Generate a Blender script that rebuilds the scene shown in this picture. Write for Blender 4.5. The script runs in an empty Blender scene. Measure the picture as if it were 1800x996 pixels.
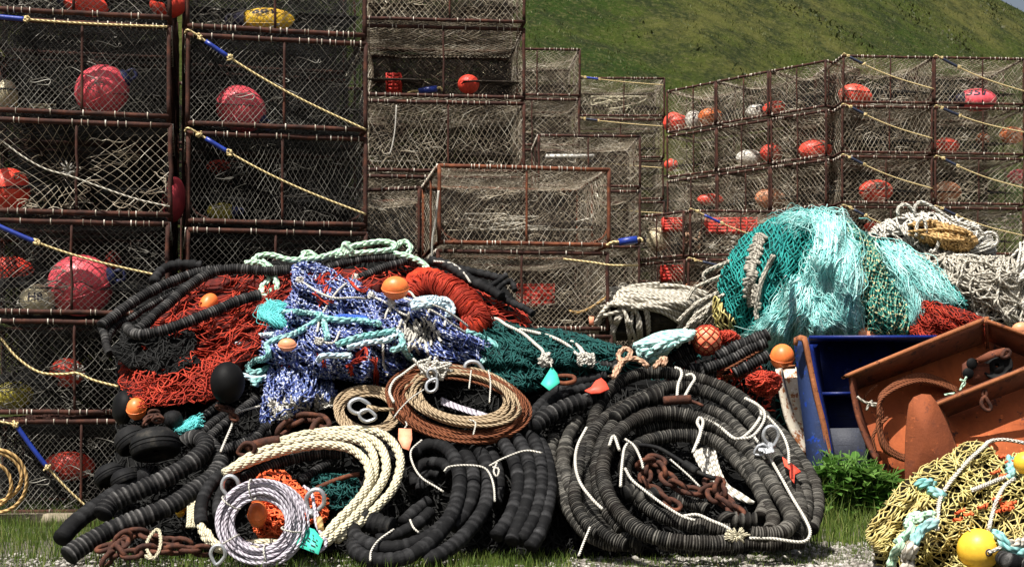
import bpy, bmesh, math, random
import numpy as np
from mathutils import Vector, Matrix
random.seed(7)
RNG = np.random.default_rng(7)
PI = math.pi
sc = bpy.context.scene
COL = sc.collection
FPX, EYE, HZN, CX = 2600.0, 1.1, 700.0, 900.0      # focal length in photo pixels, eye height, horizon row

def P(x, y, Y):
    """A point at depth Y metres that the photograph shows at pixel (x, y)."""
    x = np.asarray(x, float); y = np.asarray(y, float); Y = np.asarray(Y, float)
    return np.stack(np.broadcast_arrays((x-CX)/FPX*Y, Y, EYE-(y-HZN)/FPX*Y), -1)

def ydep(y):                                         # the sloping face of the gear pile
    return 9.85+(996-np.asarray(y, float))*0.0050

CROP = dict(c1=(0,0,2.371), c2=(600,0,2.372), c3=(1140,60,2.371), c4=(0,380,3.112), c5=(0,640,2.798),
            c6=(400,400,2.845), c7=(330,620,2.649), c8=(880,600,2.515), d1=(1000,360,2.93), d2=(1400,340,3.32),
            d3=(1350,540,3.32), d4=(1380,740,3.89), d5=(680,380,3.6), d6=(1100,340,4.529), e7=(180,440,4.98), p=(0,0,1))
def cc(k, pts):
    ox, oy, s = CROP[k]
    return np.array([(ox+a/s, oy+b/s) for a, b in pts], float)

# ---------------------------------------------------------------- numeric helpers
def hash2(ix, iy, seed):
    h = (ix.astype(np.int64)*374761393 + iy.astype(np.int64)*668265263 + seed*1442695041) & 0xffffffff
    h = ((h ^ (h >> 13))*1274126177) & 0xffffffff
    return ((h ^ (h >> 16)) & 0xffff)/65535.0
def vnoise(x, y, seed=0):
    x = np.asarray(x, float); y = np.asarray(y, float)
    ix = np.floor(x); iy = np.floor(y); fx = x-ix; fy = y-iy
    fx = fx*fx*(3-2*fx); fy = fy*fy*(3-2*fy)
    a = hash2(ix, iy, seed); b = hash2(ix+1, iy, seed); c = hash2(ix, iy+1, seed); d = hash2(ix+1, iy+1, seed)
    return (a+(b-a)*fx)*(1-fy)+(c+(d-c)*fx)*fy-0.5
def fbm(x, y, seed=0, octs=3):
    s = 0; a = 1.0
    for k in range(octs):
        s = s+a*vnoise(x*2**k, y*2**k, seed+17*k); a *= .5
    return s

def spline(ctrl, step, closed=False):
    p = np.asarray(ctrl, float); n = len(p)
    if n < 3 and not closed:
        L = np.linalg.norm(p[-1]-p[0]); m = max(2, int(L/step)+1)
        t = np.linspace(0, 1, m)[:, None]; return p[0]*(1-t)+p[-1]*t
    if closed: q = np.vstack([p[-1], p, p[0], p[1]])
    else: q = np.vstack([2*p[0]-p[1], p, 2*p[-1]-p[-2]])
    out = []
    for i in range(1, len(q)-2):
        a, b, c, d = q[i-1], q[i], q[i+1], q[i+2]
        t = np.linspace(0, 1, 24, endpoint=False)[:, None]
        out.append(.5*((2*b)+(-a+c)*t+(2*a-5*b+4*c-d)*t**2+(-a+3*b-3*c+d)*t**3))
    out = np.vstack(out+[q[-2][None]])
    return resample(out, step)
def resample(p, step):
    d = np.r_[0, np.cumsum(np.linalg.norm(np.diff(p, axis=0), axis=1))]
    m = max(2, int(round(d[-1]/step))+1)
    s = np.linspace(0, d[-1], m)
    return np.stack([np.interp(s, d, p[:, k]) for k in range(p.shape[1])], 1)

def frames(p):
    t = np.gradient(p, axis=0); t /= np.maximum(np.linalg.norm(t, axis=1, keepdims=True), 1e-9)
    q = p-p.mean(0)
    w, v = np.linalg.eigh(q.T@q)
    ref = v[:, 0]
    if abs(w[1]) < 1e-7:
        ref = np.array([0, 0, 1.0]) if abs(t[0, 2]) < .9 else np.array([1.0, 0, 0])
    if ref[2] < 0: ref = -ref
    n = np.cross(t, ref); ln = np.linalg.norm(n, axis=1, keepdims=True)
    bad = ln[:, 0] < .05
    if bad.any():
        n[bad] = np.cross(t[bad], np.array([.37, .61, .7])); ln = np.linalg.norm(n, axis=1, keepdims=True)
    n /= np.maximum(ln, 1e-9)
    return t, n, np.cross(n, t)

class MB:
    """Collects geometry; build() links it as ONE mesh object."""
    def __init__(s): s.v = []; s.q = []; s.quv = []; s.t = []; s.n = 0
    def raw(s, v, quads=None, quv=None, tris=None):
        v = np.asarray(v, float).reshape(-1, 3)
        if quads is not None and len(quads):
            quads = np.asarray(quads, int); s.q.append(quads+s.n)
            s.quv.append(np.zeros((len(quads), 4, 2)) if quv is None else quv)
        if tris is not None and len(tris): s.t.append(np.asarray(tris, int)+s.n)
        s.v.append(v); s.n += len(v)
    def tube(s, p, r, sides=6, closed=False, caps=True, u0=0.0, ulen=None, flat=1.0, tilt=None):
        p = np.asarray(p, float); m = len(p)
        if m < 2: return
        _, n, b = frames(p)
        a = np.arange(sides)/sides*2*PI
        r = np.broadcast_to(np.asarray(r, float), (m,))
        ring = p[:, None]+r[:, None, None]*(np.cos(a)[None, :, None]*n[:, None]+flat*np.sin(a)[None, :, None]*b[:, None])
        if tilt is not None: ring = ring+_[:, None]*((tilt[:, :1]*np.cos(a)+tilt[:, 1:]*np.sin(a))*r[:, None])[:, :, None]
        d = np.r_[0, np.cumsum(np.linalg.norm(np.diff(p, axis=0), axis=1))]+u0
        if ulen is not None: d = np.asarray(ulen, float)
        i = np.arange(m-1 if not closed else m); k = np.arange(sides)
        I, K = np.meshgrid(i, k, indexing='ij'); I2 = (I+1) % m; K2 = (K+1) % sides
        quads = np.stack([I*sides+K, I*sides+K2, I2*sides+K2, I2*sides+K], -1).reshape(-1, 4)
        dd = np.r_[d, d[-1]+(d[-1]-d[-2])]
        u1 = dd[I]; u2 = dd[I+1]; v1 = K/sides; v2 = (K+1)/sides
        uv = np.stack([np.stack([u1, v1], -1), np.stack([u1, v2], -1), np.stack([u2, v2], -1), np.stack([u2, v1], -1)], -2).reshape(-1, 4, 2)
        v = ring.reshape(-1, 3); tris = None
        if caps and not closed:
            v = np.vstack([v, p[0], p[-1]]); c0 = m*sides; e = (m-1)*sides
            tris = [(c0, (x+1) % sides, x) for x in range(sides)]+[(c0+1, e+x, e+(x+1) % sides) for x in range(sides)]
        s.raw(v, quads, uv, tris)
    def rope(s, p, R, pitch=None, strands=3, sides=5):
        """A laid rope: twisted strands, each a tube of its own."""
        pitch = pitch or R*7
        p = resample(np.asarray(p, float), pitch/8)
        if len(p) < 3: return
        _, n, b = frames(p)
        u = np.arange(len(p))/8*2*PI; u0 = random.random()*50
        for k in range(strands):
            a = u+2*PI*k/strands
            s.tube(p+R*.5*(np.cos(a)[:, None]*n+np.sin(a)[:, None]*b), R*.56, sides, u0=u0+k*7.3)
    def hose(s, p, r, disc=.03, jit=.06, groove=.80, sides=14, gap=0.0, tilt=.05):
        """A rope threaded with rubber discs, side by side."""
        p = resample(np.asarray(p, float), disc/4)
        m = len(p)//4*4
        if m < 8: return
        p = p[:m]; nd = m//4
        rj = r*(1+jit*(RNG.random(nd)*2-1)+jit*.5*np.sin(np.arange(nd)*.21+random.random()*6))
        big = RNG.random(nd) < .04; rj[big] *= 1.07
        rad = np.repeat(rj, 4).reshape(nd, 4); rad[:, 0] *= groove*(.96+.08*RNG.random(nd)); rad[:, 3] *= .99; rad[:, 1] *= .975
        tl = np.repeat(RNG.normal(0, tilt, (nd, 2)), 4, axis=0)
        s.tube(p, rad.ravel(), sides, ulen=(np.arange(m)/4+random.randint(0, 400)), tilt=tl)
    def box(s, c, d, R=None):
        x, y, z = np.asarray(d, float)/2
        v = np.array([(a*x, b*y, e*z) for a in (-1, 1) for b in (-1, 1) for e in (-1, 1)])
        if R is not None: v = v@np.asarray(R).T
        s.raw(v+np.asarray(c), [(0,1,3,2),(4,6,7,5),(0,4,5,1),(2,3,7,6),(0,2,6,4),(1,5,7,3)])
    def plate(s, pts, th, nrm=None):
        """A polygon of 3D points thickened by th away from the camera."""
        pts = np.asarray(pts, float); n = len(pts)
        if nrm is None:
            nrm = np.zeros(3)
            c = pts.mean(0)
            for i in range(n): nrm = nrm+np.cross(pts[i]-c, pts[(i+1) % n]-c)
        nrm = nrm/np.linalg.norm(nrm)
        if nrm[1] < 0: nrm = -nrm
        b = pts+nrm*th; c = pts.mean(0)
        v = np.vstack([pts, b, c, c+nrm*th])
        tr = []; qd = []
        for i in range(n):
            j = (i+1) % n
            tr += [(2*n, i, j), (2*n+1, n+j, n+i)]; qd.append((i, n+i, n+j, j))
        s.raw(v, qd, None, tr)
    def ball(s, c, rad, seg=24, rings=14, R=None):
        th = np.linspace(0, PI, rings+1)[1:-1]; ph = np.arange(seg)/seg*2*PI
        T, H = np.meshgrid(th, ph, indexing='ij')
        v = np.stack([np.sin(T)*np.cos(H), np.sin(T)*np.sin(H), np.cos(T)], -1).reshape(-1, 3)
        v = np.vstack([v, (0, 0, 1), (0, 0, -1)])*np.asarray(rad, float)
        if R is not None: v = v@np.asarray(R).T
        m = len(th); q = []; t = []
        for i in range(m-1):
            for k in range(seg): q.append((i*seg+k, (i+1)*seg+k, (i+1)*seg+(k+1) % seg, i*seg+(k+1) % seg))
        for k in range(seg):
            t += [(m*seg, k, (k+1) % seg), (m*seg+1, (m-1)*seg+(k+1) % seg, (m-1)*seg+k)]
        s.raw(v+np.asarray(c), q, None, t)
    def lathe(s, prof, c, axis=(0, 0, 1), seg=24):
        """prof: (radius, height) pairs spun about axis through c."""
        ax = Vector(axis).normalized(); R = np.array(ax.to_track_quat('Z', 'Y').to_matrix())
        prof = np.asarray(prof, float); m = len(prof); ph = np.arange(seg)/seg*2*PI
        v = np.stack([prof[:, 0][:, None]*np.cos(ph), prof[:, 0][:, None]*np.sin(ph), np.repeat(prof[:, 1][:, None], seg, 1)], -1).reshape(-1, 3)@R.T+np.asarray(c)
        I, K = np.meshgrid(np.arange(m-1), np.arange(seg), indexing='ij')
        q = np.stack([I*seg+K, I*seg+(K+1) % seg, (I+1)*seg+(K+1) % seg, (I+1)*seg+K], -1).reshape(-1, 4)
        s.raw(v, q)
    def mesh(s, name, off=(0, 0, 0), smooth=True):
        me = bpy.data.meshes.new(name)
        if not s.v: return me
        v = np.vstack(s.v)-np.asarray(off)
        q = np.vstack(s.q) if s.q else np.zeros((0, 4), int)
        t = np.vstack(s.t) if s.t else np.zeros((0, 3), int)
        me.vertices.add(len(v)); me.vertices.foreach_set('co', v.astype(np.float32).ravel())
        nl = len(q)*4+len(t)*3
        me.loops.add(nl); me.loops.foreach_set('vertex_index', np.r_[q.ravel(), t.ravel()].astype(np.int32))
        me.polygons.add(len(q)+len(t))
        st = np.r_[np.arange(len(q))*4, len(q)*4+np.arange(len(t))*3].astype(np.int32)
        me.polygons.foreach_set('loop_start', st)
        if smooth: me.polygons.foreach_set('use_smooth', np.ones(len(q)+len(t), bool))
        uvl = me.uv_layers.new(name='UVMap')
        uv = np.zeros((nl, 2), np.float32)
        if s.quv: uv[:len(q)*4] = np.vstack(s.quv).reshape(-1, 2)
        uvl.data.foreach_set('uv', uv.ravel())
        me.update(calc_edges=True); me.validate()
        return me
    def base(s):
        v = np.vstack(s.v); lo = v.min(0); hi = v.max(0)
        return np.array([(lo[0]+hi[0])/2, (lo[1]+hi[1])/2, lo[2]])

def link(name, me, m, parent=None, loc=None):
    o = bpy.data.objects.new(name, me); COL.objects.link(o)
    if m is not None and not me.materials: me.materials.append(m)
    if parent is not None: o.parent = parent
    if loc is not None: o.location = loc
    return o
def tag(o, label, cat, group=None, kind=None):
    if label: o['label'] = label
    if cat: o['category'] = cat
    if group: o['group'] = group
    if kind: o['kind'] = kind
    return o
def thing(name, label, cat, loc=(0, 0, 0), group=None):
    o = bpy.data.objects.new(name, None); COL.objects.link(o); o.location = loc
    o.empty_display_size = .1
    return tag(o, label, cat, group)
def part(name, mb, m, root, smooth=True, label=None):
    """A child mesh whose points were given in world space."""
    off = np.array(root.location)
    r = root
    while r.parent is not None: r = r.parent; off = off+np.array(r.location)
    o = link(name, mb.mesh(name, off, smooth), m, root)
    if label: o['label'] = label
    return o
def solo(name, mb, m, label, cat, group=None, smooth=True, kind=None):
    b = mb.base()
    o = link(name, mb.mesh(name, b, smooth), m, None, b)
    return tag(o, label, cat, group, kind)

# ---------------------------------------------------------------- materials
def newmat(name):
    m = bpy.data.materials.new(name); m.use_nodes = True
    nt = m.node_tree; b = nt.nodes['Principled BSDF']
    return m, nt, b
def nd(nt, typ, **kw):
    n = nt.nodes.new(typ)
    for k, v in kw.items(): setattr(n, k, v)
    return n
def ramp(nt, fac, stops):
    r = nd(nt, 'ShaderNodeValToRGB'); e = r.color_ramp.elements
    while len(e) < len(stops): e.new(.5)
    for i, (p, c) in enumerate(stops):
        e[i].position = p; e[i].color = (*c, 1)
    nt.links.new(fac, r.inputs[0]); return r.outputs[0]
def noise(nt, vec, scale, detail=4, rough=.6):
    n = nd(nt, 'ShaderNodeTexNoise'); n.inputs['Scale'].default_value = scale
    n.inputs['Detail'].default_value = detail; n.inputs['Roughness'].default_value = rough
    if vec is not None: nt.links.new(vec, n.inputs['Vector'])
    return n.outputs['Fac']
def objco(nt): return nd(nt, 'ShaderNodeTexCoord').outputs['Object']
def mix(nt, fac, a, b, mode='MIX'):
    m = nd(nt, 'ShaderNodeMix', data_type='RGBA', blend_type=mode)
    for sock, val in ((m.inputs[0], fac), (m.inputs[6], a), (m.inputs[7], b)):
        if isinstance(val, (tuple, list)): sock.default_value = (*val, 1)
        elif isinstance(val, (int, float)): sock.default_value = val
        else: nt.links.new(val, sock)
    return m.outputs[2]
def mth(nt, op, a, b=None, c=None):
    m = nd(nt, 'ShaderNodeMath', operation=op)
    for i, v in enumerate((a, b, c)):
        if v is None: continue
        if isinstance(v, (int, float)): m.inputs[i].default_value = v
        else: nt.links.new(v, m.inputs[i])
    return m.outputs[0]
def bump(nt, b, h, strength=.5, dist=.01):
    n = nd(nt, 'ShaderNodeBump'); n.inputs['Strength'].default_value = strength; n.inputs['Distance'].default_value = dist
    nt.links.new(h, n.inputs['Height']); nt.links.new(n.outputs[0], b.inputs['Normal'])

def m_rough(name, stops, scale=6, rough=.8, bmp=.4, bscale=40, spec=.3, metal=0, bdist=.006):
    """Mottled solid: colour stops over noise, plus fine bump."""
    m, nt, b = newmat(name); co = objco(nt)
    f = noise(nt, co, scale, 6, .65)
    nt.links.new(ramp(nt, f, stops), b.inputs['Base Color'])
    b.inputs['Roughness'].default_value = rough; b.inputs['Specular IOR Level'].default_value = spec
    b.inputs['Metallic'].default_value = metal
    if bmp: bump(nt, b, noise(nt, co, bscale, 4, .6), bmp, bdist)
    return m
def m_rope(name, c1, c2, freq=14, lay=3, dirt=.35, rough=.85, dirtcol=None):
    """Laid rope: grooves spiral round the tube (UV: metres along, turns round)."""
    m, nt, b = newmat(name)
    uv = nd(nt, 'ShaderNodeUVMap'); sp = nd(nt, 'ShaderNodeSeparateXYZ'); nt.links.new(uv.outputs[0], sp.inputs[0])
    ph = mth(nt, 'ADD', mth(nt, 'MULTIPLY', sp.outputs[0], freq*2*PI), mth(nt, 'MULTIPLY', sp.outputs[1], lay*2*PI))
    s = mth(nt, 'MULTIPLY_ADD', mth(nt, 'SINE', ph), .5, .5)
    col = ramp(nt, s, [(.05, c2), (.45, c1)])
    f = noise(nt, objco(nt), 9, 5, .7)
    d = dirtcol or tuple(x*.35 for x in c2)
    fac = nd(nt, 'ShaderNodeMapRange'); nt.links.new(f, fac.inputs[0])
    fac.inputs[1].default_value = .42; fac.inputs[2].default_value = .78; fac.inputs[3].default_value = 0; fac.inputs[4].default_value = dirt
    nt.links.new(mix(nt, fac.outputs[0], col, d), b.inputs['Base Color'])
    b.inputs['Roughness'].default_value = rough; b.inputs['Specular IOR Level'].default_value = .25
    bump(nt, b, s, .8, .006)
    return m
def m_twine(name, stops, us=25, vs=0.0, patch=3.0, patchcol=None, pfac=.5, rough=.8, spec=.25):
    """Net twine: colour changes along each strand, with broad patches of patchcol."""
    m, nt, b = newmat(name)
    uv = nd(nt, 'ShaderNodeUVMap')
    mp = nd(nt, 'ShaderNodeMapping'); mp.inputs['Scale'].default_value = (us, vs, 1); nt.links.new(uv.outputs[0], mp.inputs[0])
    f = noise(nt, mp.outputs[0], 1.0, 2, .5)
    col = ramp(nt, f, stops)
    if patchcol:
        g = noise(nt, objco(nt), patch, 4, .6)
        mr = nd(nt, 'ShaderNodeMapRange'); nt.links.new(g, mr.inputs[0])
        mr.inputs[1].default_value = .45; mr.inputs[2].default_value = .7; mr.inputs[3].default_value = 0; mr.inputs[4].default_value = pfac
        col = mix(nt, mr.outputs[0], col, patchcol)
    nt.links.new(col, b.inputs['Base Color'])
    b.inputs['Roughness'].default_value = rough; b.inputs['Specular IOR Level'].default_value = spec
    return m
def m_disc(name, dark, light, disc, rough=.75, worn=.5, brown=None):
    """Rubber discs: each disc its own grey, edges worn pale."""
    m, nt, b = newmat(name)
    uv = nd(nt, 'ShaderNodeUVMap'); sp = nd(nt, 'ShaderNodeSeparateXYZ'); nt.links.new(uv.outputs[0], sp.inputs[0])
    k = mth(nt, 'FLOOR', sp.outputs[0]); fr = mth(nt, 'FRACT', sp.outputs[0])
    wn = nd(nt, 'ShaderNodeTexWhiteNoise', noise_dimensions='1D'); nt.links.new(k, wn.inputs['W'])
    co = objco(nt)
    g = noise(nt, co, 22, 6, .75)
    rim = ramp(nt, fr, [(.30, (0,0,0)), (.62, (1,1,1)), (.82, (1,1,1)), (.97, (0,0,0))])
    v = mth(nt, 'MULTIPLY_ADD', wn.outputs['Value'], .30, mth(nt, 'MULTIPLY', g, .62))
    v = mth(nt, 'ADD', v, mth(nt, 'MULTIPLY', rim, worn*.45))
    col = ramp(nt, v, [(.48, dark), (.74, tuple(a*.75+c*.25 for a, c in zip(dark, light))), (.95, light)])
    if brown:
        h = noise(nt, co, 2.2, 4, .6)
        mr = nd(nt, 'ShaderNodeMapRange'); nt.links.new(h, mr.inputs[0])
        mr.inputs[1].default_value = .45; mr.inputs[2].default_value = .7; mr.inputs[3].default_value = 0; mr.inputs[4].default_value = .4
        col = mix(nt, mr.outputs[0], col, brown)
    nt.links.new(col, b.inputs['Base Color'])
    b.inputs['Roughness'].default_value = rough; b.inputs['Specular IOR Level'].default_value = .14
    bump(nt, b, noise(nt, co, 90, 4, .7), .5, .006)
    return m

M = {}
M['rust_pipe'] = m_rough('rusted steel pipe', [(.3, (.014,.006,.005)), (.5, (.040,.014,.009)), (.7, (.10,.032,.017))], 7, .85, .5, 60)
M['rust_bright'] = m_rough('orange rusted pipe', [(.3, (.04,.013,.008)), (.5, (.11,.034,.016)), (.7, (.25,.08,.03))], 7, .85, .5, 60)
M['netting'] = m_twine('pale pot netting', [(.34, (.07,.050,.034)), (.5, (.34,.285,.205)), (.66, (.80,.74,.62))], 2.2, 0, 2.6, (.055,.034,.022), .9)  # ramp contrast widened to put sun and shade into the strands
M['netting_grey'] = m_twine('shaded grey pot netting', [(.36, (.018,.016,.014)), (.55, (.17,.16,.135)), (.68, (.74,.71,.64))], 1.6, 0, 1.8, (.035,.03,.028), .9)  # darker copy of the netting, shade of the left stacks put into its colour
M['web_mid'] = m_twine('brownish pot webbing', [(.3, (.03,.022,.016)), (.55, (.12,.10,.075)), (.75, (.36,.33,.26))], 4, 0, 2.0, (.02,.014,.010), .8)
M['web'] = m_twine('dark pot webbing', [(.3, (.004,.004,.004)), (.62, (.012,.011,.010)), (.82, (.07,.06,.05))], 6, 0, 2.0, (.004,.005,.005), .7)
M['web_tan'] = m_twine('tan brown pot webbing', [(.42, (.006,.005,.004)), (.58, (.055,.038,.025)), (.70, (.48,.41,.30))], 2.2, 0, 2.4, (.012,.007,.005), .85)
M['lacing'] = m_rough('white lacing', [(.35, (.16,.13,.10)), (.5, (.42,.38,.31)), (.65, (.75,.70,.62))], 9, .85, 0)
M['strip_white'] = m_rough('white plastic', [(.3, (.6,.57,.5)), (.7, (.8,.78,.74))], 9, .5, 0)
M['tie'] = m_rope('yellow tie rope', (.74,.60,.32), (.36,.24,.09), 22, 3, .25)
M['sleeve'] = m_rough('blue hose sleeve', [(.3, (.008,.02,.16)), (.7, (.015,.045,.33))], 12, .4, .2, 60, .5)
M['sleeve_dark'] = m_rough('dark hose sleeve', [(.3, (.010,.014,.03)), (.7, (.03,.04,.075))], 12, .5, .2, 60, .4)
def m_float(name, c, c2, scuff):
    m, nt, b = newmat(name); co = objco(nt)
    f = noise(nt, co, 7, 6, .7)
    col = ramp(nt, f, [(.3, c2), (.55, c), (.72, c), (.86, scuff)])
    nt.links.new(col, b.inputs['Base Color']); b.inputs['Roughness'].default_value = .42
    b.inputs['Specular IOR Level'].default_value = .4
    gr = noise(nt, co, 2.6, 5, .7); nt.links.new(mix(nt, ramp(nt, gr, [(.50, (0,0,0)), (.72, (.55,.55,.55))]), col, tuple(x*.28+.02 for x in c2)), b.inputs['Base Color'])
    bump(nt, b, noise(nt, co, 55, 4, .6), .25, .004)
    return m
M['f_pink'] = m_float('pink red float', (.85,.11,.14), (.55,.05,.07), (.85,.35,.33))
M['f_red'] = m_float('red float', (.90,.085,.050), (.66,.045,.03), (.85,.3,.22))
M['f_orange'] = m_float('orange float', (.90,.22,.05), (.68,.13,.035), (.88,.45,.25))
M['f_peach'] = m_float('faded orange float', (.80,.33,.17), (.62,.20,.09), (.85,.55,.38))
M['f_white'] = m_float('white float', (.84,.81,.74), (.66,.60,.50), (.88,.86,.82))
M['f_cream'] = m_float('cream float', (.72,.63,.42), (.45,.37,.22), (.8,.75,.6))
M['f_yellow'] = m_float('yellow float', (.80,.50,.03), (.55,.28,.02), (.85,.65,.2))
M['f_amber'] = m_float('golden yellow float', (.83,.52,.045), (.72,.38,.03), (.85,.62,.2))
M['f_olive'] = m_float('olive yellow float', (.42,.36,.05), (.25,.2,.03), (.5,.45,.15))
M['cap_blue'] = m_rough('navy float end', [(.3, (.01,.012,.045)), (.7, (.025,.03,.10))], 15, .5, .2)
M['ink'] = m_rough('black marking paint', [(.3, (.010,.009,.02)), (.7, (.03,.025,.05))], 15, .6, 0)
M['rubber'] = m_rough('black rubber', [(.35, (.005,.005,.006)), (.55, (.012,.012,.012)), (.75, (.05,.045,.038))], 9, .7, .5, 50, .12)
M['bobbin'] = m_rough('smooth black plastic', [(.3, (.003,.003,.0035)), (.7, (.009,.009,.009))], 5, .6, .15, 60, .10)
M['disc'] = m_disc('black rubber discs', (.0035,.0035,.004), (.15,.145,.14), .03, worn=.6)
M['disc_brown'] = m_disc('worn brownish rubber discs', (.0035,.0034,.0033), (.15,.142,.125), .03, worn=.75, brown=(.016,.010,.006))
M['disc_smooth'] = m_disc('smooth black rubber hose', (.005,.005,.0055), (.085,.085,.088), .06, worn=.28)
M['cream_rope'] = m_rope('cream braided rope', (.66,.61,.44), (.42,.37,.25), 34, 5, .45)
M['white_rope'] = m_rope('white rope', (.64,.62,.56), (.30,.27,.22), 18, 3, .35)
M['grey_rope'] = m_rope('weathered grey rope', (.52,.49,.42), (.22,.19,.145), 16, 3, .5)
M['lace_grey'] = m_rope('weathered grey lacing', (.40,.37,.31), (.14,.13,.11), 16, 3, .6)
M['line'] = m_rope('white cord', (.62,.60,.54), (.38,.35,.30), 46, 3, .45)
M['tan_rope'] = m_rope('tan rope', (.55,.36,.15), (.25,.14,.05), 16, 3, .4)
M['pink_rope'] = m_rope('faded pinkish rope', (.52,.33,.22), (.26,.14,.09), 14, 3, .4)
M['teal_rope'] = m_rope('turquoise rope', (.22,.50,.48), (.06,.22,.22), 14, 3, .75, dirtcol=(.42,.48,.48))
M['pale_teal_rope'] = m_rope('pale turquoise rope', (.45,.70,.66), (.16,.38,.36), 14, 3, .4, dirtcol=(.6,.6,.55))
M['ice_rope'] = m_rope('pale blue white rope', (.60,.72,.74), (.22,.36,.42), 14, 3, .5, dirtcol=(.16,.22,.40))
M['green_rope'] = m_rope('pale green rope', (.52,.68,.50), (.20,.36,.26), 14, 3, .4, dirtcol=(.30,.55,.52))
M['blue_rope'] = m_rope('bright blue whipping', (.05,.14,.55), (.02,.05,.28), 60, 1, .2)
M['cable_tan'] = m_rope('tan wire cable', (.42,.32,.20), (.16,.105,.06), 26, 5, .4, .6)
M['cable_rust'] = m_rope('rusted wire cable', (.20,.065,.025), (.075,.022,.010), 26, 5, .4, .8)
M['cable_lilac'] = m_rope('greyish lilac wire rope', (.55,.52,.58), (.34,.31,.37), 26, 4, .5, .55, dirtcol=(.20,.14,.16))
M['galv'] = m_rough('galvanised steel', [(.3, (.30,.31,.33)), (.7, (.58,.60,.62))], 12, .4, .2, 60, .5, .6)
M['rust'] = m_rough('rusted iron', [(.3, (.018,.007,.005)), (.5, (.055,.020,.012)), (.72, (.15,.05,.024))], 14, .85, .6, 50)
M['red_net'] = m_twine('red net twine', [(.3, (.13,.010,.006)), (.52, (.40,.035,.016)), (.78, (.62,.12,.06))], 7, 0, 4, (.16,.012,.008), .7)
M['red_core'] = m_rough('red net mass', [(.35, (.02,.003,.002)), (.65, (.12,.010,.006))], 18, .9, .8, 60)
M['orange_net'] = m_twine('orange net twine', [(.3, (.55,.07,.02)), (.7, (.82,.18,.06))], 9, 0, 4, (.5,.05,.02), .5)
M['blue_net'] = m_twine('blue and white net twine', [(.34, (.012,.018,.10)), (.44, (.035,.055,.20)), (.51, (.09,.13,.31)), (.55, (.46,.50,.62)), (.8, (.72,.74,.78))], 20, 0, 5.5, (.022,.032,.16), .65)
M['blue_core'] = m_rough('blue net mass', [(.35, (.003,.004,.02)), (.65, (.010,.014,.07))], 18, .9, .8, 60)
M['teal_net'] = m_twine('teal net twine', [(.3, (.008,.15,.14)), (.6, (.025,.30,.27)), (.85, (.12,.45,.40))], 14, 0, 3, (.01,.14,.14), .5)
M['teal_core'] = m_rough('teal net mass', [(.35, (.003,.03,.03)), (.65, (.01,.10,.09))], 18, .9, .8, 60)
M['tan_green_net'] = m_twine('green and straw net twine', [(.38, (.012,.11,.09)), (.5, (.03,.22,.18)), (.58, (.55,.46,.25))], 20, 0, 3, (.03,.16,.12), .4)
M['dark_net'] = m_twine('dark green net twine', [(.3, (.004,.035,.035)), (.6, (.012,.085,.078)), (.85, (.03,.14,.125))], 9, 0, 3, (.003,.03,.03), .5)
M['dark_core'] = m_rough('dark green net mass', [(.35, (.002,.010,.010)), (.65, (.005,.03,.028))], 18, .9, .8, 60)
M['fibre'] = m_twine('frayed turquoise fibre', [(.28, (.06,.30,.30)), (.46, (.26,.64,.61)), (.64, (.74,.92,.90))], 1.5, 0, 3, (.12,.44,.43), .6, .6)
M['fibre_teal'] = m_twine('frayed bright turquoise fibre', [(.25, (.05,.42,.44)), (.75, (.22,.72,.70))], 5, 0, 5, (.07,.45,.45), .5, .6)
M['black_net'] = m_twine('black net twine', [(.3, (.004,.004,.004)), (.7, (.014,.014,.013)), (.9, (.07,.065,.06))], 9, 0, 3, (.003,.003,.003), .6)
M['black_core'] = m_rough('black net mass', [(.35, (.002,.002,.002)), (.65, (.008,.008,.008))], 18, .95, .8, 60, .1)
M['yellow_net'] = m_twine('yellow net twine', [(.3, (.24,.18,.05)), (.5, (.55,.47,.17)), (.75, (.76,.71,.40))], 12, 0, 3, (.34,.24,.10), .6)
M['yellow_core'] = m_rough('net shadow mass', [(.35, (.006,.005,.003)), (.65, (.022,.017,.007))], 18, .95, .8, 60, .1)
M['rope_core'] = m_rough('dark rope mass', [(.35, (.012,.011,.009)), (.65, (.05,.044,.035))], 18, .95, .8, 60, .1)  # dark core so the gaps between the ropes stay dark
M['tag_green'] = m_rough('green plastic tag', [(.3, (.03,.42,.30)), (.7, (.06,.55,.40))], 8, .5, .1)
M['tag_red'] = m_rough('red plastic tag', [(.3, (.68,.05,.03)), (.7, (.85,.12,.07))], 8, .5, .1)
M['tag_orange'] = m_rough('faded orange tag', [(.3, (.72,.20,.10)), (.7, (.85,.38,.24))], 8, .6, .1)
M['crate_red'] = m_rough('red plastic crate', [(.3, (.42,.02,.015)), (.7, (.75,.06,.04))], 20, .6, .3)
M['timber'] = m_rough('weathered timber', [(.3, (.13,.105,.07)), (.5, (.25,.21,.15)), (.7, (.36,.31,.23))], 9, .9, .5, 50)

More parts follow.
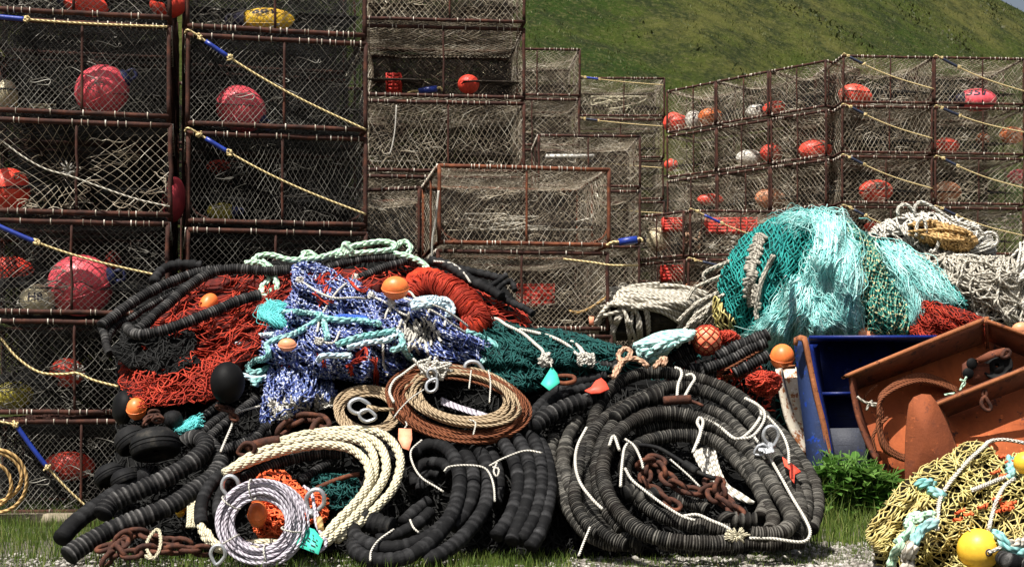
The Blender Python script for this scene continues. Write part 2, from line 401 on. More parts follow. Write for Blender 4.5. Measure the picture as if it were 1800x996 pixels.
# ---------------------------------------------------------------- camera, sky, sun
cam = bpy.data.cameras.new('camera'); co_ = bpy.data.objects.new('camera', cam); COL.objects.link(co_)
co_.location = (0, 0, EYE); co_.rotation_euler = (PI/2, 0, 0)
cam.sensor_width = 36; cam.lens = FPX/1800*36; cam.shift_y = (HZN-498)/1800
cam.clip_start = .1; cam.clip_end = 3000
sc.camera = co_
SUN_EL, SUN_AZ = 61, -32     # the sun stands behind the camera's left shoulder
S = Vector((math.sin(math.radians(SUN_AZ))*math.cos(math.radians(SUN_EL)), -math.cos(math.radians(SUN_AZ))*math.cos(math.radians(SUN_EL)), math.sin(math.radians(SUN_EL))))
w = bpy.data.worlds.new('World'); sc.world = w; w.use_nodes = True
nt = w.node_tree; bg = nt.nodes['Background']
sky = nt.nodes.new('ShaderNodeTexSky'); sky.sky_type = 'NISHITA'; sky.sun_disc = False
sky.dust_density = 5; sky.sun_elevation = math.radians(SUN_EL); sky.sun_rotation = math.atan2(S.x, S.y)
hs = nt.nodes.new('ShaderNodeHueSaturation'); hs.inputs['Saturation'].default_value = .6; hs.inputs['Value'].default_value = 1.15; nt.links.new(sky.outputs[0], hs.inputs['Color']); nt.links.new(hs.outputs[0], bg.inputs[0]); bg.inputs[1].default_value = .05
sun = bpy.data.lights.new('sun', 'SUN'); sun.energy = 5.0; sun.angle = math.radians(.5); sun.color = (1, .955, .88)
so = bpy.data.objects.new('sun', sun); COL.objects.link(so); so.rotation_euler = S.to_track_quat('Z', 'Y').to_euler(); so.location = (-10, -10, 30)
sc.view_settings.view_transform = 'Standard'; sc.view_settings.look = 'None'; sc.view_settings.exposure = .75; sc.view_settings.gamma = 1
sc.cycles.max_bounces = 5; sc.cycles.diffuse_bounces = 3; sc.cycles.glossy_bounces = 2; sc.cycles.use_denoising = True
# ================================================================ ground, hill
def smooth(a, b, x):
    t = np.clip((x-a)/(b-a), 0, 1); return t*t*(3-2*t)
def hill_z(X, Y):
    rise = 95*smooth(38, 215, Y)
    fall = np.clip(.575-1.3*(X/np.maximum(Y, 1)-.3365), .12, 1)
    n = 2.0*fbm(X/26+3, Y/26, 5, 4)+.9*fbm(X/7, Y/7, 9, 3)
    return rise*fall+n*smooth(40, 90, Y)
def grid_mesh(xs, ys, zf):
    X, Y = np.meshgrid(xs, ys, indexing='ij'); Z = zf(X, Y)
    nx, ny = X.shape
    I, J = np.meshgrid(np.arange(nx-1), np.arange(ny-1), indexing='ij')
    q = np.stack([I*ny+J, (I+1)*ny+J, (I+1)*ny+J+1, I*ny+J+1], -1).reshape(-1, 4)
    mb = MB(); mb.raw(np.stack([X, Y, Z], -1).reshape(-1, 3), q); return mb

m, nt, b = newmat('hillside turf'); co = objco(nt)
f1 = noise(nt, co, .055, 5, .6); f2 = noise(nt, co, .33, 7, .75); f3 = noise(nt, co, 2.6, 4, .7)
c = ramp(nt, f1, [(.38, (.020,.040,.005)), (.5, (.044,.060,.009)), (.64, (.090,.088,.024))])
c = mix(nt, ramp(nt, f2, [(.44, (0,0,0)), (.60, (.95,.95,.95))]), c, (.018,.026,.008))
c = mix(nt, ramp(nt, f3, [(.5, (0,0,0)), (.7, (.6,.6,.6))]), c, (.12,.115,.045))
nt.links.new(c, b.inputs['Base Color']); b.inputs['Roughness'].default_value = .95; b.inputs['Specular IOR Level'].default_value = .1
bump(nt, b, noise(nt, co, 1.6, 6, .75), 1.0, .5)
M['turf'] = m
mb = grid_mesh(np.linspace(-140, 330, 236), np.linspace(44, 330, 190), hill_z)
o = link('hill', mb.mesh('hill'), M['turf']); o['kind'] = 'structure'

m, nt, b = newmat('yard ground'); co = objco(nt)
f1 = noise(nt, co, .9, 5, .65); f2 = noise(nt, co, 22, 5, .7); f3 = noise(nt, co, 70, 3, .6)
c = ramp(nt, f2, [(.32, (.07,.06,.045)), (.5, (.15,.135,.11)), (.7, (.27,.25,.21))])
c = mix(nt, ramp(nt, f1, [(.46, (0,0,0)), (.62, (1,1,1))]), c, (.060,.070,.022))
c = mix(nt, ramp(nt, f3, [(.5, (0,0,0)), (.75, (.6,.6,.6))]), c, (.22,.20,.17))
nt.links.new(c, b.inputs['Base Color']); b.inputs['Roughness'].default_value = .95; b.inputs['Specular IOR Level'].default_value = .15
bump(nt, b, noise(nt, co, 45, 5, .7), 1.0, .03)
M['yard'] = m
mb = grid_mesh(np.r_[np.linspace(-1200, -9, 12), np.linspace(-8, 8, 90), np.linspace(9, 1200, 12)],
               np.r_[np.linspace(-60, 7, 8), np.linspace(7.5, 16, 70), np.linspace(17, 1800, 30)],
               lambda X, Y: .05*fbm(X*.9, Y*.9, 3, 4)*smooth(9, 10, Y)*(1-smooth(15, 20, Y))-.012-.25*smooth(60, 300, Y))
o = link('ground', mb.mesh('ground'), M['yard']); o['kind'] = 'structure'

# grass blades, as tapered bent strips
def blades(mb, X, Y, Z, h, w, lean=.5):
    n = len(X); a = RNG.random(n)*2*PI; d = RNG.random(n)*2*PI
    h = h*(.5+RNG.random(n)); l = lean*h*RNG.random(n)
    ux, uy = np.cos(a)*w/2, np.sin(a)*w/2; dx, dy = np.cos(d)*l, np.sin(d)*l
    b0 = np.stack([X-ux, Y-uy, Z], -1); b1 = np.stack([X+ux, Y+uy, Z], -1)
    m0 = np.stack([X-ux*.7+dx*.35, Y-uy*.7+dy*.35, Z+h*.6], -1); m1 = np.stack([X+ux*.7+dx*.35, Y+uy*.7+dy*.35, Z+h*.6], -1)
    tp = np.stack([X+dx, Y+dy, Z+h*.95], -1)
    v = np.stack([b0, b1, m1, m0, tp], 1).reshape(-1, 3); i = np.arange(n)*5
    u = RNG.random(n)*40
    uv = np.stack([np.stack([u, u*0], -1)]*4, 1)
    mb.raw(v, np.stack([i, i+1, i+2, i+3], -1), uv, np.stack([i+3, i+2, i+4], -1))
def m_leaf(name, stops, rough=.6, trans=.25):
    m, nt, b = newmat(name)
    geo = nd(nt, 'ShaderNodeNewGeometry')
    f = noise(nt, objco(nt), 5, 4, .6)
    v = mth(nt, 'MULTIPLY_ADD', geo.outputs['Random Per Island'], .55, mth(nt, 'MULTIPLY', f, .5))
    c = ramp(nt, v, stops); nt.links.new(c, b.inputs['Base Color'])
    b.inputs['Roughness'].default_value = rough; b.inputs['Specular IOR Level'].default_value = .3
    tr = nd(nt, 'ShaderNodeBsdfTranslucent'); nt.links.new(c, tr.inputs[0])
    mx = nd(nt, 'ShaderNodeMixShader'); mx.inputs[0].default_value = trans
    nt.links.new(b.outputs[0], mx.inputs[1]); nt.links.new(tr.outputs[0], mx.inputs[2])
    nt.links.new(mx.outputs[0], nt.nodes['Material Output'].inputs[0]); return m
M['grass'] = m_leaf('meadow grass', [(.2, (.030,.060,.008)), (.5, (.075,.125,.016)), (.72, (.14,.19,.035)), (.9, (.30,.27,.11))])
M['hillgrass'] = m_leaf('hill grass', [(.2, (.036,.055,.008)), (.5, (.052,.072,.011)), (.8, (.088,.092,.022)), (.95, (.19,.17,.08))])
M['weed'] = m_leaf('weed leaves', [(.2, (.030,.075,.012)), (.5, (.065,.16,.024)), (.8, (.14,.26,.055))], .45, .3)

def px_ground(x, y):                      # photo pixel on the ground
    Y = FPX*EYE/(y-HZN); return (x-CX)/FPX*Y, Y
mb = MB()
def strew(mb, poly, n, h, w, lean=.5):
    """Blades over a patch of ground given by its outline on the ground."""
    g = np.array([px_ground(*q) for q in poly]); lo, hi = g.min(0), g.max(0)
    pts = lo+(hi-lo)*RNG.random((n*2, 2))
    ins = np.zeros(len(pts), bool); k = len(g)
    for i in range(k):
        (x1, y1), (x2, y2) = g[i], g[(i+1) % k]
        c = ((y1 > pts[:, 1]) != (y2 > pts[:, 1])) & (pts[:, 0] < (x2-x1)*(pts[:, 1]-y1)/(y2-y1+1e-12)+x1); ins ^= c
    pts = pts[ins][:n]
    keep = vnoise(pts[:, 0]*2.3, pts[:, 1]*2.3, 4)+RNG.random(len(pts))*.8 > .12
    pts = pts[keep]
    blades(mb, pts[:, 0], pts[:, 1], np.full(len(pts), -.02), h, w, lean)
strew(mb, [(-40, 890), (200, 890), (230, 960), (110, 985), (-40, 978)], 6500, .13, .006)
strew(mb, [(-40, 972), (110, 976), (90, 1004), (-40, 1004)], 700, .06, .006)
strew(mb, [(150, 962), (1010, 965), (1010, 1003), (150, 1003)], 5600, .075, .006)
strew(mb, [(620, 985), (1010, 985), (1010, 1006), (620, 1006)], 1200, .09, .006)
strew(mb, [(1405, 860), (1640, 860), (1545, 930), (1530, 962), (1400, 965)], 6500, .17, .008)
strew(mb, [(1400, 880), (1580, 880), (1560, 915), (1400, 930)], 1800, .34, .010, .8)
strew(mb, [(1370, 950), (1530, 950), (1540, 990), (1270, 1000)], 2200, .05, .005); strew(mb, [(1000, 968), (1300, 975), (1300, 1004), (1000, 1004)], 1500, .05, .005)
o = link('grass', mb.mesh('grass', smooth=False), M['grass']); tag(o, 'short green grass growing round the foot of the gear pile', 'grass', kind='stuff')

mb = MB()
n = 170000
X = RNG.uniform(-4, 112, n); Y = RNG.uniform(52, 185, n)
k = (np.abs(X/Y) < .44) & (fbm(X/5, Y/5, 21, 3)+RNG.random(n)*.6 > .1); X = X[k]; Y = Y[k]
blades(mb, X, Y, hill_z(X, Y)-.05, .20*(.4+RNG.random(len(X))), .07, 1.3)
o = link('hill_grass', mb.mesh('hill grass', smooth=False), M['hillgrass']); tag(o, 'rough tussocky grass over the hillside', 'grass', kind='stuff')

mb = MB()
n = 60000
X = RNG.uniform(-4, 112, n); Y = RNG.uniform(52, 185, n)
k = (np.abs(X/Y) < .44) & (fbm(X/4.5, Y/7, 61, 4) > .29); X = X[k]; Y = Y[k]
blades(mb, X, Y, hill_z(X, Y)-.05, .26, .22, 1.6)
M['scrub'] = m_leaf('hill scrub', [(.2, (.022,.034,.007)), (.5, (.036,.046,.011)), (.8, (.060,.058,.018)), (.95, (.12,.10,.045))])
o = link('hill_scrub', mb.mesh('hill scrub', smooth=False), M['scrub']); tag(o, 'low dark scrub in patches over the hillside', 'scrub', kind='stuff')

# broad-leaved weeds in front of the trawl doors
mb = MB()
for i in range(420):
    x = random.uniform(1400, 1575); y = random.uniform(868, 905)
    X0, Y0 = px_ground(x, y); Y0 = random.uniform(13.05, 13.82); X0 = (x-CX)/FPX*Y0
    hmax = .64*(1-.5*((x-1490)/95)**2)*random.uniform(.35, 1.0)
    a = random.random()*2*PI
    tip = np.array([X0+.14*math.cos(a), Y0+.10*math.sin(a), hmax])
    st = spline(np.array([(X0, Y0, -.02), (X0+.03*math.cos(a), Y0+.03*math.sin(a), hmax*.55), tip]), .08)
    mb.tube(st, .004, 3)
    for j in range(8):
        t = random.uniform(.25, 1); c = st[int(t*(len(st)-1))]
        b_ = random.random()*2*PI; L = random.uniform(.09, .19); wd = L*.55; up = random.uniform(-.2, .8)
        d = np.array([math.cos(b_), math.sin(b_), up]); d /= np.linalg.norm(d)
        s_ = np.cross(d, (0, 0, 1)); s_ /= np.linalg.norm(s_)
        nn = np.cross(s_, d)
        v = [c, c+d*L*.35+s_*wd*.5+nn*.008, c+d*L*.75+s_*wd*.32, c+d*L-nn*.02, c+d*L*.75-s_*wd*.32, c+d*L*.35-s_*wd*.5+nn*.008, c+d*L*.5-nn*.006]
        mb.raw(v, [(0, 1, 6, 5), (6, 1, 2, 3), (6, 3, 4, 5)])
o = link('weeds', mb.mesh('weeds', smooth=False), M['weed']); tag(o, 'clump of broad leaved green weeds in front of the blue trawl door', 'weeds', kind='stuff')

# gravel
mb = MB()
def stone(c, r):
    bm_v = np.array([(1,0,0),(-1,0,0),(0,1,0),(0,-1,0),(0,0,1),(0,0,-1),(.6,.6,.6),(-.6,.6,.6),(.6,-.6,.6),(-.6,-.6,.6)])
    v = bm_v*(.7+.6*RNG.random((10, 1)))*np.array([r, r*random.uniform(.7, 1.2), r*random.uniform(.5, .8)])
    t = [(0,2,6),(2,4,6),(4,0,6),(2,1,7),(1,4,7),(4,2,7),(3,0,8),(0,4,8),(4,3,8),(1,3,9),(3,4,9),(4,1,9),(2,0,5),(1,2,5),(3,1,5),(0,3,5)]
    mb.raw(v+c, None, None, t)
for i in range(5200):
    x = random.choice((random.uniform(1000, 1580), random.uniform(1180, 1560))); y = random.uniform(952, 1004)
    if x < 1250 and y < 978: continue
    X0, Y0 = px_ground(x, y); stone((X0, Y0, -.004), abs(random.gauss(0, .010))+.004)
for i in range(60):
    x = random.uniform(1300, 1540); y = 966+random.uniform(-10, 14)
    X0, Y0 = px_ground(x, y); stone((X0, Y0, 0), random.uniform(.018, .045))
for i in range(3800):
    x = random.uniform(-40, 1000); y = random.uniform(972, 1006)
    X0, Y0 = px_ground(x, y); stone((X0, Y0, -.004), abs(random.gauss(0, .008))+.003)
M['gravel'] = m_leaf('gravel stones', [(.25, (.08,.07,.06)), (.5, (.24,.22,.195)), (.85, (.46,.44,.40))], .9, 0.0)
o = link('gravel', mb.mesh('gravel', smooth=False), M['gravel']); tag(o, 'loose grey gravel strewn along the front edge', 'gravel', kind='stuff')
# ================================================================ crab pots
def net_face(mb, O, U, V, N, w, h, sp, r, sag=.06, warp=.02, ang=50, seed=0, sides=3, step=.07, tunnel=None):
    """Diamond netting over a w x h face; sags along N, threads wander."""
    O, U, V, N = (np.asarray(a, float) for a in (O, U, V, N))
    L = math.hypot(w, h); a0 = math.radians(ang)
    for sg in (1, -1):
        d = np.array([math.cos(a0), sg*math.sin(a0)]); pn = np.array([-d[1], d[0]])
        for o in np.arange(-L/2, L/2, sp):
            t = np.arange(-L/2, L/2, step)
            s = w/2+d[0]*t+pn[0]*o; q = h/2+d[1]*t+pn[1]*o
            # exact clip to the face
            t0, t1 = -L, L
            for comp, c0, lim in ((d[0], w/2+pn[0]*o, w), (d[1], h/2+pn[1]*o, h)):
                if abs(comp) < 1e-6: continue
                x1, x2 = sorted(((0-c0)/comp, (lim-c0)/comp)); t0 = max(t0, x1); t1 = min(t1, x2)
            if t1-t0 < .03: continue
            t = np.linspace(t0, t1, max(3, int((t1-t0)/step)+2))
            s = w/2+d[0]*t+pn[0]*o; q = h/2+d[1]*t+pn[1]*o
            e = np.minimum(1, np.minimum(np.minimum(s, w-s), np.minimum(q, h-q))/.18)
            e = np.clip(e, 0, 1)
            bulge = np.sin(PI*np.clip(s/w, 0, 1))**.7*np.sin(PI*np.clip(q/h, 0, 1))**.7
            ds = warp*e*2*fbm(s*3.1, q*3.1, seed, 3); dq = warp*e*2*fbm(s*3.1+9, q*3.1, seed+3, 3)
            dn = sag*bulge*(1+1.2*vnoise(s*2.2, q*2.2, seed+5))+.012*e*vnoise(s*9, q*9, seed+8)
            if tunnel is not None:                         # the net is gathered into an eye and drawn inwards
                cx, cy, R, depth = tunnel
                dx = s-cx; dy = q-cy; rr = np.hypot(dx, dy)+1e-6
                k = np.clip(1-rr/R, 0, 1); f = 1-.88*k**1.25
                ds = ds*(1-k)+dx*(f-1); dq = dq*(1-k)+dy*(f-1); dn = dn+depth*k**1.3
            p = O+np.outer(s+ds, U)+np.outer(q+dq, V)+np.outer(dn, N)
            mb.tube(p, r, sides, caps=False, u0=random.random()*60)

POTS = {}
def pot_meshes(W, D, H, var, big=1.0):
    """Frame, netting, webbing and lacing of one pot kind (origin at the foot of its middle)."""
    key = (round(W, 2), round(D, 2), round(H, 2), var, big)
    if key in POTS: return POTS[key]
    random.seed(hash(key) % 9999)
    x, y = W/2, D/2; R = .0235
    f = MB(); z0, z1 = R, H-R
    def bar(a, b, r): f.tube(np.linspace(a, b, 7)+np.random.default_rng(var).normal(0, .003, (7, 3))*np.array([1, 1, 1])*(np.linspace(0, 1, 7)*np.linspace(1, 0, 7)*4)[:, None], r, 8)
    for z in (z0, z1):
        for a, b in (((-x,-y,z),(x,-y,z)), ((-x,y,z),(x,y,z)), ((-x,-y,z),(-x,y,z)), ((x,-y,z),(x,y,z))): bar(np.array(a), np.array(b), R)
    for a in (-x, x):
        for b_ in (-y, y): bar(np.array((a, b_, z0)), np.array((a, b_, z1)), R*.9)
    mx = .02+.04*((var*37) % 5-2)/2
    for a in (-y, y): bar(np.array((mx, a, z0)), np.array((mx, a, z1)), .013)
    for a in (-x, x): bar(np.array((a, mx, z0)), np.array((a, mx, z1)), .013)
    if var % 3 == 1:
        for a, s in ((-x, 1), (x, -1)):
            f.tube(spline(np.array([(a, -y+.02, .22), (a+s*.07, -y+.02, .10), (a+s*.24, -y+.02, z0)]), .05), .013, 6)
    if var % 2 == 0: bar(np.array((-x, y, H*.55)), np.array((x, y, H*.55)), .010); bar(np.array((x, -y, H*.55)), np.array((x, y, H*.55)), .010)
    n = MB(); sd = MB(); r = .0027*big**.8; sp = (.052, .060, .047, .056, .050, .054, .058)[var % 7]*big; e = .012
    tun = (W*.42, H*.46, .52, .38) if var == 3 else None
    net_face(n, (-x+e,-y,e), (1,0,0), (0,0,1), (0,1,0), W-2*e, H-2*e, sp if var != 3 else .066, r, .05, .016 if var != 3 else .01, (44, 56, 50, 45, 60, 48, 52)[var % 7], var*11, tunnel=tun)
    if big > .845: net_face(n, (-x+e,-y+.05,e+H*.3), (1,0,0), (0,.06,1), (0,1,0), W-2*e, H*.66, sp*1.05, r*.85, .10, .07, 40, var*11+9)
    net_face(sd, (-x,-y+e,e), (0,1,0), (0,0,1), (1,0,0), D-2*e, H-2*e, sp*1.05, r, .07, .05, 38, var*11+1)
    net_face(sd, (x,-y+e,e), (0,1,0), (0,0,1), (-1,0,0), D-2*e, H-2*e, sp*1.05, r, .07, .05, 38, var*11+2)
    net_face(sd, (-x+e,-y+e,H-.02), (1,0,0), (0,1,0), (0,0,-1), W-2*e, D-2*e, sp*1.1, r, .13, .03, 45, var*11+3, step=.1)
    d = MB()
    net_face(d, (-x+e,y,e), (1,0,0), (0,0,1), (0,-1,0), W-2*e, H-2*e, .026, .0060, .06, .03, 45, var*11+4, step=.11)
    net_face(sd, (-x+e,-y+e,.02), (1,0,0), (0,1,0), (0,0,1), W-2*e, D-2*e, sp*1.3, r, .01, .03, 45, var*11+5, step=.14)
    # the funnel inside: dark web drawn from the two side faces towards the middle
    for sx in (-1, 1):
        net_face(d, (sx*x*.96, -y*.8, H*.28), (-sx*.75/ .93, 0, .0), (0, .9, .12), (0, 0, 1), W*.44, D*.8, .036, .004, .05, .06, 45, var*11+6, step=.14)
    net_face(d, (-x*.9, y*.15, .05), (1,0,.02), (0,.1,.98), (0,1,0), W*.92, H*.8, .036, .0062, .10, .06, 40, var*11+7, step=.12)
    l = MB(); rr = random.Random(var)
    for z in (z0, z1):
        t = -x+.05
        while t < x-.03:
            l.box((t, -y, z), (rr.uniform(.004, .011), R*rr.uniform(2.1, 2.35), R*rr.uniform(2.08, 2.3))); t += rr.choice((rr.uniform(.03, .09), rr.uniform(.08, .30)))
    for sx in (-1, 1):
        t = -y+.05
        while t < y: l.box((sx*x, t, z1), (R*2.3, rr.uniform(.007, .013), R*2.25)); t += rr.uniform(.09, .2)
    # a few loose ends and scraps of twine caught in the web
    for k in range(34):
        a = np.array((rr.uniform(-x, x)*.9, rr.uniform(-y, 0), rr.choice((rr.uniform(.05, .3), rr.uniform(.05, H-.1)))))
        p = [a]
        for j in range(7): p.append(p[-1]+np.array((rr.uniform(-.12, .12), rr.uniform(-.10, .10), rr.uniform(-.05, .06))))
        q = spline(np.array(p), .03); q[:, 2] = np.clip(q[:, 2], .03, H-.05); q[:, 0] = np.clip(q[:, 0], -x+.04, x-.04); q[:, 1] = np.clip(q[:, 1], -y+.03, y-.03)
        n.tube(q, rr.uniform(.003, .006), 4, u0=k*5)
    out = dict(frame=f.mesh('frame'), netting=n.mesh('netting'), side_netting=sd.mesh('side netting'), webbing=d.mesh('webbing'), lacing=l.mesh('lacing', smooth=False))
    out['frame'].materials.append(M['rust_bright' if var == 1 else 'rust_pipe']); out['lacing'].materials.append(M['lacing'])
    POTS[key] = out; return out

ORD = ['bottom', 'second', 'third', 'fourth', 'fifth', 'sixth', 'seventh', 'eighth', 'ninth']
ROW = ['front', 'second', 'third']
POTROOT = {}
def make_pot(W, D, H, var, loc, yaw, label, group, look=('netting', 'netting', 'web_mid'), lacing=True, big=1.0):
    t = thing('crab_pot', label, 'crab pot', loc, group); t.rotation_euler.z = yaw
    ms = pot_meshes(W, D, H, var, big)
    link('frame', ms['frame'], None, t)
    if lacing: link('lacing', ms['lacing'], None, t)
    for k, m in zip(('netting', 'side_netting', 'webbing'), look):
        if m is None: continue
        key = (k, W, D, H, var, m, big)                       # one mesh per material, shared by its copies
        if key not in POTS:
            POTS[key] = ms[k].copy(); POTS[key].materials.clear(); POTS[key].materials.append(M[m])
        link(k, POTS[key], None, t)
    return t
def stack(key, desc, px, Y, yaw, n, rows=1, W=1.66, D=1.66, H=.865, pitch=.90, z0=.0, right=False, cols=1, vars_=None, group=None, names=None, shift=None, lowest=0, look=('netting', 'netting', 'web'), big=1.0, bare=()):
    """A stack of pots: px, Y give its front left (or right) corner as the photo shows it."""
    ex = np.array([math.cos(yaw), math.sin(yaw)]); ey = np.array([-math.sin(yaw), math.cos(yaw)])
    c0 = np.array([(px-CX)/FPX*Y, Y])
    if right: c0 = c0-ex*(W*cols+.05*(cols-1))
    for c in range(cols):
        for rw in range(rows):
            for k in range(lowest, n):
                rnd = random.Random(sum(map(ord, key))*977+c*131+rw*17+k*7)
                q = c0+ex*(W/2+c*(W+.05))+ey*(D/2+rw*(D+.08))
                q = q+ex*rnd.uniform(-.015, .015)+ey*(rnd.uniform(-.02, .02) if rw == 0 else 0)
                if shift and k in shift: q = q+ex*shift[k][0]+ey*shift[k][1]
                v = (vars_[k] if vars_ and rw == 0 and vars_[k] is not None else rnd.choice((0, 2, 4, 5)))
                d = desc if names is None else names[c]
                where = 'lowest pot' if k == 0 else ('topmost pot' if k == n-1 else ORD[k]+' pot up')
                lab = f'{where} in {d}' + (f', {ROW[rw]} row back' if rows > 1 and rw else (', front row' if rows > 1 else ''))
                if len(lab.split()) < 13: lab = 'crab pot, '+lab
                t = make_pot(W, D, H, v, (q[0], q[1], z0+.02+k*pitch), yaw+rnd.uniform(-.008, .008), lab, group or 'rusty crab pots stacked in the yard', (('netting', 'web', 'web') if (key == 'A' and k == 3) else look if k not in bare else (None,)+look[1:]) if rw == 0 else ('web', 'web', 'web'), rw == 0, big)  # back rows take dark nets: shade put into the colour
                POTROOT[(key, c, rw, k)] = t
                if key == 'A' and k == 3 and rw == 0: v = 3
D2R = math.pi/180
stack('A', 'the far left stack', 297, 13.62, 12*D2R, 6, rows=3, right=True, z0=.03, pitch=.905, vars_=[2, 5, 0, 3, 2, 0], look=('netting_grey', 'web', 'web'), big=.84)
stack('N', 'the shaded stack behind the gap on the left', 205, 20.2, 8*D2R, 6, z0=.03, pitch=.905, look=('web', 'web', 'web'), big=.6, cols=2, names=['the shaded stack behind the gap on the left', 'the shaded stack behind the tall left stack'])  # all nets coloured dark to put shade behind the gap
stack('B', 'the tall stack beside the far left one', 331, 13.78, 13*D2R, 6, rows=3, z0=-.02+.02, pitch=.905, vars_=[0, 4, 5, 4, 2, 5], look=('netting_grey', 'web', 'web'), big=.84)
stack('C', 'the short stack with the orange rusted frame', 771, 15.85, 9*D2R, 4, rows=2, W=1.86, pitch=.91, z0=.0, vars_=[0, 4, 5, 1], shift={2: (.0, .03), 1: (.04, 0)}, look=('netting', 'netting', 'web_tan'), big=.85)
stack('K', 'the dark stack between the tall one and the short orange one', 738, 17.75, -16*D2R, 4, rows=1, W=1.5, D=1.0, right=True, z0=.03, pitch=.91)
stack('D', 'the wide stack behind the orange rusted one', 643, 18.9, 6*D2R, 7, rows=2, W=2.04, H=.925, z0=.13, pitch=.963, vars_=[0, 4, 5, 0, 4, 5, 2], shift={6: (.0, -.05)}, big=1.2, bare=(5,), look=('netting', 'netting', 'web_tan'))
stack('E', 'the tall stack ending against the hillside', 1019, 26.6, 4*D2R, 8, rows=2, right=True, z0=.17, pitch=.905, big=1.3, look=('netting', 'netting', 'web_tan'))
stack('F', 'the farthest stack below the green slope', 1167, 32.4, 2*D2R, 9, rows=1, right=True, W=1.85, pitch=.905, big=1.4, look=('netting', 'netting', 'web_tan'))
stack('G', 'the stack right of the wide one', 1124, 24.2, 3*D2R, 6, rows=1, right=True, D=1.5, z0=.0, pitch=.905, big=1.3, look=('netting', 'netting', 'web_tan'))
stack('H', 'the low stack left of the turquoise net mound', 1211, 25.4, 4*D2R, 5, rows=1, W=1.8, H=.80, pitch=.84, z0=.16, big=1.3, look=('netting', 'netting', 'web_tan'))
stack('I', 'the angled stack with the cream float inside', 1203, 25.5, 42*D2R+PI/2+PI, 5, rows=1, W=1.2, D=1.0, H=.80, pitch=.84, z0=.16, right=True, big=1.3)
stack('R', 'the right hand row', 1481, 26.6, 5*D2R, 8, rows=2, cols=2, z0=.06, pitch=.905, big=1.35,
      names=['the corner stack of the right hand row', 'the stack at the right edge of the picture'])
stack('L', 'the slanting row', 1452, 27.0, -46*D2R, 8, rows=1, cols=3, W=1.22, D=1.1, right=True, z0=.06, pitch=.905, big=1.35,
      names=['the far end of the slanting row', 'the middle of the slanting row', 'the near end of the slanting row'])
stack('Z', 'the hidden back row', 1150, 35.0, -8*D2R, 7, rows=1, cols=3, z0=.06, pitch=.905,
      names=['the left of the back row', 'the middle of the back row', 'the right of the back row'])

def pot_pt(root, lx, ly, lz):
    a = root.rotation_euler.z; l = root.location
    return np.array([l.x+math.cos(a)*lx-math.sin(a)*ly, l.y+math.sin(a)*lx+math.cos(a)*ly, l.z+lz])
def add_tie(root, W=1.66, D=1.66, H=.865, s0=.02, s1=.30, end=(.5, .02), start=.03, dark=False, hang=False, sl=(.10, .24), r=.0105):
    """A door tie: yellow line with a blue hose sleeve, laced across the front face."""
    y = -D/2-.035
    a = np.array((-W/2+start*W, y, H-.01)); b_ = np.array((end[0]*W, y, end[1]*H))
    t = np.linspace(0, 1, 30)[:, None]
    p = a+(b_-a)*t; p[:, 2] -= (.10*np.sin(t[:, 0]*PI)*(1-.3*t[:, 0]))*H*.9*(.3 if abs(b_[2]-a[2]) < .2 else 1)
    p[:, 1] -= .012*np.sin(t[:, 0]*PI)
    W3 = np.array([pot_pt(root, *q) for q in p])
    mb = MB(); mb.tube(W3, r, 7)
    k = int(sl[1]*30)
    c = W3[k]
    for q in (W3[k], W3[1]):
        for j in range(5): mb.tube(spline(np.array([q+np.array((random.uniform(-.03, .03), -.01-random.random()*.015, random.uniform(-.03, .03))) for _ in range(4)]), .012), r*.9, 5)
    hook = np.array([pot_pt(root, *q) for q in ((-W/2-.03, y+.02, H-.02), (-W/2+.0, y-.02, H+.01), tuple(p[1]))])
    mb.tube(spline(hook, .02), r, 6)
    o = link('tie_rope', mb.mesh('tie rope'), M['tie'], root)
    o.matrix_parent_inverse = (Matrix.Translation(root.location) @ Matrix.Rotation(root.rotation_euler.z, 4, 'Z')).inverted()
    ms = MB(); i0 = int(sl[0]*30)
    ms.tube(W3[i0:k+1], r*2.1, 10)
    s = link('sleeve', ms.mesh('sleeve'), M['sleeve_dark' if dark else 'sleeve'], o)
for key, kw in ((('A',0,0,0), dict(sl=(.05, .42), start=.18, end=(.12, -.02))), (('A',0,0,2), dict(sl=(.05, .32), start=.02, end=(.46, .42))),
                (('A',0,0,4), dict(sl=(.03, .25), start=.02, end=(.49, .97))),
                (('B',0,0,3), dict(sl=(.07, .22), end=(.5, .14))), (('B',0,0,4), dict(sl=(.07, .20), end=(.5, .02))),
                (('F',0,0,8), dict(W=1.85, sl=(.05, .2), end=(.49, .80))), (('F',0,0,7), dict(W=1.85, sl=(.05, .2), end=(.49, .80), dark=True)),
                (('F',0,0,6), dict(W=1.85, end=(.49, .80), dark=True)), (('F',0,0,5), dict(W=1.85, end=(.49, .7), dark=True)),
                (('H',0,0,4), dict(W=1.8, H=.8, sl=(.12, .28), end=(.5, .2))), (('H',0,0,3), dict(W=1.8, H=.8, sl=(.12, .28), end=(.5, .7), dark=True))):
    if key in POTROOT: add_tie(POTROOT[key], **kw)
for c in range(2):
    for k in range(4, 8): _s = random.uniform(.04, .10); add_tie(POTROOT[('R', c, 0, k)], sl=(_s, _s+random.uniform(.14, .20)), start=random.uniform(.01, .05), end=(.5, random.uniform(.22, .52)), dark=True, r=.0115)

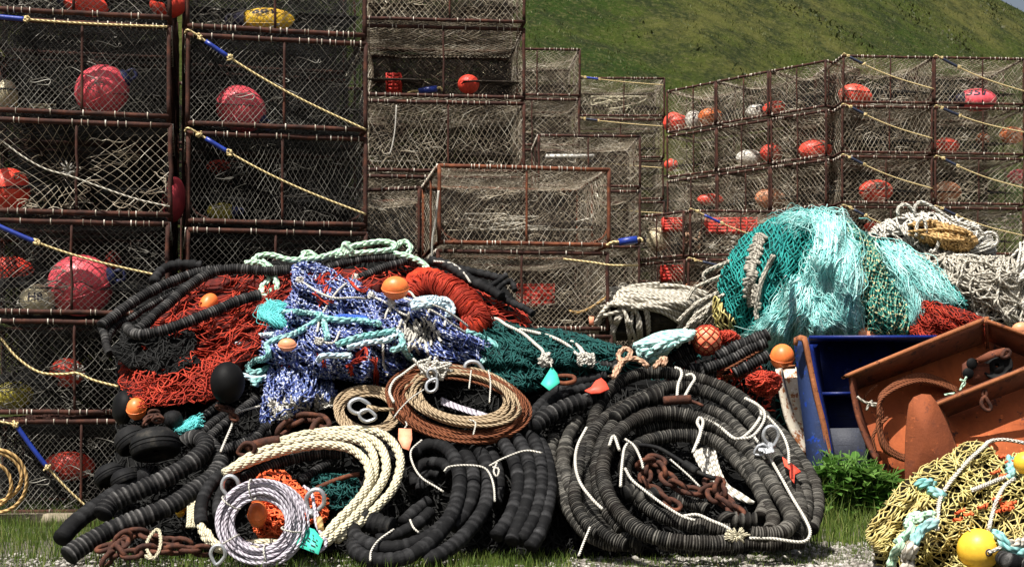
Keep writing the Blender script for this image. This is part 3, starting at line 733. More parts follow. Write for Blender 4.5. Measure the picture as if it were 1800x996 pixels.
# ---------------------------------------------------------------- floats and scraps inside the pots
def text_mesh(txt):
    cu = bpy.data.curves.new('t', 'FONT'); cu.body = txt; cu.size = 1; cu.align_x = 'CENTER'; cu.align_y = 'CENTER'; cu.resolution_u = 3; cu.offset = .022
    o = bpy.data.objects.new('t', cu); COL.objects.link(o)
    me = bpy.data.meshes.new_from_object(o.evaluated_get(bpy.context.evaluated_depsgraph_get()))
    bpy.data.objects.remove(o); bm = bmesh.new(); bm.from_mesh(me)
    bmesh.ops.triangulate(bm, faces=bm.faces)
    for _ in range(2):
        bmesh.ops.subdivide_edges(bm, edges=[e for e in bm.edges if e.calc_length() > .12], cuts=1)
        bmesh.ops.triangulate(bm, faces=bm.faces)
    v = np.array([q.co[:] for q in bm.verts]); t = [[q.index for q in f.verts] for f in bm.faces]; bm.free()
    return v, t
def rot(axis, a): return np.array(Matrix.Rotation(a, 3, axis))
def buoy(x, y, Y, rx, ry, mat, label, group='floats kept inside the crab pots', tilt=0, yaw=0, cap=None, text=None, tsize=.5, tup=.25, tlon=0, capmat='cap_blue', tmat='ink', name='float', eye=True):
    """A moulded float, photo size rx x ry pixels; cap: -1 / 1 the end with the moulded eye."""
    a = rx/FPX*Y; c_ = ry/FPX*Y
    c = P(x, y, Y); R = rot('Y', tilt)@rot('Z', yaw)
    t = thing(name, label, 'float', tuple(c-np.array((0, 0, c_))), group)
    mb = MB(); mb.ball(c, (a, c_, c_), 28, 18, R)
    if name == 'net_float' or a > .18:
        q = np.linspace(0, 2*PI, 41)[:-1]; S_ = np.stack([a*1.0*np.cos(q), c_*1.0*np.sin(q), 0*q], -1)@rot('X', .5).T@R.T; mb.tube(c+S_, .0045, 5, True)
    part('body', mb, M[mat], t)
    if cap:
        mb = MB(); ax = R@np.array((cap, 0, 0))
        mb.lathe([(.0, .16*a), (.20*a, .16*a), (.30*a, .08*a), (.34*a, -.10*a), (.42*a, -.25*a)], c+ax*a*.95, ax, 16)
        tn = R@np.array((0, 0, 1)); cc_ = c+ax*a*1.12
        mb.tube(spline(np.array([cc_+tn*.16*a, cc_+ax*.24*a+tn*.13*a, cc_+ax*.24*a-tn*.13*a, cc_-tn*.16*a]), .01), .06*a, 6)
        part('end_cap', mb, M[capmat], t)
    if text:
        v, tr = text_mesh(text); v = v*tsize
        lat = v[:, 1]+tup; lon = v[:, 0]*1.0+tlon
        q = np.stack([np.sin(lon)*np.cos(lat), -np.cos(lon)*np.cos(lat), np.sin(lat)], -1)*np.array((a, c_, c_))*1.015
        mb = MB(); mb.raw(q@rot('Y', tilt).T+c, None, None, tr); part('marking', mb, M[tmat], t)
    return t
Ya, Yb = 13.85, 14.2
c1 = lambda x, y: (x/2.371, y/2.371)
c3 = lambda x, y: (1140+x/2.371, 60+y/2.371)
buoy(*c1(425, 378), Ya, 48, 44, 'f_pink', 'large pink float with navy end behind net, far left stack second pot down', cap=1, tilt=-.5)
buoy(*c1(1005, 455), 14.3, 45, 40, 'f_pink', 'pink float with navy end in the pot beside the long yellow tie', cap=1, tilt=.55)
buoy(*c1(38, 788), 13.75, 36, 37, 'f_red', 'bright red float cut by the left edge beside the gathered net eye', cap=None)
buoy(*c1(725, 832), 14.6, 19, 40, 'f_pink', 'dull pink float in the dark gap between the two left stacks', tilt=.1)
buoy(*c1(1108, 84), 14.15, 50, 21, 'f_yellow', 'yellow oblong float marked 601 in the top row', cap=-1, text='601', tsize=.68, tup=.55, capmat='ink')
buoy(*c1(350, 12), 13.8, 44, 22, 'f_red', 'red float at the upper left edge of the picture', cap=-1, tilt=.3)
buoy(*c1(700, 20), 14.3, 32, 24, 'f_red', 'dark red float in the upper gap between the left stacks')
buoy(*c1(28, 400), 13.9, 18, 28, 'f_cream', 'greyish cream float beside the left edge, below the blue sleeve')
buoy(*c1(925, 880), 14.3, 27, 15, 'f_olive', 'dull yellow float low in the pot under the second yellow tie', cap=1)
buoy(380+5, 293, 15.0, 22, 12, 'f_red', 'small red float glimpsed at the left of the dark middle pot')
c4 = lambda x, y: (x/3.112, 380+y/3.112)
buoy(*c4(440, 378), 13.9, 57, 54, 'f_pink', 'biggest pink float, with a navy patch, beside the black hoses', cap=1, tilt=-.25)
buoy(*c4(203, 455), 13.65, 30, 27, 'f_cream', 'cream float marked HR beside the biggest pink float', text='HR', tsize=.72, tup=.12, tlon=.18)
buoy(*c4(60, 300), 14.8, 40, 26, 'f_red', 'red float in shade at the left edge behind the cream one')
buoy(*c4(620, 250), 15.0, 14, 20, 'f_red', 'sliver of red float behind the tie rope of the lower left pot')
c5 = lambda x, y: (x/2.798, 640+y/2.798)
buoy(*c5(60, 150), 14.1, 36, 26, 'f_olive', 'olive yellow float in the shaded pot near the ground')
buoy(*c5(330, 40), 14.3, 30, 26, 'f_red', 'dark red float behind the white gathered net knot')
buoy(*c5(340, 500), 14.4, 46, 26, 'f_red', 'dark red float in the lowest left pot')
YR = 27.0
def YLf(x, d=.38):                                # just inside the slanting row's faces
    k = (x-CX)/FPX; s_ = (5.732-27*k)/(.695+.719*k); return 27+.719*s_+d
_b = buoy
def buoy(x, y, Y, *a, **k): 
    if Y > 25.5: a = (a[0]*1.12, a[1]*1.18)+a[2:]; y = y-1; k['capmat'] = 'ink'
    return _b(x, y, YLf(x) if 28 <= Y < 30.8 and 1165 < x < 1440 else Y, *a, **k)
buoy(*c3(122, 372), 30.6, 20, 12, 'f_red', 'red float at the left end of the top of the slanting row', cap=1)
buoy(*c3(188, 360), 29.9, 14, 14, 'f_white', 'small white float beside an orange one in the slanting row top', text='7', tsize=.9, tup=.2)
buoy(*c3(258, 346), 29.7, 19, 13, 'f_orange', 'orange float right of the small white float, slanting row top', cap=1)
buoy(*c3(450, 326), 29.0, 17, 11, 'f_white', 'white float marked 18 lying against a red one', text='18', tsize=1.15, tup=.15, tlon=.2)
buoy(*c3(527, 312), 29.2, 20, 11, 'f_red', 'red float with dark end lying right of the white 18 float', cap=1, tilt=-.1)
buoy(*c3(800, 285), 28.2, 12, 10, 'f_cream', 'small cream float left of the round red one at the corner')
buoy(*c3(862, 262), YR+.2, 27, 18, 'f_red', 'round red float at the top of the corner stack', tilt=.2)
buoy(*c3(1368, 277), YR, 31, 17, 'f_pink', 'pink oblong float marked 357 at the top right', cap=-1, text='357', tsize=.85, tup=.5, tlon=-.15)
buoy(*c3(420, 517), 28.9, 21, 12, 'f_white', 'plain white oblong float in the slanting row, third tier')
buoy(*c3(512, 497), 29.2, 18, 14, 'f_red', 'red float right of the plain white oblong one')
buoy(*c3(696, 485), 28.4, 27, 15, 'f_red', 'red oblong float in the near end of the slanting row')
buoy(*c3(1240, 470), YR+.4, 21, 13, 'f_red', 'dark red float behind the post between the two right stacks')
buoy(*c3(1392, 438), YR+1.2, 11, 9, 'f_orange', 'small orange float in the right edge stack')
buoy(*c3(1514, 424), YR+.6, 19, 13, 'f_orange', 'orange float by the right edge under the tie rope')
buoy(*c3(258, 692), 30.2, 21, 9, 'f_red', 'flat red float low in the far end of the slanting row')
buoy(*c3(507, 686), 29.0, 24, 15, 'f_peach', 'pale orange float left of the white lettered one')
buoy(*c3(756, 672), 28.2, 25, 15, 'f_white', 'white oblong float with black lettering near the corner', text='NR', tsize=1.0, tup=.3, tlon=-.25)
buoy(*c3(947, 656), YR+.1, 27, 17, 'f_red', 'red oblong float marked in black in the corner stack', text='E1', tsize=1.0, tup=.3, tlon=.3)
buoy(*c3(1240, 660), YR+.6, 24, 16, 'f_peach', 'dull orange float in shade left of the right edge stack')
buoy(*c3(1540, 596), YR+.5, 17, 11, 'f_pink', 'small pink float at the right edge, third tier down')
buoy(*c3(935, 806), YR+.3, 14, 9, 'f_red', 'red float just showing above the white rope heap')
buoy(*c3(38, 858), 26.3, 19, 18, 'f_cream', 'round cream float left of the red crates', cap=-1)
buoy(1220, 505, 25.9, 14, 9, 'f_peach', 'pale orange float low beside the grey rope heap')
buoy(1180, 515, 26.4, 20, 10, 'f_peach', 'pale orange float half hidden by the grey rope heap')
c2 = lambda x, y: (600+x/2.372, y/2.372)
buoy(*c2(530, 352), 19.9, 19, 17, 'f_red', 'red float in the wide stack in front of a cream one')
buoy(*c2(645, 325), 27.2, 25, 19, 'f_cream', 'cream oblong float in the tall stack against the hill', cap=1)
buoy(*c2(1385, 515), 30.9, 16, 16, 'f_red', 'red float at the left corner where the slanting row begins')
buoy(*c2(1375, 690), 30.9, 11, 9, 'f_red', 'small dark red float behind a post under the far stack')

def tangle(x, y, Y, rx, ry, n, r, mat, label, group='loose line lying in the crab pots', cat='rope'):
    mb = MB()
    for k in range(n):
        q = []
        a = random.random()*6.28
        qx, qy = random.uniform(-1, 1), random.uniform(-.6, 1)
        for j in range(random.randint(5, 10)):
            a += random.gauss(0, 1.1); qx = min(max(qx+.45*math.cos(a), -1), 1); qy = min(max(qy+.5*math.sin(a), -1), 1)
            q.append(P(x+rx*qx, y+ry*qy, Y+random.uniform(-.2, .2)))
        mb.tube(spline(np.array(q), .03), r, 5, u0=k*3)
    return solo('rope_tangle', mb, M[mat], label, cat, group)
tangle(*c3(400, 690), 28.9, 18, 9, 9, .012, 'white_rope', 'tangle of white line left of the pale orange float')
tangle(*c3(160, 545), 30.3, 24, 10, 8, .012, 'grey_rope', 'tangle of grey line at the far end of the slanting row')
tangle(*c3(740, 285), 28.2, 18, 11, 10, .012, 'grey_rope', 'bundle of pale line left of the round red float')
tangle(*c3(290, 872), 26.1, 30, 11, 12, .013, 'white_rope', 'tangle of white and straw line under the red crates')
tangle(*c3(185, 862), 25.9, 12, 14, 7, .02, 'pink_rope', 'red and white coiled rope between the cream float and the line')
tangle(*c3(640, 690), 28.5, 20, 10, 9, .012, 'grey_rope', 'pale line in the near end of the slanting row')
tangle(*c3(1450, 780), 27.4, 40, 12, 9, .014, 'grey_rope', 'pale line in the lower right edge pot')
tangle(*c3(1000, 285), 27.4, 40, 6, 7, .012, 'grey_rope', 'pale line along the floor of the top corner pot')
tangle(1090, 190, 33.2, 50, 20, 14, .016, 'cream_rope', 'straw coloured line filling the top of the farthest stack')
tangle(930, 390, 16.7, 110, 14, 12, .010, 'grey_rope', 'loose twine on the floor of the orange rusted pot')
tangle(690, 275, 19.7, 45, 9, 9, .014, 'grey_rope', 'grey line lying along the wide stack')
tangle(75, 190, 13.9, 22, 6, 9, .010, 'cream_rope', 'short straw twine beside the greyish cream float')
for (x, y, Y, w_, h_, lab) in ((1182, 395, 26.0, 34, 22, 'red plastic crate behind the cream float'), (1284, 397, 26.1, 86, 26, 'long red plastic crate under the blue sleeved tie'),
                             (1180, 480, 26.0, 36, 26, 'red plastic crate in the lower pot beside the grey rope'), (941, 519, 16.7, 62, 38, 'red plastic crate in the pot above the dark green net'),
                             (693, 148, 19.9, 22, 30, 'torn red plastic crate in the wide stack upper tier')):
    a, h = w_/FPX*Y, h_/FPX*Y; c = P(x, y, Y); mb = MB()
    for sx in (-1, 1): mb.box(c+np.array((sx*a/2, 0, 0)), (.03, .34, h))
    for zz in np.linspace(-h/2+.02, h/2-.02, 5):
        mb.box(c+np.array((0, -.16, zz)), (a, .02, h/5*.72)); mb.box(c+np.array((0, .16, zz)), (a, .02, h/5*.72))
    mb.box(c+np.array((0, 0, -h/2)), (a, .32, .02))
    for t in np.linspace(-.5, .5, max(3, int(w_/14)))[1:-1]: mb.box(c+np.array((t*a, -.175, 0)), (.03, .012, h))
    solo('slatted_crate', mb, M['crate_red'], lab, 'crate', 'red crates inside the crab pots', False)
# white plastic strip and brown boards inside pots
mb = MB(); mb.plate(P(np.array([960, 1045, 1042, 958]), np.array([271, 271, 277, 277]), 24.8), .03)
solo('plastic_strip', mb, M['strip_white'], 'white plastic strip lying in the stack right of the wide one', 'strip')
# the white gathered eyes of two door nets
for (x, y, Y, lab) in ((120, 300, 13.75, 'eye of black net gathered with white twine in the left pot'), (139, 655, 13.6, 'white twine rosette tying the net of the shaded lower pot')):
    mb = MB()
    for k in range(11):
        a = k/11*2*PI+random.uniform(-.2, .2); L = random.uniform(9, 16)
        mb.tube(spline(np.array([P(x+2*math.cos(a), y+3*math.sin(a), Y-.03), P(x+L*.6*math.cos(a), y+L*.75*math.sin(a), Y-.09), P(x+L*math.cos(a), y+L*1.1*math.sin(a), Y-.02)]), .015), .008, 6)
    solo('net_eye', mb, M['line'], lab, 'knot', None)
for (pts, Y, r, mat, lab) in (([(0,245),(40,275),(80,297),(125,310),(180,330),(240,350),(298,363)], 13.35, .008, 'grey_rope', 'thin grey line across the gathered net of the left pot'),
                              ([(0,592),(30,628),(70,654),(115,657),(135,655),(165,668),(212,680)], 13.35, .011, 'tie', 'sagging pale line to the white twine rosette'),
                              ([(771,335),(765,390),(760,420),(759,458)], 15.6, .011, 'line', 'white cord hanging down before the orange rusted frame'),
                              ([(697,185),(694,230),(688,262),(684,272)], 18.7, .009, 'line', 'white loop of cord hanging in the wide stack'),
                              ([(990,455),(1040,461),(1075,466),(1122,466)], 15.7, .011, 'tie', 'straw line across the pot above the grey rope heap')):
    mb = MB(); mb.tube(spline(P(np.array(pts)[:, 0], np.array(pts)[:, 1], Y), .04), r, 6)
    solo('hanging_line', mb, M[mat], lab, 'line')
# blue sleeves lashed on the right ends
for (x, y, Y, lab) in ((1104, 423, 15.55, 'blue sleeve on a lashing beside the orange rusted pot'), (752, 158, 19.6, 'blue sleeve inside the upper tier of the wide stack')):
    mb = MB(); mb.tube(P(np.array([x-16, x, x+16]), np.array([y+3, y, y-2]), Y), .04, 10)
    t = thing('lashing', lab, 'lashing', tuple(P(x, y+8, Y))); part('sleeve', mb, M['sleeve'], t)
    mb = MB(); mb.tube(spline(P(np.array([x-38, x-26, x-14]), np.array([y+8, y+2, y+3]), Y), .02), .014, 6); mb.tube(spline(P(np.array([x+14, x+22, x+26]), np.array([y-2, y-4, y+2]), Y), .02), .014, 6)
    part('lashing_rope', mb, M['tie'], t)
mb = MB(); mb.plate(P(np.array([1270, 1279, 1279, 1271])-235, np.array([556, 556, 572, 571]), 15.7), .01)
solo('plastic_tag', mb, M['tag_orange'], 'small orange tag tied in the pot left of the grey rope heap', 'tag')
# timber dunnage under the far left stack
mb = MB(); mb.box((P(-60, 890, 12.95)+P(152, 890, 12.95))/2*np.array((1, 1, 0))+np.array((0, 0, .04)), (1.35, .16, .11), rot('Z', .06))
solo('timber_beam', mb, M['timber'], 'weathered timber beam on the grass before the far left stack', 'timber', smooth=False)
# the tan hoop at the left edge
mb = MB()
for cx, cy, a, b_ in ((-5, 845, 52, 55), (-22, 838, 60, 46), (-20, 852, 40, 40)):
    q = [(cx+a*math.cos(t), cy+b_*math.sin(t)) for t in np.linspace(0, 2*PI, 15)[:-1]]
    mb.tube(spline(P(np.array(q)[:, 0], np.array(q)[:, 1], 12.75+np.sin(np.linspace(0, 6.28, 14))*.05), .03, True), .016, 8, True)
solo('hose_coil', mb, M['tan_rope'], 'coil of tan hose leaning at the left edge', 'hose')
# ================================================================ heaps of net and rope
class Heap:
    """A rounded heap whose outline the photo gives; Y0(y) is the sheet it swells from."""
    def __init__(s, outline, Y0, bulge, pw=2.2, folds=(), back=.25, centre=None):
        o = np.asarray(outline, float)
        s.o = spline(o, 3, True); s.c = np.array(centre if centre is not None else (s.o.min(0)+s.o.max(0))/2, float)
        d = s.o-s.c; a = np.arctan2(d[:, 1], d[:, 0]); r = np.hypot(d[:, 0], d[:, 1])
        A = np.linspace(-PI, PI, 721); k = np.argsort(a); aa = a[k]; rr = r[k]
        s.A = A; s.Rt = np.interp(A, np.r_[aa[-1]-2*PI, aa, aa[0]+2*PI], np.r_[rr[-1], rr, rr[0]])
        s.Y0 = Y0 if callable(Y0) else (lambda y: np.asarray(y)*0+Y0)
        s.bulge = bulge; s.pw = pw; s.folds = folds; s.back = back
        s.lo = s.o.min(0); s.hi = s.o.max(0)
    def rho(s, x, y):
        dx = np.asarray(x, float)-s.c[0]; dy = np.asarray(y, float)-s.c[1]
        return np.hypot(dx, dy)/np.interp(np.arctan2(dy, dx), s.A, s.Rt)
    def Y(s, x, y, lift=0.0):
        r = np.clip(s.rho(x, y), 0, 1); pr = np.sqrt(np.maximum(1-r**s.pw, 0))
        h = s.bulge*pr
        for (ang, wl, amp, seed) in s.folds:          # ridges running along ang (degrees)
            ca, sa = math.cos(math.radians(ang)), math.sin(math.radians(ang))
            u = (np.asarray(x)*ca+np.asarray(y)*sa)/wl; v = (-np.asarray(x)*sa+np.asarray(y)*ca)/wl
            h = h+amp*np.minimum(1, pr*1.6)*(1-2*np.abs(2*fbm(u*.3, v, seed, 3)))
        return s.Y0(y)-h-lift
    def at(s, x, y, lift=0.0): return P(x, y, s.Y(x, y, lift))
    def core(s, inset=.99, sink=.03, nr=26, na=110):
        mb = MB(); R = (np.arange(nr)/(nr-1))*inset; a = np.arange(na)/na*2*PI-PI
        Rr = np.interp(a, s.A, s.Rt)
        X = s.c[0]+R[1:, None]*Rr*np.cos(a); Y_ = s.c[1]+R[1:, None]*Rr*np.sin(a)
        f = s.at(X, Y_, -sink).reshape(-1, 3); n1 = (nr-1)*na
        hb = s.back*np.sqrt(np.maximum(1-(R[1:, None]/inset)**2, 0))+0*Rr
        Yb = s.Y(X, Y_, -sink); Yb = np.maximum(s.Y0(Y_)+hb, Yb+.005)
        b_ = P(X, Y_, Yb).reshape(-1, 3)
        v = np.vstack([f, b_, s.at(s.c[0], s.c[1], -sink)[None], P(s.c[0], s.c[1], s.Y0(s.c[1])+s.back)[None]])
        I, K = np.meshgrid(np.arange(nr-2), np.arange(na), indexing='ij')
        q1 = np.stack([I*na+K, I*na+(K+1) % na, (I+1)*na+(K+1) % na, (I+1)*na+K], -1).reshape(-1, 4)
        q2 = (q1+n1)[:, ::-1]
        k = np.arange(na); e = (nr-2)*na
        q3 = np.stack([e+k, e+(k+1) % na, n1+e+(k+1) % na, n1+e+k], -1)
        t = [(2*n1, x, (x+1) % na) for x in range(na)]+[(2*n1+1, n1+(x+1) % na, n1+x) for x in range(na)]
        mb.raw(v, np.vstack([q1, q2, q3]), None, t); return mb
    def sweep(s, mb, pts, r, lift=0.0, lim=1.0, sides=4, wob=.0, seed=0, jl=.0, rope=False):
        """Lay a strand along photo points pts on the heap; only what lies inside the outline."""
        x, y = pts[:, 0], pts[:, 1]
        ins = s.rho(x, y) < lim
        if not ins.any(): return
        e = np.flatnonzero(np.diff(np.r_[0, ins.astype(int), 0]))
        for a, b_ in zip(e[::2], e[1::2]):
            if b_-a < 4: continue
            xx, yy = x[a:b_], y[a:b_]
            l = lift+wob*(vnoise(xx/12+seed*3.1, yy/12, seed)+.6*vnoise(xx/19, yy/19+seed, seed+3))
            p = s.at(xx, yy, l)
            if rope: mb.rope(p, r)
            else: mb.tube(p, r, sides, caps=False, u0=random.random()*60)
    def net(s, mb, theta, phi, sp, r, warp=14, wl=70, lift=.01, wob=.02, step=4, lim=.995, seed=0, sides=4, keep=1.0, region=None):
        L = np.hypot(*(s.hi-s.lo))*.62+warp; m = (s.lo+s.hi)/2
        for sg in (1, -1):
            th = math.radians(theta+sg*phi); d = np.array([math.cos(th), math.sin(th)]); pn = np.array([-d[1], d[0]])
            o = -L
            while o < L:
                o += sp*random.uniform(.7, 1.3)
                if random.random() > keep: continue
                t = np.arange(-L, L, step); x = m[0]+d[0]*t+pn[0]*o; y = m[1]+d[1]*t+pn[1]*o
                wx = 2*warp*fbm(x/wl, y/wl, seed+1, 3); wy = 2*warp*fbm(x/wl, y/wl, seed+51, 3)
                zz = sp*.22*np.sin(t/sp*1.3+o)                  # the give of each mesh
                pts = np.stack([x+wx+pn[0]*zz, y+wy+pn[1]*zz], 1)
                if region is not None:
                    for seg in region(pts): s.sweep(mb, seg, r, lift, lim, sides, wob, seed+int(o*10) % 97)
                else: s.sweep(mb, pts, r, lift, lim, sides, wob, seed+int(o*10) % 97)
    def loose(s, mb, n, r, length=(20, 70), lift=.03, wob=.04, seed=0, sides=4, lim=.99, theta=None, spread=180, curl=.35):
        for k in range(n):
            while True:
                x = random.uniform(s.lo[0], s.hi[0]); y = random.uniform(s.lo[1], s.hi[1])
                if s.rho(x, y) < lim: break
            a = math.radians((theta or 0)+random.uniform(-spread, spread)); L = random.uniform(*length); q = [(x, y)]
            for j in range(int(L/4)):
                a += random.gauss(0, curl); q.append((q[-1][0]+4*math.cos(a), q[-1][1]+4*math.sin(a)))
            s.sweep(mb, np.array(q), r, lift*random.uniform(.3, 1.6), lim+.02, sides, wob, seed+k)
    def flow(s, mb, guides, n, r, lift=(.0, .05), jit=4, sides=3, ends=(.0, .25), wav=5, lim=1.3, step=5, taper=True, clump=22):
        """Many fibres running between guide lines (photo points), as combed hair does."""
        G = [spline(np.array(g, float), 4) for g in guides]; G = [np.stack([np.interp(np.linspace(0, 1, 60), np.linspace(0, 1, len(g)), g[:, k]) for k in (0, 1)], 1) for g in G]
        for k in range(n):
            u = (random.randint(0, clump)+random.gauss(0, .22))/clump*(len(G)-1); u = min(max(u, 0), len(G)-1.001); i = int(u); f = u-i
            g = G[i]*(1-f)+G[i+1]*f
            a = random.random()**2*.55 if random.random() < .6 else 0; b_ = 1-random.random()*ends[1]-ends[0]*random.random()
            if b_-a < .15: continue
            t = np.linspace(a, b_, max(6, int(60*(b_-a)))); ii = np.linspace(0, 1, 60)
            x = np.interp(t, ii, g[:, 0]); y = np.interp(t, ii, g[:, 1])
            sd = random.randint(0, 9999); ww = wav*random.uniform(.3, 1.5)
            x = x+ww*2*fbm(t*4+sd, t*0+sd*.37, sd % 50, 2)+random.gauss(0, jit); y = y+ww*2*fbm(t*4+sd*1.7, t*0, sd % 47, 2)+random.gauss(0, jit*.5)
            l = random.uniform(*lift)+.03*vnoise(t*5, t*0+sd, 3)
            p = s.at(x, y, l)
            rr = r*random.uniform(.6, 1.35)
            mb.tube(p, rr*(np.linspace(1, .35, len(t)) if taper else 1), sides, caps=False, u0=random.random()*90)

def path3(k, pts, off=0.0, Yf=ydep, closed=False, step=None, wob=.0):
    """Photo points (crop k) to a smooth 3D path; off brings it towards the camera (may vary along it)."""
    q = cc(k, pts); n = len(q)
    o = np.broadcast_to(np.asarray(off, float), (n,)) if np.ndim(off) == 0 else np.interp(np.linspace(0, 1, n), np.linspace(0, 1, len(off)), off)
    Y = (Yf(q[:, 0], q[:, 1]) if Yf not in (ydep,) else ydep(q[:, 1]))-o
    if wob: Y = Y+np.array([random.uniform(-wob, wob) for _ in range(n)])
    return spline(P(q[:, 0], q[:, 1], Y), step or .03, closed)

def chain(mb, p, L, r, start=0):
    """Stud-less links along path p."""
    p = resample(p, L*.74); t, n, b_ = frames(p)
    for i in range(len(p)):
        a = np.linspace(0, 2*PI, 15)[:-1]; u = n[i] if (i+start) % 2 else b_[i]
        u = u*.93+(b_[i] if (i+start) % 2 else n[i])*random.uniform(-.35, .35); u /= np.linalg.norm(u)
        e = np.sign(np.cos(a))*np.abs(np.cos(a))**.75*L*.5
        mb.tube(p[i]+np.outer(e, t[i])+np.outer(np.sin(a)*L*.30, u), r, 7, True)
def thimble(mb, c, ang, L, r, nrm=(0, -1, 0), w=.36):
    """A teardrop eye of grooved steel, point along ang in the picture plane."""
    d = np.array([math.cos(ang), .15, -math.sin(ang)]); d /= np.linalg.norm(d); u = np.cross(d, np.array(nrm)); u /= np.linalg.norm(u)
    a = np.linspace(0, 2*PI, 21)[:-1]
    x = np.cos(a); yv = np.sin(a)*(1-.45*(x > 0)*x)
    mb.tube(np.asarray(c)+np.outer(x*L/2, d)+np.outer(yv*L*w, u), r, 8, True, flat=1.5)
def cable_coil(mb, cx, cy, rx, ry, rot_, n, spread, r, Yc, tilt, thick=.06, arc=(0, 2*PI), rnd=.03, seed=0):
    """Loops of wire lying over one another: an ellipse in the picture; the upper part lies deeper by tilt."""
    rr = random.Random(seed)
    for k in range(n):
        f = 1+spread*(k/(max(n-1, 1))-.5)*2*1.0
        dx, dy = rr.uniform(-3, 3), rr.uniform(-3, 3); th = thick*rr.uniform(-1, 1)
        a = np.linspace(arc[0], arc[1], 40); w1, w2 = rr.random()*6, rr.random()*6
        fa = f*(1+rnd*np.sin(2*a+w1)+rnd*.6*np.sin(3*a+w2))
        x0 = rx*fa*np.cos(a); y0 = ry*fa*np.sin(a); c_, s_ = math.cos(rot_), math.sin(rot_)
        x = cx+dx+x0*c_-y0*s_; y = cy+dy+x0*s_+y0*c_
        Y = Yc-(y-cy)/max(ry, 1)*tilt-th-.02*np.sin(a*2+w1)
        p = P(x, y, Y)
        if arc[1]-arc[0] > 6.2: mb.tube(spline(p[:-1], .035, True), r, 7, True, u0=rr.random()*30)
        else: mb.tube(spline(p, .035), r, 7, u0=rr.random()*30)
def whip(mb, p, i, R, r, turns=2, w=.02):
    """Lashing turned round a path p at index i."""
    t, n, b_ = frames(p); i = int(np.clip(i, 1, len(p)-2))
    a = np.linspace(0, turns*2*PI, turns*14)
    mb.tube(p[i]+R*(np.cos(a)[:, None]*n[i]+np.sin(a)[:, None]*b_[i])+np.outer(np.linspace(-w, w, len(a)), t[i]), r, 5)

def hose_thing(name, label, lines, mat, r, disc=.03, cat='hose', group='hoses strung with rubber discs', jit=.06, sides=14, groove=.8):
    out = []
    for ln in lines:
        k, q, off = ln[:3]; rr = ln[3] if len(ln) > 3 else r; Yf = ln[4] if len(ln) > 4 else ydep
        mb = MB(); mb.hose(path3(k, q, off, Yf, step=.02), rr, disc, jit, groove, sides); out.append(mb)
    if len(out) == 1: return solo(name, out[0], M[mat], label, cat, group)
    b_ = np.array([m.base() for m in out]); t = thing(name, label, cat, (b_[:, 0].mean(), b_[:, 1].mean(), b_[:, 2].min()), group)
    for m in out: part('hose_length', m, M[mat], t)
    return t
def rope_set(name, label, paths, mat, r, cat='rope', group='ropes over the pile', laid=True):
    ms = []
    for p in paths:
        mb = MB(); mb.rope(p, r) if laid else mb.tube(p, r, 7); ms.append(mb)
    if len(ms) == 1: return solo(name, ms[0], M[mat], label, cat, group)
    b_ = np.array([m.base() for m in ms]); t = thing(name, label, cat, (b_[:, 0].mean(), b_[:, 1].mean(), b_[:, 2].min()), group)
    for m in ms: part('rope_length', m, M[mat], t)
    return t
# ---- black net mass that carries the pile
black = Heap([(205,585),(300,490),(480,455),(660,445),(860,480),(960,600),(1060,660),(1200,668),(1310,705),(1365,740),(1390,870),(1385,960),(1200,978),(800,985),(420,985),(230,965),(190,880),(205,740)],
             lambda y: ydep(y)+.34, .16, 3, ((20, 60, .07, 5), (100, 45, .05, 8)), .45)
t = thing('fishing_net', 'heap of black netting underneath the hoses and coils in the middle', 'fishing net', tuple(P(800, 985, 10.2)), 'heaps of fishing net')
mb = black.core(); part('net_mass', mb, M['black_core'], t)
mb = MB(); black.net(mb, 20, 38, 13, .006, 18, 60, .0, .06, 6, seed=4); black.loose(mb, 500, .006, (30, 110), .05, .08); part('netting', mb, M['black_net'], t)

# ---- red net, left of the blue heap
red = Heap(cc('p', [(205,650),(225,600),(300,520),(360,490),(440,478),(560,470),(640,470),(700,500),(560,600),(440,640),(400,700),(330,712),(240,718),(212,690)]),
           lambda y: ydep(y)+.10, .26, 2.4, ((-25, 38, .13, 2), (60, 60, .09, 3)), .3, (400, 590))
t = thing('fishing_net', 'bright red net piled under the thin black hoses on the left', 'fishing net', tuple(P(330, 715, 11.4)), 'heaps of fishing net')
part('net_mass', red.core(.97, .05), M['red_core'], t)
mb = MB()
red.net(mb, -24, 16, 9.5, .0046, 18, 55, .012, .05, 4, seed=1); red.net(mb, -35, 30, 22, .0045, 26, 60, .04, .07, 4, seed=7, keep=.5)
red.loose(mb, 60, .0045, (20, 60), .05, .07, theta=-30, spread=60)
part('netting', mb, M['red_net'], t)
# lower skirt of the red net
sk = Heap(cc('p', [(222,690),(240,650),(300,655),(370,625),(410,640),(385,690),(370,705),(300,712),(240,715)]), lambda y: ydep(y)-.30, .10, 2, ((-30, 25, .05, 4),), .2)
mb = MB(); sk.net(mb, -20, 24, 9, .0045, 12, 50, .01, .03, 4, seed=12); sk.loose(mb, 60, .005, (20, 50), .03, .05)
part('net_skirt', mb, M['red_net'], t)

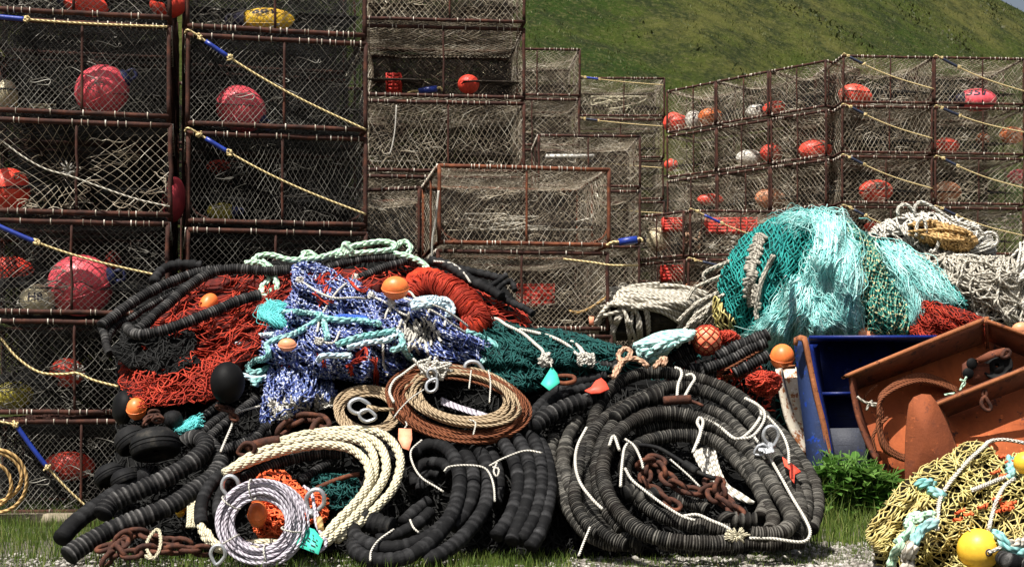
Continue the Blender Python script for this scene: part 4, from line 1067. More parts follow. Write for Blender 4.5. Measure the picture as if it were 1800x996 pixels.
hose_shade = Heap(cc('c4', [(600,720),(700,660),(820,640),(940,630),(1050,620),(1080,680),(1075,760),(1120,810),(1000,860),(880,890),(800,860),(720,840),(660,800)]), lambda y: ydep(y)-.22, .12, 2, ((-30, 30, .06, 4),), .3)  # black patch put in for the shadow under the thin hoses
t = thing('fishing_net', 'added black netting that stands for the shadow under the thin hoses', 'fishing net', tuple(P(290, 690, 11)), 'heaps of fishing net')
part('net_mass', hose_shade.core(.98, .03), M['black_core'], t); mb = MB(); hose_shade.net(mb, -20, 30, 11, .0055, 14, 40, .01, .05, 4, seed=5); hose_shade.loose(mb, 60, .005, (20, 60), .04, .06); part('netting', mb, M['black_net'], t)
# ---- red sheet of net behind, right of the blue heap
rs = Heap(cc('p', [(640,480),(700,468),(760,470),(840,500),(900,535),(935,560),(920,580),(860,570),(790,560),(700,530)]), lambda y: ydep(y)+.22, .12, 2, ((30, 30, .05, 6),), .2)
t = thing('fishing_net', 'loose red net spread behind the orange ball and the red roll', 'fishing net', tuple(P(800, 580, 12.1)), 'heaps of fishing net')
part('net_mass', rs.core(.9, .06), M['black_core'], t)
mb = MB(); rs.net(mb, 30, 30, 12, .006, 9, 50, .01, .03, 4, seed=3); rs.net(mb, 15, 16, 9, .006, 12, 40, .02, .04, 4, seed=5, keep=.5); part('netting', mb, M['red_net'], t)
# rolled red net: a fat pleated roll
mb = MB()
pA = path3('c6', [(905,350),(960,290),(1030,275),(1100,300),(1170,350),(1225,410),(1260,455),(1240,490),(1190,495)], [.05,.12,.16,.2,.2,.18,.14,.1,.05], step=.012)
pB = path3('c6', [(905,300),(950,258),(1010,255),(1060,275),(1110,310)], [.0,.04,.05,.05,.0], step=.012)
m_ = len(pA); mb.tube(pA, .082*(.55+.6*np.sin(np.linspace(.35, 2.2, m_)))*(1+.06*np.sin(np.arange(m_)*1.25)+.06*np.array([random.gauss(0, 1) for _ in range(m_)])), 26)
m_ = len(pB); mb.tube(pB, .085*(.6+.5*np.sin(np.linspace(.3, 2.6, m_)))*(1+.06*np.sin(np.arange(m_)*1.25)), 22)
M['red_roll'] = m_rough('pleated red net', [(.3, (.20,.014,.008)), (.6, (.50,.045,.016)), (.8, (.64,.10,.04))], 34, .85, 1, 60, .15)
t = thing('net_roll', 'tight roll of red net lying right of the orange ball', 'net roll', tuple(P(790, 570, 11.9)))
part('roll', mb, M['red_roll'], t)
mb = MB(); _, n_, b_ = frames(pA); Rr = .082*(.55+.6*np.sin(np.linspace(.35, 2.2, len(pA))))
for k in range(260):
    i = random.randint(2, len(pA)-3); a = np.linspace(random.random()*6, random.random()*2+7, 26); w_ = np.linspace(0, random.uniform(-.05, .05), 26)
    tt = pA[min(i+1, len(pA)-1)]-pA[i-1]; tt /= np.linalg.norm(tt)
    mb.tube(pA[i]+(Rr[i]+random.uniform(.002, .022))*(np.cos(a)[:, None]*n_[i]+np.sin(a)[:, None]*b_[i])+np.outer(w_+.006*np.sin(a*6), tt), .0045, 4, caps=False, u0=k)
part('netting', mb, M['red_net'], t)

# ---- blue and white net heap
blue = Heap(cc('c6', [(315,250),(320,190),(370,165),(440,172),(520,200),(580,245),(650,258),(700,300),(790,330),(900,345),(1010,350),(1110,365),(1140,430),(1165,490),(1235,540),(1310,565),(1320,620),(1250,680),(1100,685),(960,665),(880,720),(790,785),(690,785),(570,765),(470,760),(300,720),(215,690),(150,620),(190,500),(250,390),(310,330)]),
            lambda y: ydep(y)+.0, .52, 2.6, ((28, 42, .15, 2), (100, 70, .14, 9), (60, 24, .06, 3)), .4, (620, 560))
t = thing('fishing_net', 'big heap of blue and white net in the middle of the pile', 'fishing net', tuple(P(620, 680, 11.3)), 'heaps of fishing net')
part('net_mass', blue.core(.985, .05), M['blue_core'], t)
mb = MB(); blue.net(mb, 20, 15, 7.2, .0066, 14, 70, .012, .025, 3.5, seed=1, sides=5); blue.net(mb, 62, 18, 12, .0066, 20, 60, .030, .04, 3.5, seed=8, keep=.7, sides=5)
blue.loose(mb, 70, .0066, (15, 60), .05, .06, sides=5)
part('netting', mb, M['blue_net'], t)
bl = Heap(cc('c6', [(215,680),(300,640),(430,650),(500,715),(540,790),(560,850),(500,880),(420,905),(340,965),(250,985),(165,985),(165,880),(185,770)]), lambda y: ydep(y)-.06, .30, 2.4, ((100, 34, .09, 2), (60, 40, .05, 3)), .35)
part('net_fall', bl.core(.97, .05), M['blue_core'], t)
mb = MB(); bl.net(mb, 98, 12, 7.0, .0068, 12, 55, .012, .04, 3.5, seed=21, sides=5); bl.net(mb, 80, 22, 12, .0066, 18, 50, .035, .04, 3.5, seed=25, keep=.7, sides=5); bl.loose(mb, 60, .0066, (15, 60), .05, .07, theta=90, spread=40, sides=5)
part('net_fall_mesh', mb, M['blue_net'], t)
mb = MB()                                    # white picked ends along the hem
for k in range(70):
    x, y = cc('c6', [(random.choice((random.uniform(430, 570), random.uniform(200, 420))), 0)])[0]; y = 400+random.uniform(830, 950)/2.845
    bl.sweep(mb, np.array([(x+j*random.uniform(-1, 2), y+j*2.6) for j in range(8)]), .009, .06, 1.2, 5, .05, k)
for k in range(70):
    x = 400+random.gauss(945, 62)/2.845; y = 400+random.gauss(500, 42)/2.845
    a = random.uniform(1.0, 2.2); blue.sweep(mb, np.array([(x+j*2*math.cos(a)+random.uniform(-1, 1), y+j*2*math.sin(a)) for j in range(random.randint(5, 11))]), .011, .07, 1.1, 5, .05, k)
part('frayed_ends', mb, M['line'], t)
bY = lambda x, y: blue.Y(x, y)
def on(heap): return lambda x, y: heap.Y(x, y)
mb = MB()
for q in ([(600,690),(650,662),(730,655),(745,720),(745,800)], [(620,690),(618,740)], [(640,640),(690,600),(700,640)], [(480,340),(500,300),(470,380)], [(620,275),(660,310),(700,300)], [(265,860),(255,790),(300,780),(350,805)], [(270,720),(250,760),(290,700)], [(430,330),(470,360),(520,370)], [(455,640),(470,660),(480,690)]):
    mb.tube(path3('c6', q, .07, on(blue), step=.02), .008, 5)
    for j in range(4): mb.tube(path3('c6', [(a+random.uniform(-22, 22), c+random.uniform(-16, 16)) for a, c in q], .07, on(blue), step=.02), .006, 4)
part('red_yarn', mb, M['red_net'], t)
# ropes over it
mb = MB()
T = [([(280,425),(340,420),(400,430),(470,440),(440,470),(380,505),(310,540),(240,560),(195,590),(210,630),(190,655),(140,665),(100,695),(120,725),(175,715),(215,690)], .05),
     ([(225,535),(140,545),(60,575),(12,630),(20,690),(70,735),(140,755),(205,745)], .06),
     ([(480,470),(492,515),(500,555)], .06), ([(470,450),(560,462),(660,465),(760,480)], .05), ([(545,585),(640,552),(740,532),(840,515)], .06),
     ([(1195,520),(1270,548),(1335,585),(1340,625),(1300,655),(1240,685)], .05), ([(865,535),(872,590),(820,615)], .06), ([(880,600),(905,640),(940,665)], .05), ([(170,760),(120,770),(150,785)], .1)]
mb2 = MB()
rope_set('rope', 'thick turquoise rope winding over the blue net heap', [path3('c6', q, o_+.06, on(blue), step=.02) for q, o_ in T[:1]+T[2:]], 'teal_rope', .027)
rope_set('rope', 'thick pale blue rope looping off the left of the blue net', [path3('c6', q, .11, on(blue), step=.02) for q in (T[1][0], [(620,640),(560,640),(480,640),(455,665)], [(600,600),(700,575),(800,560),(860,520)])], 'ice_rope', .025)
mb = MB()
_q = ([(910,385),(960,360),(1040,352),(1100,365),(1125,400),(1120,440)], [(920,400),(1000,385),(1070,385),(1105,410),(1100,440)], [(930,375),(1010,368),(1090,372),(1130,420)])
rope_set('rope', 'doubled denim blue rope beside the red net roll', [path3('c6', q, .12, on(blue), step=.02) for q in _q], 'ice_rope', .026)
mb = MB(); mb.tube(path3('c6', [(545,455),(600,452),(680,460),(695,465)], .075, on(blue), step=.02), .033, 12)
solo('rope_whipping', mb, M['blue_rope'], 'bright blue whipped length of rope on the blue net', 'rope', 'ropes over the pile')
for q, lab in (([(645,250),(580,290),(535,335),(495,395),(462,455),(448,520)], 'white cord running down the left of the blue net'), ([(365,265),(410,295),(470,330),(540,352),(640,350),(690,355)], 'white cord across the top of the blue net'),
               ([(822,375),(790,440),(780,520),(778,600),(780,680),(800,740)], 'white cord hanging straight down the middle of the blue net'), ([(720,340),(800,380),(865,425),(900,440)], 'short white cord under the orange ball'),
               ([(805,335),(880,350),(960,385),(1050,430),(1120,480),(1190,525)], 'doubled white cord along the right shoulder of the blue net'), ([(460,570),(530,575),(560,520)], 'bit of white cord below the blue whipping')):
    mb = MB(); p = path3('c6', q, .085, on(blue), step=.02); mb.tube(p, .0095, 6)
    if 'doubled' in lab: mb.tube(p+np.array((.015, .02, .045))+.012*np.sin(np.linspace(0, 9, len(p)))[:, None], .0095, 6)
    for j in range(6): mb.tube(spline(np.array([p[0]+np.array([random.uniform(-.03, .03), -.02-random.random()*.02, random.uniform(-.03, .03)]) for _ in range(4)]), .01), .011, 5)
    solo('cord', mb, M['line'], lab, 'cord', 'white cords over the pile')
# frayed turquoise rope end
fr = Heap(cc('c6', [(155,430),(190,375),(260,380),(310,430),(320,500),(260,505),(190,470)]), lambda y: ydep(y)-.42, .10, 2, (), .1)
mb = MB()
fr.flow(mb, [cc('c6', g) for g in ([(280,385),(220,375),(175,400),(160,440),(200,470)], [(285,395),(240,400),(200,430),(230,470),(270,500)], [(290,405),(260,430),(280,470),(315,505)])], 420, .0045, (.0, .07), 3, ends=(0, .3), lim=2)
solo('frayed_rope_end', mb, M['fibre_teal'], 'frayed bright turquoise rope end at the left of the blue net', 'rope end')
# pale green rope over the top
mb = MB()
_q = (([(115,190),(150,145),(220,138),(300,160),(380,160),(460,150),(530,130),(600,100),(690,80),(780,70),(840,88),(810,112),(720,122),(610,132),(540,140)], .10), ([(835,100),(880,70),(915,100),(890,135),(830,130)], .06),
              ([(840,132),(920,150),(980,182),(1010,222),(1048,262)], .12), ([(88,180),(130,172),(170,180),(200,215),(205,260),(170,300),(185,350),(215,390)], .12), ([(170,168),(220,205),(240,260),(245,310),(200,320)], .14), ([(370,160),(385,125),(430,135),(440,150)], .10))
pk = P(*cc('c6', [(600, 110)])[0], ydep(440)-.12)
for j in range(5): mb.tube(spline(np.array([pk+np.array([random.uniform(-.05, .05), random.uniform(-.05, 0), random.uniform(-.06, .06)]) for _ in range(6)]), .01), .016, 6)
t = rope_set('rope', 'thick pale green rope draped along the top of the pile', [path3('c6', q, o_, step=.02) for q, o_ in _q], 'green_rope', .027); part('knot', mb, M['green_rope'], t)

# ---- dark green net
dg = Heap(cc('p', [(815,600),(850,570),(880,562),(930,575),(990,578),(1060,598),(1098,612),(1105,640),(1070,660),(1010,668),(940,690),(890,690),(850,660)]), lambda y: ydep(y)+.15, .38, 2.4, ((20, 26, .07, 2), (80, 50, .06, 9)), .4)
t = thing('fishing_net', 'dark green net tied with white cord right of the blue heap', 'fishing net', tuple(P(950, 690, 11.6)), 'heaps of fishing net')
part('net_mass', dg.core(.98, .04), M['dark_core'], t)
mb = MB(); dg.net(mb, 15, 18, 6, .0058, 24, 45, .012, .05, 3.5, seed=3); dg.loose(mb, 320, .0055, (20, 60), .04, .06); part('netting', mb, M['dark_net'], t)
for q, lab in (([(610,660),(690,648),(760,690),(860,740),(930,800),(985,850),(1000,905)], 'white cord tying the dark green net on its left side'), ([(840,715),(960,740),(1060,770),(1150,820),(1200,870),(1270,910)], 'long white cord across the dark green net'), ([(1165,790),(1210,820),(1240,870),(1250,905)], 'short white cord at the right end of the dark green net')):
    mb = MB(); p = path3('d5', q, .07, on(dg), step=.02); mb.tube(p, .014, 6); mb.tube(p+np.array((.02, .01, -.014)), .012, 6)
    for j in range(7): mb.tube(spline(np.array([p[-1]+np.array([random.uniform(-.05, .05), -.02-random.random()*.03, random.uniform(-.05, .05)]) for _ in range(5)]), .01), .011, 5)
    solo('cord', mb, M['line'], lab, 'cord', 'white cords over the pile')

# ---- floats and black balls among the nets
buoy(695, 506, 11.55, 24, 21, 'f_orange', 'orange ball float on top of the blue net', 'net floats on the pile', name='net_float')
buoy(240, 718, 11.0, 17, 20, 'f_orange', 'orange ball float at the lower left of the red net', 'net floats on the pile', name='net_float')
buoy(366, 538, 12.06, 17, 24, 'f_orange', 'orange float half wrapped in red net on the left', 'net floats on the pile', name='net_float', tilt=.4)
buoy(505, 606, 11.06, 16, 12, 'f_peach', 'dull orange float peeping through the blue net', 'net floats on the pile', name='net_float')
buoy(1375, 627, 14.5, 21, 23, 'f_orange', 'orange ball float beside the white door edge', 'net floats on the pile', name='net_float')
buoy(1520, 590, 15.6, 26, 15, 'f_peach', 'pale orange float under green net behind the blue door', 'net floats on the pile', name='net_float')
buoy(1663, 582, 15.7, 19, 22, 'f_peach', 'pale orange float on red net behind the rusty door', 'net floats on the pile', name='net_float', tilt=1.2)
buoy(1795, 578, 15.9, 16, 12, 'f_peach', 'pale orange float at the right edge above the rusty door', 'net floats on the pile', name='net_float')
mb = MB(); mb.ball(P(400, 672, 10.75), np.array((30, 37, 37))/FPX*10.75, 30, 20)
solo('net_float', mb, M['bobbin'], 'glossy black ball float below the blue rope loop', 'float', 'net floats on the pile')

# ---- hoses, upper left and along the top
hose_thing('footrope', 'thin black disc hoses sweeping over the red net at upper left',
    [('e7', [(-15,665),(80,592),(200,500),(350,402),(500,322),(650,257),(800,207),(950,180),(1050,168)], .26, .045), ('e7', [(305,700),(400,622),(480,542),(560,480),(650,400),(760,312),(880,232),(1000,182),(1150,162),(1300,168),(1420,180),(1640,172)], [.36,.32,.30,.28,.2], .043),
     ('e7', [(215,665),(255,715),(330,737),(420,722),(560,692),(700,642),(850,582),(1000,522),(1130,462),(1280,412),(1390,385)], [.38,.44,.44,.46,.46,.42], .044), ('e7', [(-15,668),(20,740),(40,850),(70,910)], .2, .034), ('e7', [(35,860),(60,740),(130,645),(250,592),(330,532),(420,482),(560,405),(640,360)], .16)],
    'disc', .030, .020, jit=.05)
hose_thing('footrope', 'fat black disc hose behind the thin ones at upper left', [('e7', [(450,290),(490,205),(560,150),(630,130),(720,122),(820,132),(920,130)], .12)], 'disc_smooth', .046, .06, jit=.12)
hose_thing('footrope', 'black disc hoses along the top behind the pale green rope', [('c6', [(500,205),(560,185),(640,165),(720,152),(800,150),(880,165),(960,180)], .03), ('c6', [(660,250),(720,225),(780,200),(850,180),(900,165)], .10), ('c6', [(0,222),(60,205),(150,200),(320,215)], .05)], 'disc', .036, .020)
hose_thing('footrope', 'flattened black hoses ending right of the red net sheet', [('c6', [(1010,165),(1090,185),(1160,225),(1230,270),(1310,310),(1370,345)], .10, .042), ('c6', [(1080,190),(1180,212),(1280,232),(1350,250),(1400,260)], .04, .036), ('c6', [(1330,330),(1380,280),(1420,270),(1440,320)], .06, .024), ('c6', [(1300,300),(1350,270),(1405,228)], .10, .022), ('c6', [(1370,340),(1410,370),(1480,400),(1540,440)], .02, .03)], 'disc_smooth', .04, .06)
mb = MB(); mb.tube(path3('c6', [(1030,168),(1120,180),(1180,225),(1215,275)], .15, step=.02), .010, 6)
solo('cord', mb, M['line'], 'white cord lying along the flattened black hoses', 'cord', 'white cords over the pile')

# ---- left thick hoses
hose_thing('footrope', 'thickest black disc hose bent over at the lower left', [('c5', [(500,745),(540,690),(600,655),(700,612),(800,565),(900,510),(975,455),(1010,405),(985,368),(935,372),(905,400)], [.30,.34,.38,.40,.40,.34,.24]),
     ('c5', [(330,945),(400,895),(520,825),(620,780),(740,735),(850,688),(950,622),(1040,560),(1080,490),(1060,430),(1020,390)], [.22,.24,.26,.26,.24,.16])], 'disc', .066, .036, jit=.05, sides=18, groove=.86)
hose_thing('footrope', 'smooth black hose trailing onto the grass at far lower left', [('c5', [(300,860),(360,790),(440,725),(540,655),(640,590),(720,545)], .18)], 'disc_smooth', .062, .06, jit=.02, sides=18, groove=.94)
hose_thing('footrope', 'bundle of disc hoses leading up behind the black ball', [('c5', [(860,370),(930,320),(1000,262),(1080,200)], .10, .036), ('c5', [(930,380),(1000,330),(1060,280),(1130,230)], .12, .038), ('c5', [(1000,400),(1050,340),(1110,290),(1160,250),(1260,170)], .14, .038), ('c5', [(1080,430),(1170,400),(1250,370),(1290,320),(1350,300),(1420,300)], .16, .044), ('c5', [(1050,440),(1130,420),(1230,390)], .06, .04)], 'disc', .036, .020)
def bobbin(k, x, y, off, R, H, ax, label, mat='bobbin'):
    c = P(*cc(k, [(x, y)])[0], 0*0+ydep(cc(k, [(x, y)])[0][1])-off); s_ = CROP[k][2]; R = R/s_/FPX*c[1]; H = H/s_/FPX*c[1]
    mb = MB(); mb.lathe([(.001, H*.5), (R*.35, H*.5), (R*.70, H*.40), (R*.93, H*.18), (R, -.1*H), (R*.98, -H*.35), (R*.86, -H*.42), (R*.80, -H*.3), (R*.35, -H*.25), (.02, -H*.25)], c, ax, 32)
    for h in (.02, -.12): mb.lathe([(R*.985, H*h), (R*1.02, H*(h-.02)), (R*1.02, H*(h-.05)), (R*.985, H*(h-.07))], c, ax, 32)
    solo('bobbin', mb, M[mat], label, 'bobbin', 'rubber bobbins at the left of the pile')
bobbin('c5', 762, 390, .42, 122, 150, (-.2, .30, .9), 'largest ribbed rubber bobbin above the thick hose', 'rubber')
bobbin('c5', 640, 370, .22, 84, 120, (-.55, .25, .75), 'rubber bobbin tilted behind the largest one', 'rubber')
bobbin('c5', 535, 540, .20, 78, 90, (-.5, .25, .8), 'rubber bobbin disc low at the left with a sunlit rim', 'rubber')
bobbin('c5', 610, 560, .22, 70, 90, (-.4, .2, .8), 'dark bobbin between the low disc and the thick hose', 'rubber')
bobbin('c5', 600, 210, .12, 84, 80, (-.8, -.5, .1), 'large black bobbin in the shade left of the orange ball', 'bobbin')
bobbin('c5', 855, 270, .25, 46, 80, (.8, -.3, .3), 'small ribbed bobbin right of the rusty shackle', 'rubber')
mb = MB(); chain(mb, path3('c5', [(720,285),(745,262),(790,275),(760,240),(730,262)], .46, step=.02), .075, .011); solo('chain', mb, M['rust'], 'rusty shackle links on top of the largest bobbin', 'chain', 'rusty chains')
mb = MB(); fr2 = Heap(cc('c5', [(860,325),(900,300),(960,265),(985,255),(975,310),(920,335)]), lambda y: ydep(y)-.16, .06, 2, (), .1)
fr2.flow(mb, [cc('c5', g) for g in ([(985,258),(940,275),(900,300),(860,320)], [(980,300),(930,320),(880,330)])], 160, .0045, (0, .05), 3, lim=2)
solo('frayed_rope_end', mb, M['fibre_teal'], 'tuft of frayed turquoise rope behind the largest bobbin', 'rope end')
mb = MB()
p = path3('c5', [(1085,430),(1110,370),(1140,300),(1155,245),(1200,225),(1280,205)], [.35,.36,.38,.4,.36,.3], step=.02); mb.tube(p, .009, 6)
solo('cord', mb, M['line'], 'white cord pulled tight between hoses at the left', 'cord', 'white cords over the pile')
mb = MB(); chain(mb, path3('c5', [(1090,215),(1130,225),(1150,260)], .42, step=.02), .085, .013); solo('chain', mb, M['rust'], 'rusty links where the white cord bends at the left', 'chain', 'rusty chains')
mb = MB()
chain(mb, path3('c5', [(530,960),(580,900),(610,850),(600,930),(680,925),(740,910),(830,915),(900,905),(960,915),(1000,915)], [.30,.36,.40,.40,.36,.34,.3], step=.02), .125, .017)
chain(mb, path3('c5', [(520,900),(580,880),(640,830),(700,830),(780,860),(900,880)], .22, step=.02), .125, .017, 1)
solo('chain', mb, M['rust'], 'heavy rusty chain on the grass under the thick left hose', 'chain', 'rusty chains')
mb = MB(); mb.rope(path3('c5', [(745,950),(720,900),(735,850),(775,810),(790,860),(780,920),(750,955),(715,940)], .42, step=.01), .012); solo('rope', mb, M['cream_rope'], 'small loop of straw coloured rope hanging on the rusty chain', 'rope', 'ropes over the pile')
mb = MB()
for k in range(7): mb.tube(path3('c5', [(930+k*9+random.uniform(-8, 8), 650),(925+k*8, 720),(915+k*7+random.uniform(-9, 9), 800)], .22, step=.02), .010, 5)
solo('rope_tangle', mb, M['cream_rope'], 'strands of straw coloured rope beside the black hose loop', 'rope')
buoy(317, 895, 10.35, 9, 14, 'f_amber', 'little amber float among the straw strands at the left', 'net floats on the pile', name='net_float')

# ---- cream rope coil
mb = MB(); R_ = .040
W = [([(195,545),(290,482),(400,440),(520,412),(640,396),(760,400),(830,425),(865,480),(868,560),(840,630),(790,700),(720,770),(660,830),(600,880)], .36),
     ([(165,560),(260,520),(350,485),(470,450),(590,430),(700,432),(775,455),(835,515),(845,590),(815,655),(755,725),(690,790),(640,850),(580,895)], .42),
     ([(430,412),(540,380),(680,362),(800,358),(890,372),(950,412),(988,482),(983,560),(950,640),(895,702),(830,765),(760,820),(690,870)], .32),
     ([(600,385),(740,380),(850,400),(905,450),(925,530),(905,600),(860,665),(800,735),(740,800),(680,850),(640,885)], .38)]
for q, o_ in W: mb.rope(path3('c7', q, o_, step=.02), R_*.82, .30, 4, 6)
mb.rope(path3('c7', [(60,800),(85,860),(140,910),(230,900),(330,885),(440,890),(520,895)], .30, step=.02), R_*.8, .30, 4, 6)
mb.rope(path3('c7', [(90,830),(120,880),(200,915),(330,915)], .38, step=.02), R_*.7, .30, 4, 6)
t = thing('rope_coil', 'large coil of thick cream rope around the lilac wire coil', 'rope coil', tuple(P(520, 985, 9.9)))
part('coils', mb, M['cream_rope'], t)
mb = MB(); p = path3('c7', [(275,450),(300,432),(360,415),(430,405)], .40, step=.02); mb.tube(p, .035*np.linspace(.95, 1.0, len(p)), 14); thimble(mb, p[0]+np.array((0, -.01, 0)), 2.8, .13, .016)
part('socket', mb, M['rust'], t)
hose_thing('hose_coil', 'smooth black hose loop left of the lilac wire coil', [('c7', [(200,545),(140,580),(95,630),(65,700),(60,770),(75,820)], .30, .046), ('c7', [(230,555),(180,600),(150,660),(140,720),(150,790)], .22, .040)], 'disc_smooth', .045, .06, jit=.015, sides=16, groove=.96)
hose_thing('footrope', 'thin disc hose inside the cream rope coil', [('c7', [(180,620),(250,590),(330,550),(430,510),(540,480),(640,465),(720,470)], .14, .042), ('c7', [(160,470),(230,440),(300,400),(380,370)], .1, .046), ('c7', [(520,600),(600,545),(680,500)], .06, .035)], 'disc', .04, .020)
# nets inside the coil
ob = Heap(cc('c7', [(290,740),(320,570),(380,535),(450,545),(500,590),(560,640),(640,650),(660,720),(640,790),(560,800),(480,860),(380,875),(310,840)]), lambda y: ydep(y)-.05, .22, 2.2, ((40, 22, .06, 3),), .3)
t = thing('fishing_net', 'small bundle of orange red net inside the lilac wire coil', 'fishing net', tuple(P(500, 950, 10.1)), 'heaps of fishing net')
part('net_mass', ob.core(.98, .03), M['red_core'], t)
mb = MB(); ob.net(mb, 30, 35, 7, .006, 12, 40, .01, .03, 3.5, seed=3); ob.net(mb, 10, 20, 9, .006, 12, 40, .03, .05, 3.5, seed=6); ob.loose(mb, 90, .006, (15, 40), .04, .05); part('netting', mb, M['orange_net'], t)
buoy(*cc('c7', [(325,750)])[0], 9.88, 17, 24, 'f_orange', 'orange float wrapped in net seen through the lilac coil', 'net floats on the pile', name='net_float')
gn = Heap(cc('c7', [(560,560),(700,560),(790,570),(800,660),(740,720),(650,730),(600,660)]), lambda y: ydep(y)+.10, .15, 2, ((30, 22, .06, 3),), .2)
mb = MB(); gn.net(mb, 10, 35, 8, .006, 14, 40, .0, .06, 4, seed=2); gn.loose(mb, 80, .006, (15, 60), .03, .08)
solo('fishing_net', mb, M['dark_net'], 'dark green net scraps showing inside the cream rope coil', 'fishing net', 'heaps of fishing net')
mb = MB(); p = path3('c7', [(600,630),(680,595),(760,570),(800,565)], .10, step=.02); mb.tube(p, .018, 10); solo('iron_bar', mb, M['rust_bright'], 'orange rusted bar lying inside the cream rope coil', 'bar')
# ---- lilac wire coil
mb = MB(); cx, cy = cc('c7', [(330, 790)])[0]
for k in range(5): cable_coil(mb, cx+k*1.6, cy-k*.5, 60+k*1.5, 59, 0, 7, .22, .0100, 9.60+k*.03, .06, .035, seed=k)
t = thing('cable_coil', 'coil of greyish lilac wire rope standing at the front', 'cable coil', tuple(P(455, 990, 9.7)), 'coils of wire cable')
part('coils', mb, M['cable_lilac'], t)
def cpt(k, x, y, off): q = cc(k, [(x, y)])[0]; return P(q[0], q[1], ydep(q[1])-off)
mb = MB(); thimble(mb, cpt('c7', 200, 625, .52), 1.5, .16, .015); mb.tube(np.array([cpt('c7', 190, 670, .5), cpt('c7', 175, 705, .48)]), .022, 10); part('thimble', mb, M['galv'], t)
mb = MB(); thimble(mb, cpt('c7', 592, 690, .46), 1.9, .17, .016); mb.tube(np.array([cpt('c7', 575, 735, .45), cpt('c7', 570, 760, .44)]), .024, 10); part('thimble', mb, M['galv'], t)
mb = MB(); thimble(mb, cpt('c7', 140, 938, .52), 1.75, .13, .012); part('thimble', mb, M['galv'], t)
mb = MB(); mb.tube(path3('c7', [(180,690),(150,730),(145,800),(160,850)], .46, step=.02), .013, 6); mb.tube(path3('c7', [(600,740),(615,800),(640,850),(640,900),(600,930)], .42, step=.02), .012, 6); mb.tube(path3('c7', [(540,620),(575,650),(590,720),(600,800),(640,870)], .44, step=.02), .012, 6); part('tail', mb, M['cable_lilac'], t)
mb = MB(); mb.tube(np.array([cpt('c7', 612, 770, .46), cpt('c7', 620, 820, .46)]), .022, 10); part('ferrule', mb, M['tan_rope'], t)
mb = MB()
for a in (-1.75, -2.5, 2.6, 1.3, .2):
    c = P(cx+60*math.cos(a), cy+59*math.sin(a), 9.60)
    q = np.linspace(0, 2*PI, 16); e = np.array((math.cos(a), 0, -math.sin(a)))
    mb.tube(c+np.outer(np.cos(q)*.068, e)+np.outer(np.sin(q)*.12, (0, 1, 0)), .006, 5, caps=False)
part('lashing', mb, M['line'], t)
mb = MB(); mb.plate(np.array([cpt('c7', 535, 800, .50), cpt('c7', 590, 820, .52), cpt('c7', 630, 868, .52), cpt('c7', 608, 935, .50), cpt('c7', 555, 915, .48), cpt('c7', 505, 895, .46)]), .006)
t = thing('plastic_tag', 'green plastic tag tied to the lilac wire coil', 'tag', tuple(cpt('c7', 565, 930, .48)), 'plastic tags'); part('tag_plate', mb, M['tag_green'], t, False)
mb = MB()
for y0 in range(7):
    for j in range(random.randint(2, 4)):
        f = (y0+.5)/7; x = random.uniform(.1, .8); w_ = random.uniform(.05, .15)
        A_, B_, C_, D_ = cpt('c7', 535, 802, .512), cpt('c7', 628, 868, .53), cpt('c7', 606, 930, .512), cpt('c7', 507, 893, .472)
        pt = lambda u, v: (A_*(1-u)+B_*u)*(1-v)+(D_*(1-u)+C_*u)*v+np.array((0, -.004, 0))
        mb.plate(np.array([pt(x, f), pt(x+w_, f), pt(x+w_, f+.06), pt(x, f+.06)]), .001)
part('print', mb, M['ink'], t, False)
# ---- rusty and tan cable coils
mb = MB(); cx, cy = cc('c7', [(1258, 212)])[0]
for k in range(4): cable_coil(mb, cx-2+k*1.5, cy+4+k*3, 110+k*1.2, 56, .17, 6, .11, .0105, 10.95-k*.035, .20, .035, seed=k+20)
t = thing('cable_coil', 'large coil of rusty brown and tan wire cable', 'cable coil', tuple(P(805, 770, 10.9)), 'coils of wire cable')
part('coils', mb, M['cable_rust'], t)
mb = MB()
for k in range(3): cable_coil(mb, cx+8+k*1.2, cy-5+k*2, 88, 44, .17, 5, .12, .0125, 10.92-k*.03, .18, .03, seed=k+30)
part('inner_coils', mb, M['cable_tan'], t)
mb = MB(); 
for k in range(4): mb.tube(path3('c7', [(1180,210+k*9),(1260,245+k*6),(1340,270+k*6),(1400,290)], .26, step=.03), .010, 6)
part('strand', mb, M['cable_lilac'], t)
mb = MB(); thimble(mb, cpt('c7', 1335, 75, .50), .4, .15, .015); part('thimble', mb, M['galv'], t)
mb = MB(); thimble(mb, cpt('c7', 1138, 150, .60), -1.0, .11, .012); thimble(mb, cpt('c7', 1140, 105, .60), 1.2, .10, .009); part('thimble', mb, M['galv'], t)
mb = MB()
for k in range(16):
    p0 = cpt('c7', 1100+random.uniform(-20, 90), 60+random.uniform(-25, 30), .60)
    mb.tube(spline(np.array([p0+np.array((random.uniform(-.08, .08), random.uniform(-.05, .03), random.uniform(-.08, .06))) for _ in range(4)]), .01), .010, 5)
mb.tube(path3('c7', [(1080,40),(1040,70),(1000,100),(960,130),(940,180),(960,230)], .55, step=.02), .011, 6)
for q in ([(1400,80),(1410,140),(1405,230)], [(1320,80),(1310,165)], [(1100,170),(1040,210),(990,260),(960,300)], [(1310,310),(1340,325),(1330,380)]): mb.tube(path3('c7', q, .56, step=.02), .006, 5)
part('lashing', mb, M['line'], t)
mb = MB(); cx, cy = cc('c7', [(835, 265)])[0]
for k in range(4): cable_coil(mb, cx+k, cy+k*1.5, 50, 36, 0, 4, .13, .012, 10.98-k*.03, .16, .03, seed=k+40)
t = thing('cable_coil', 'smaller coil of tan wire cable partly under the rusty one', 'cable coil', tuple(P(645, 760, 10.9)), 'coils of wire cable')
part('coils', mb, M['cable_tan'], t)
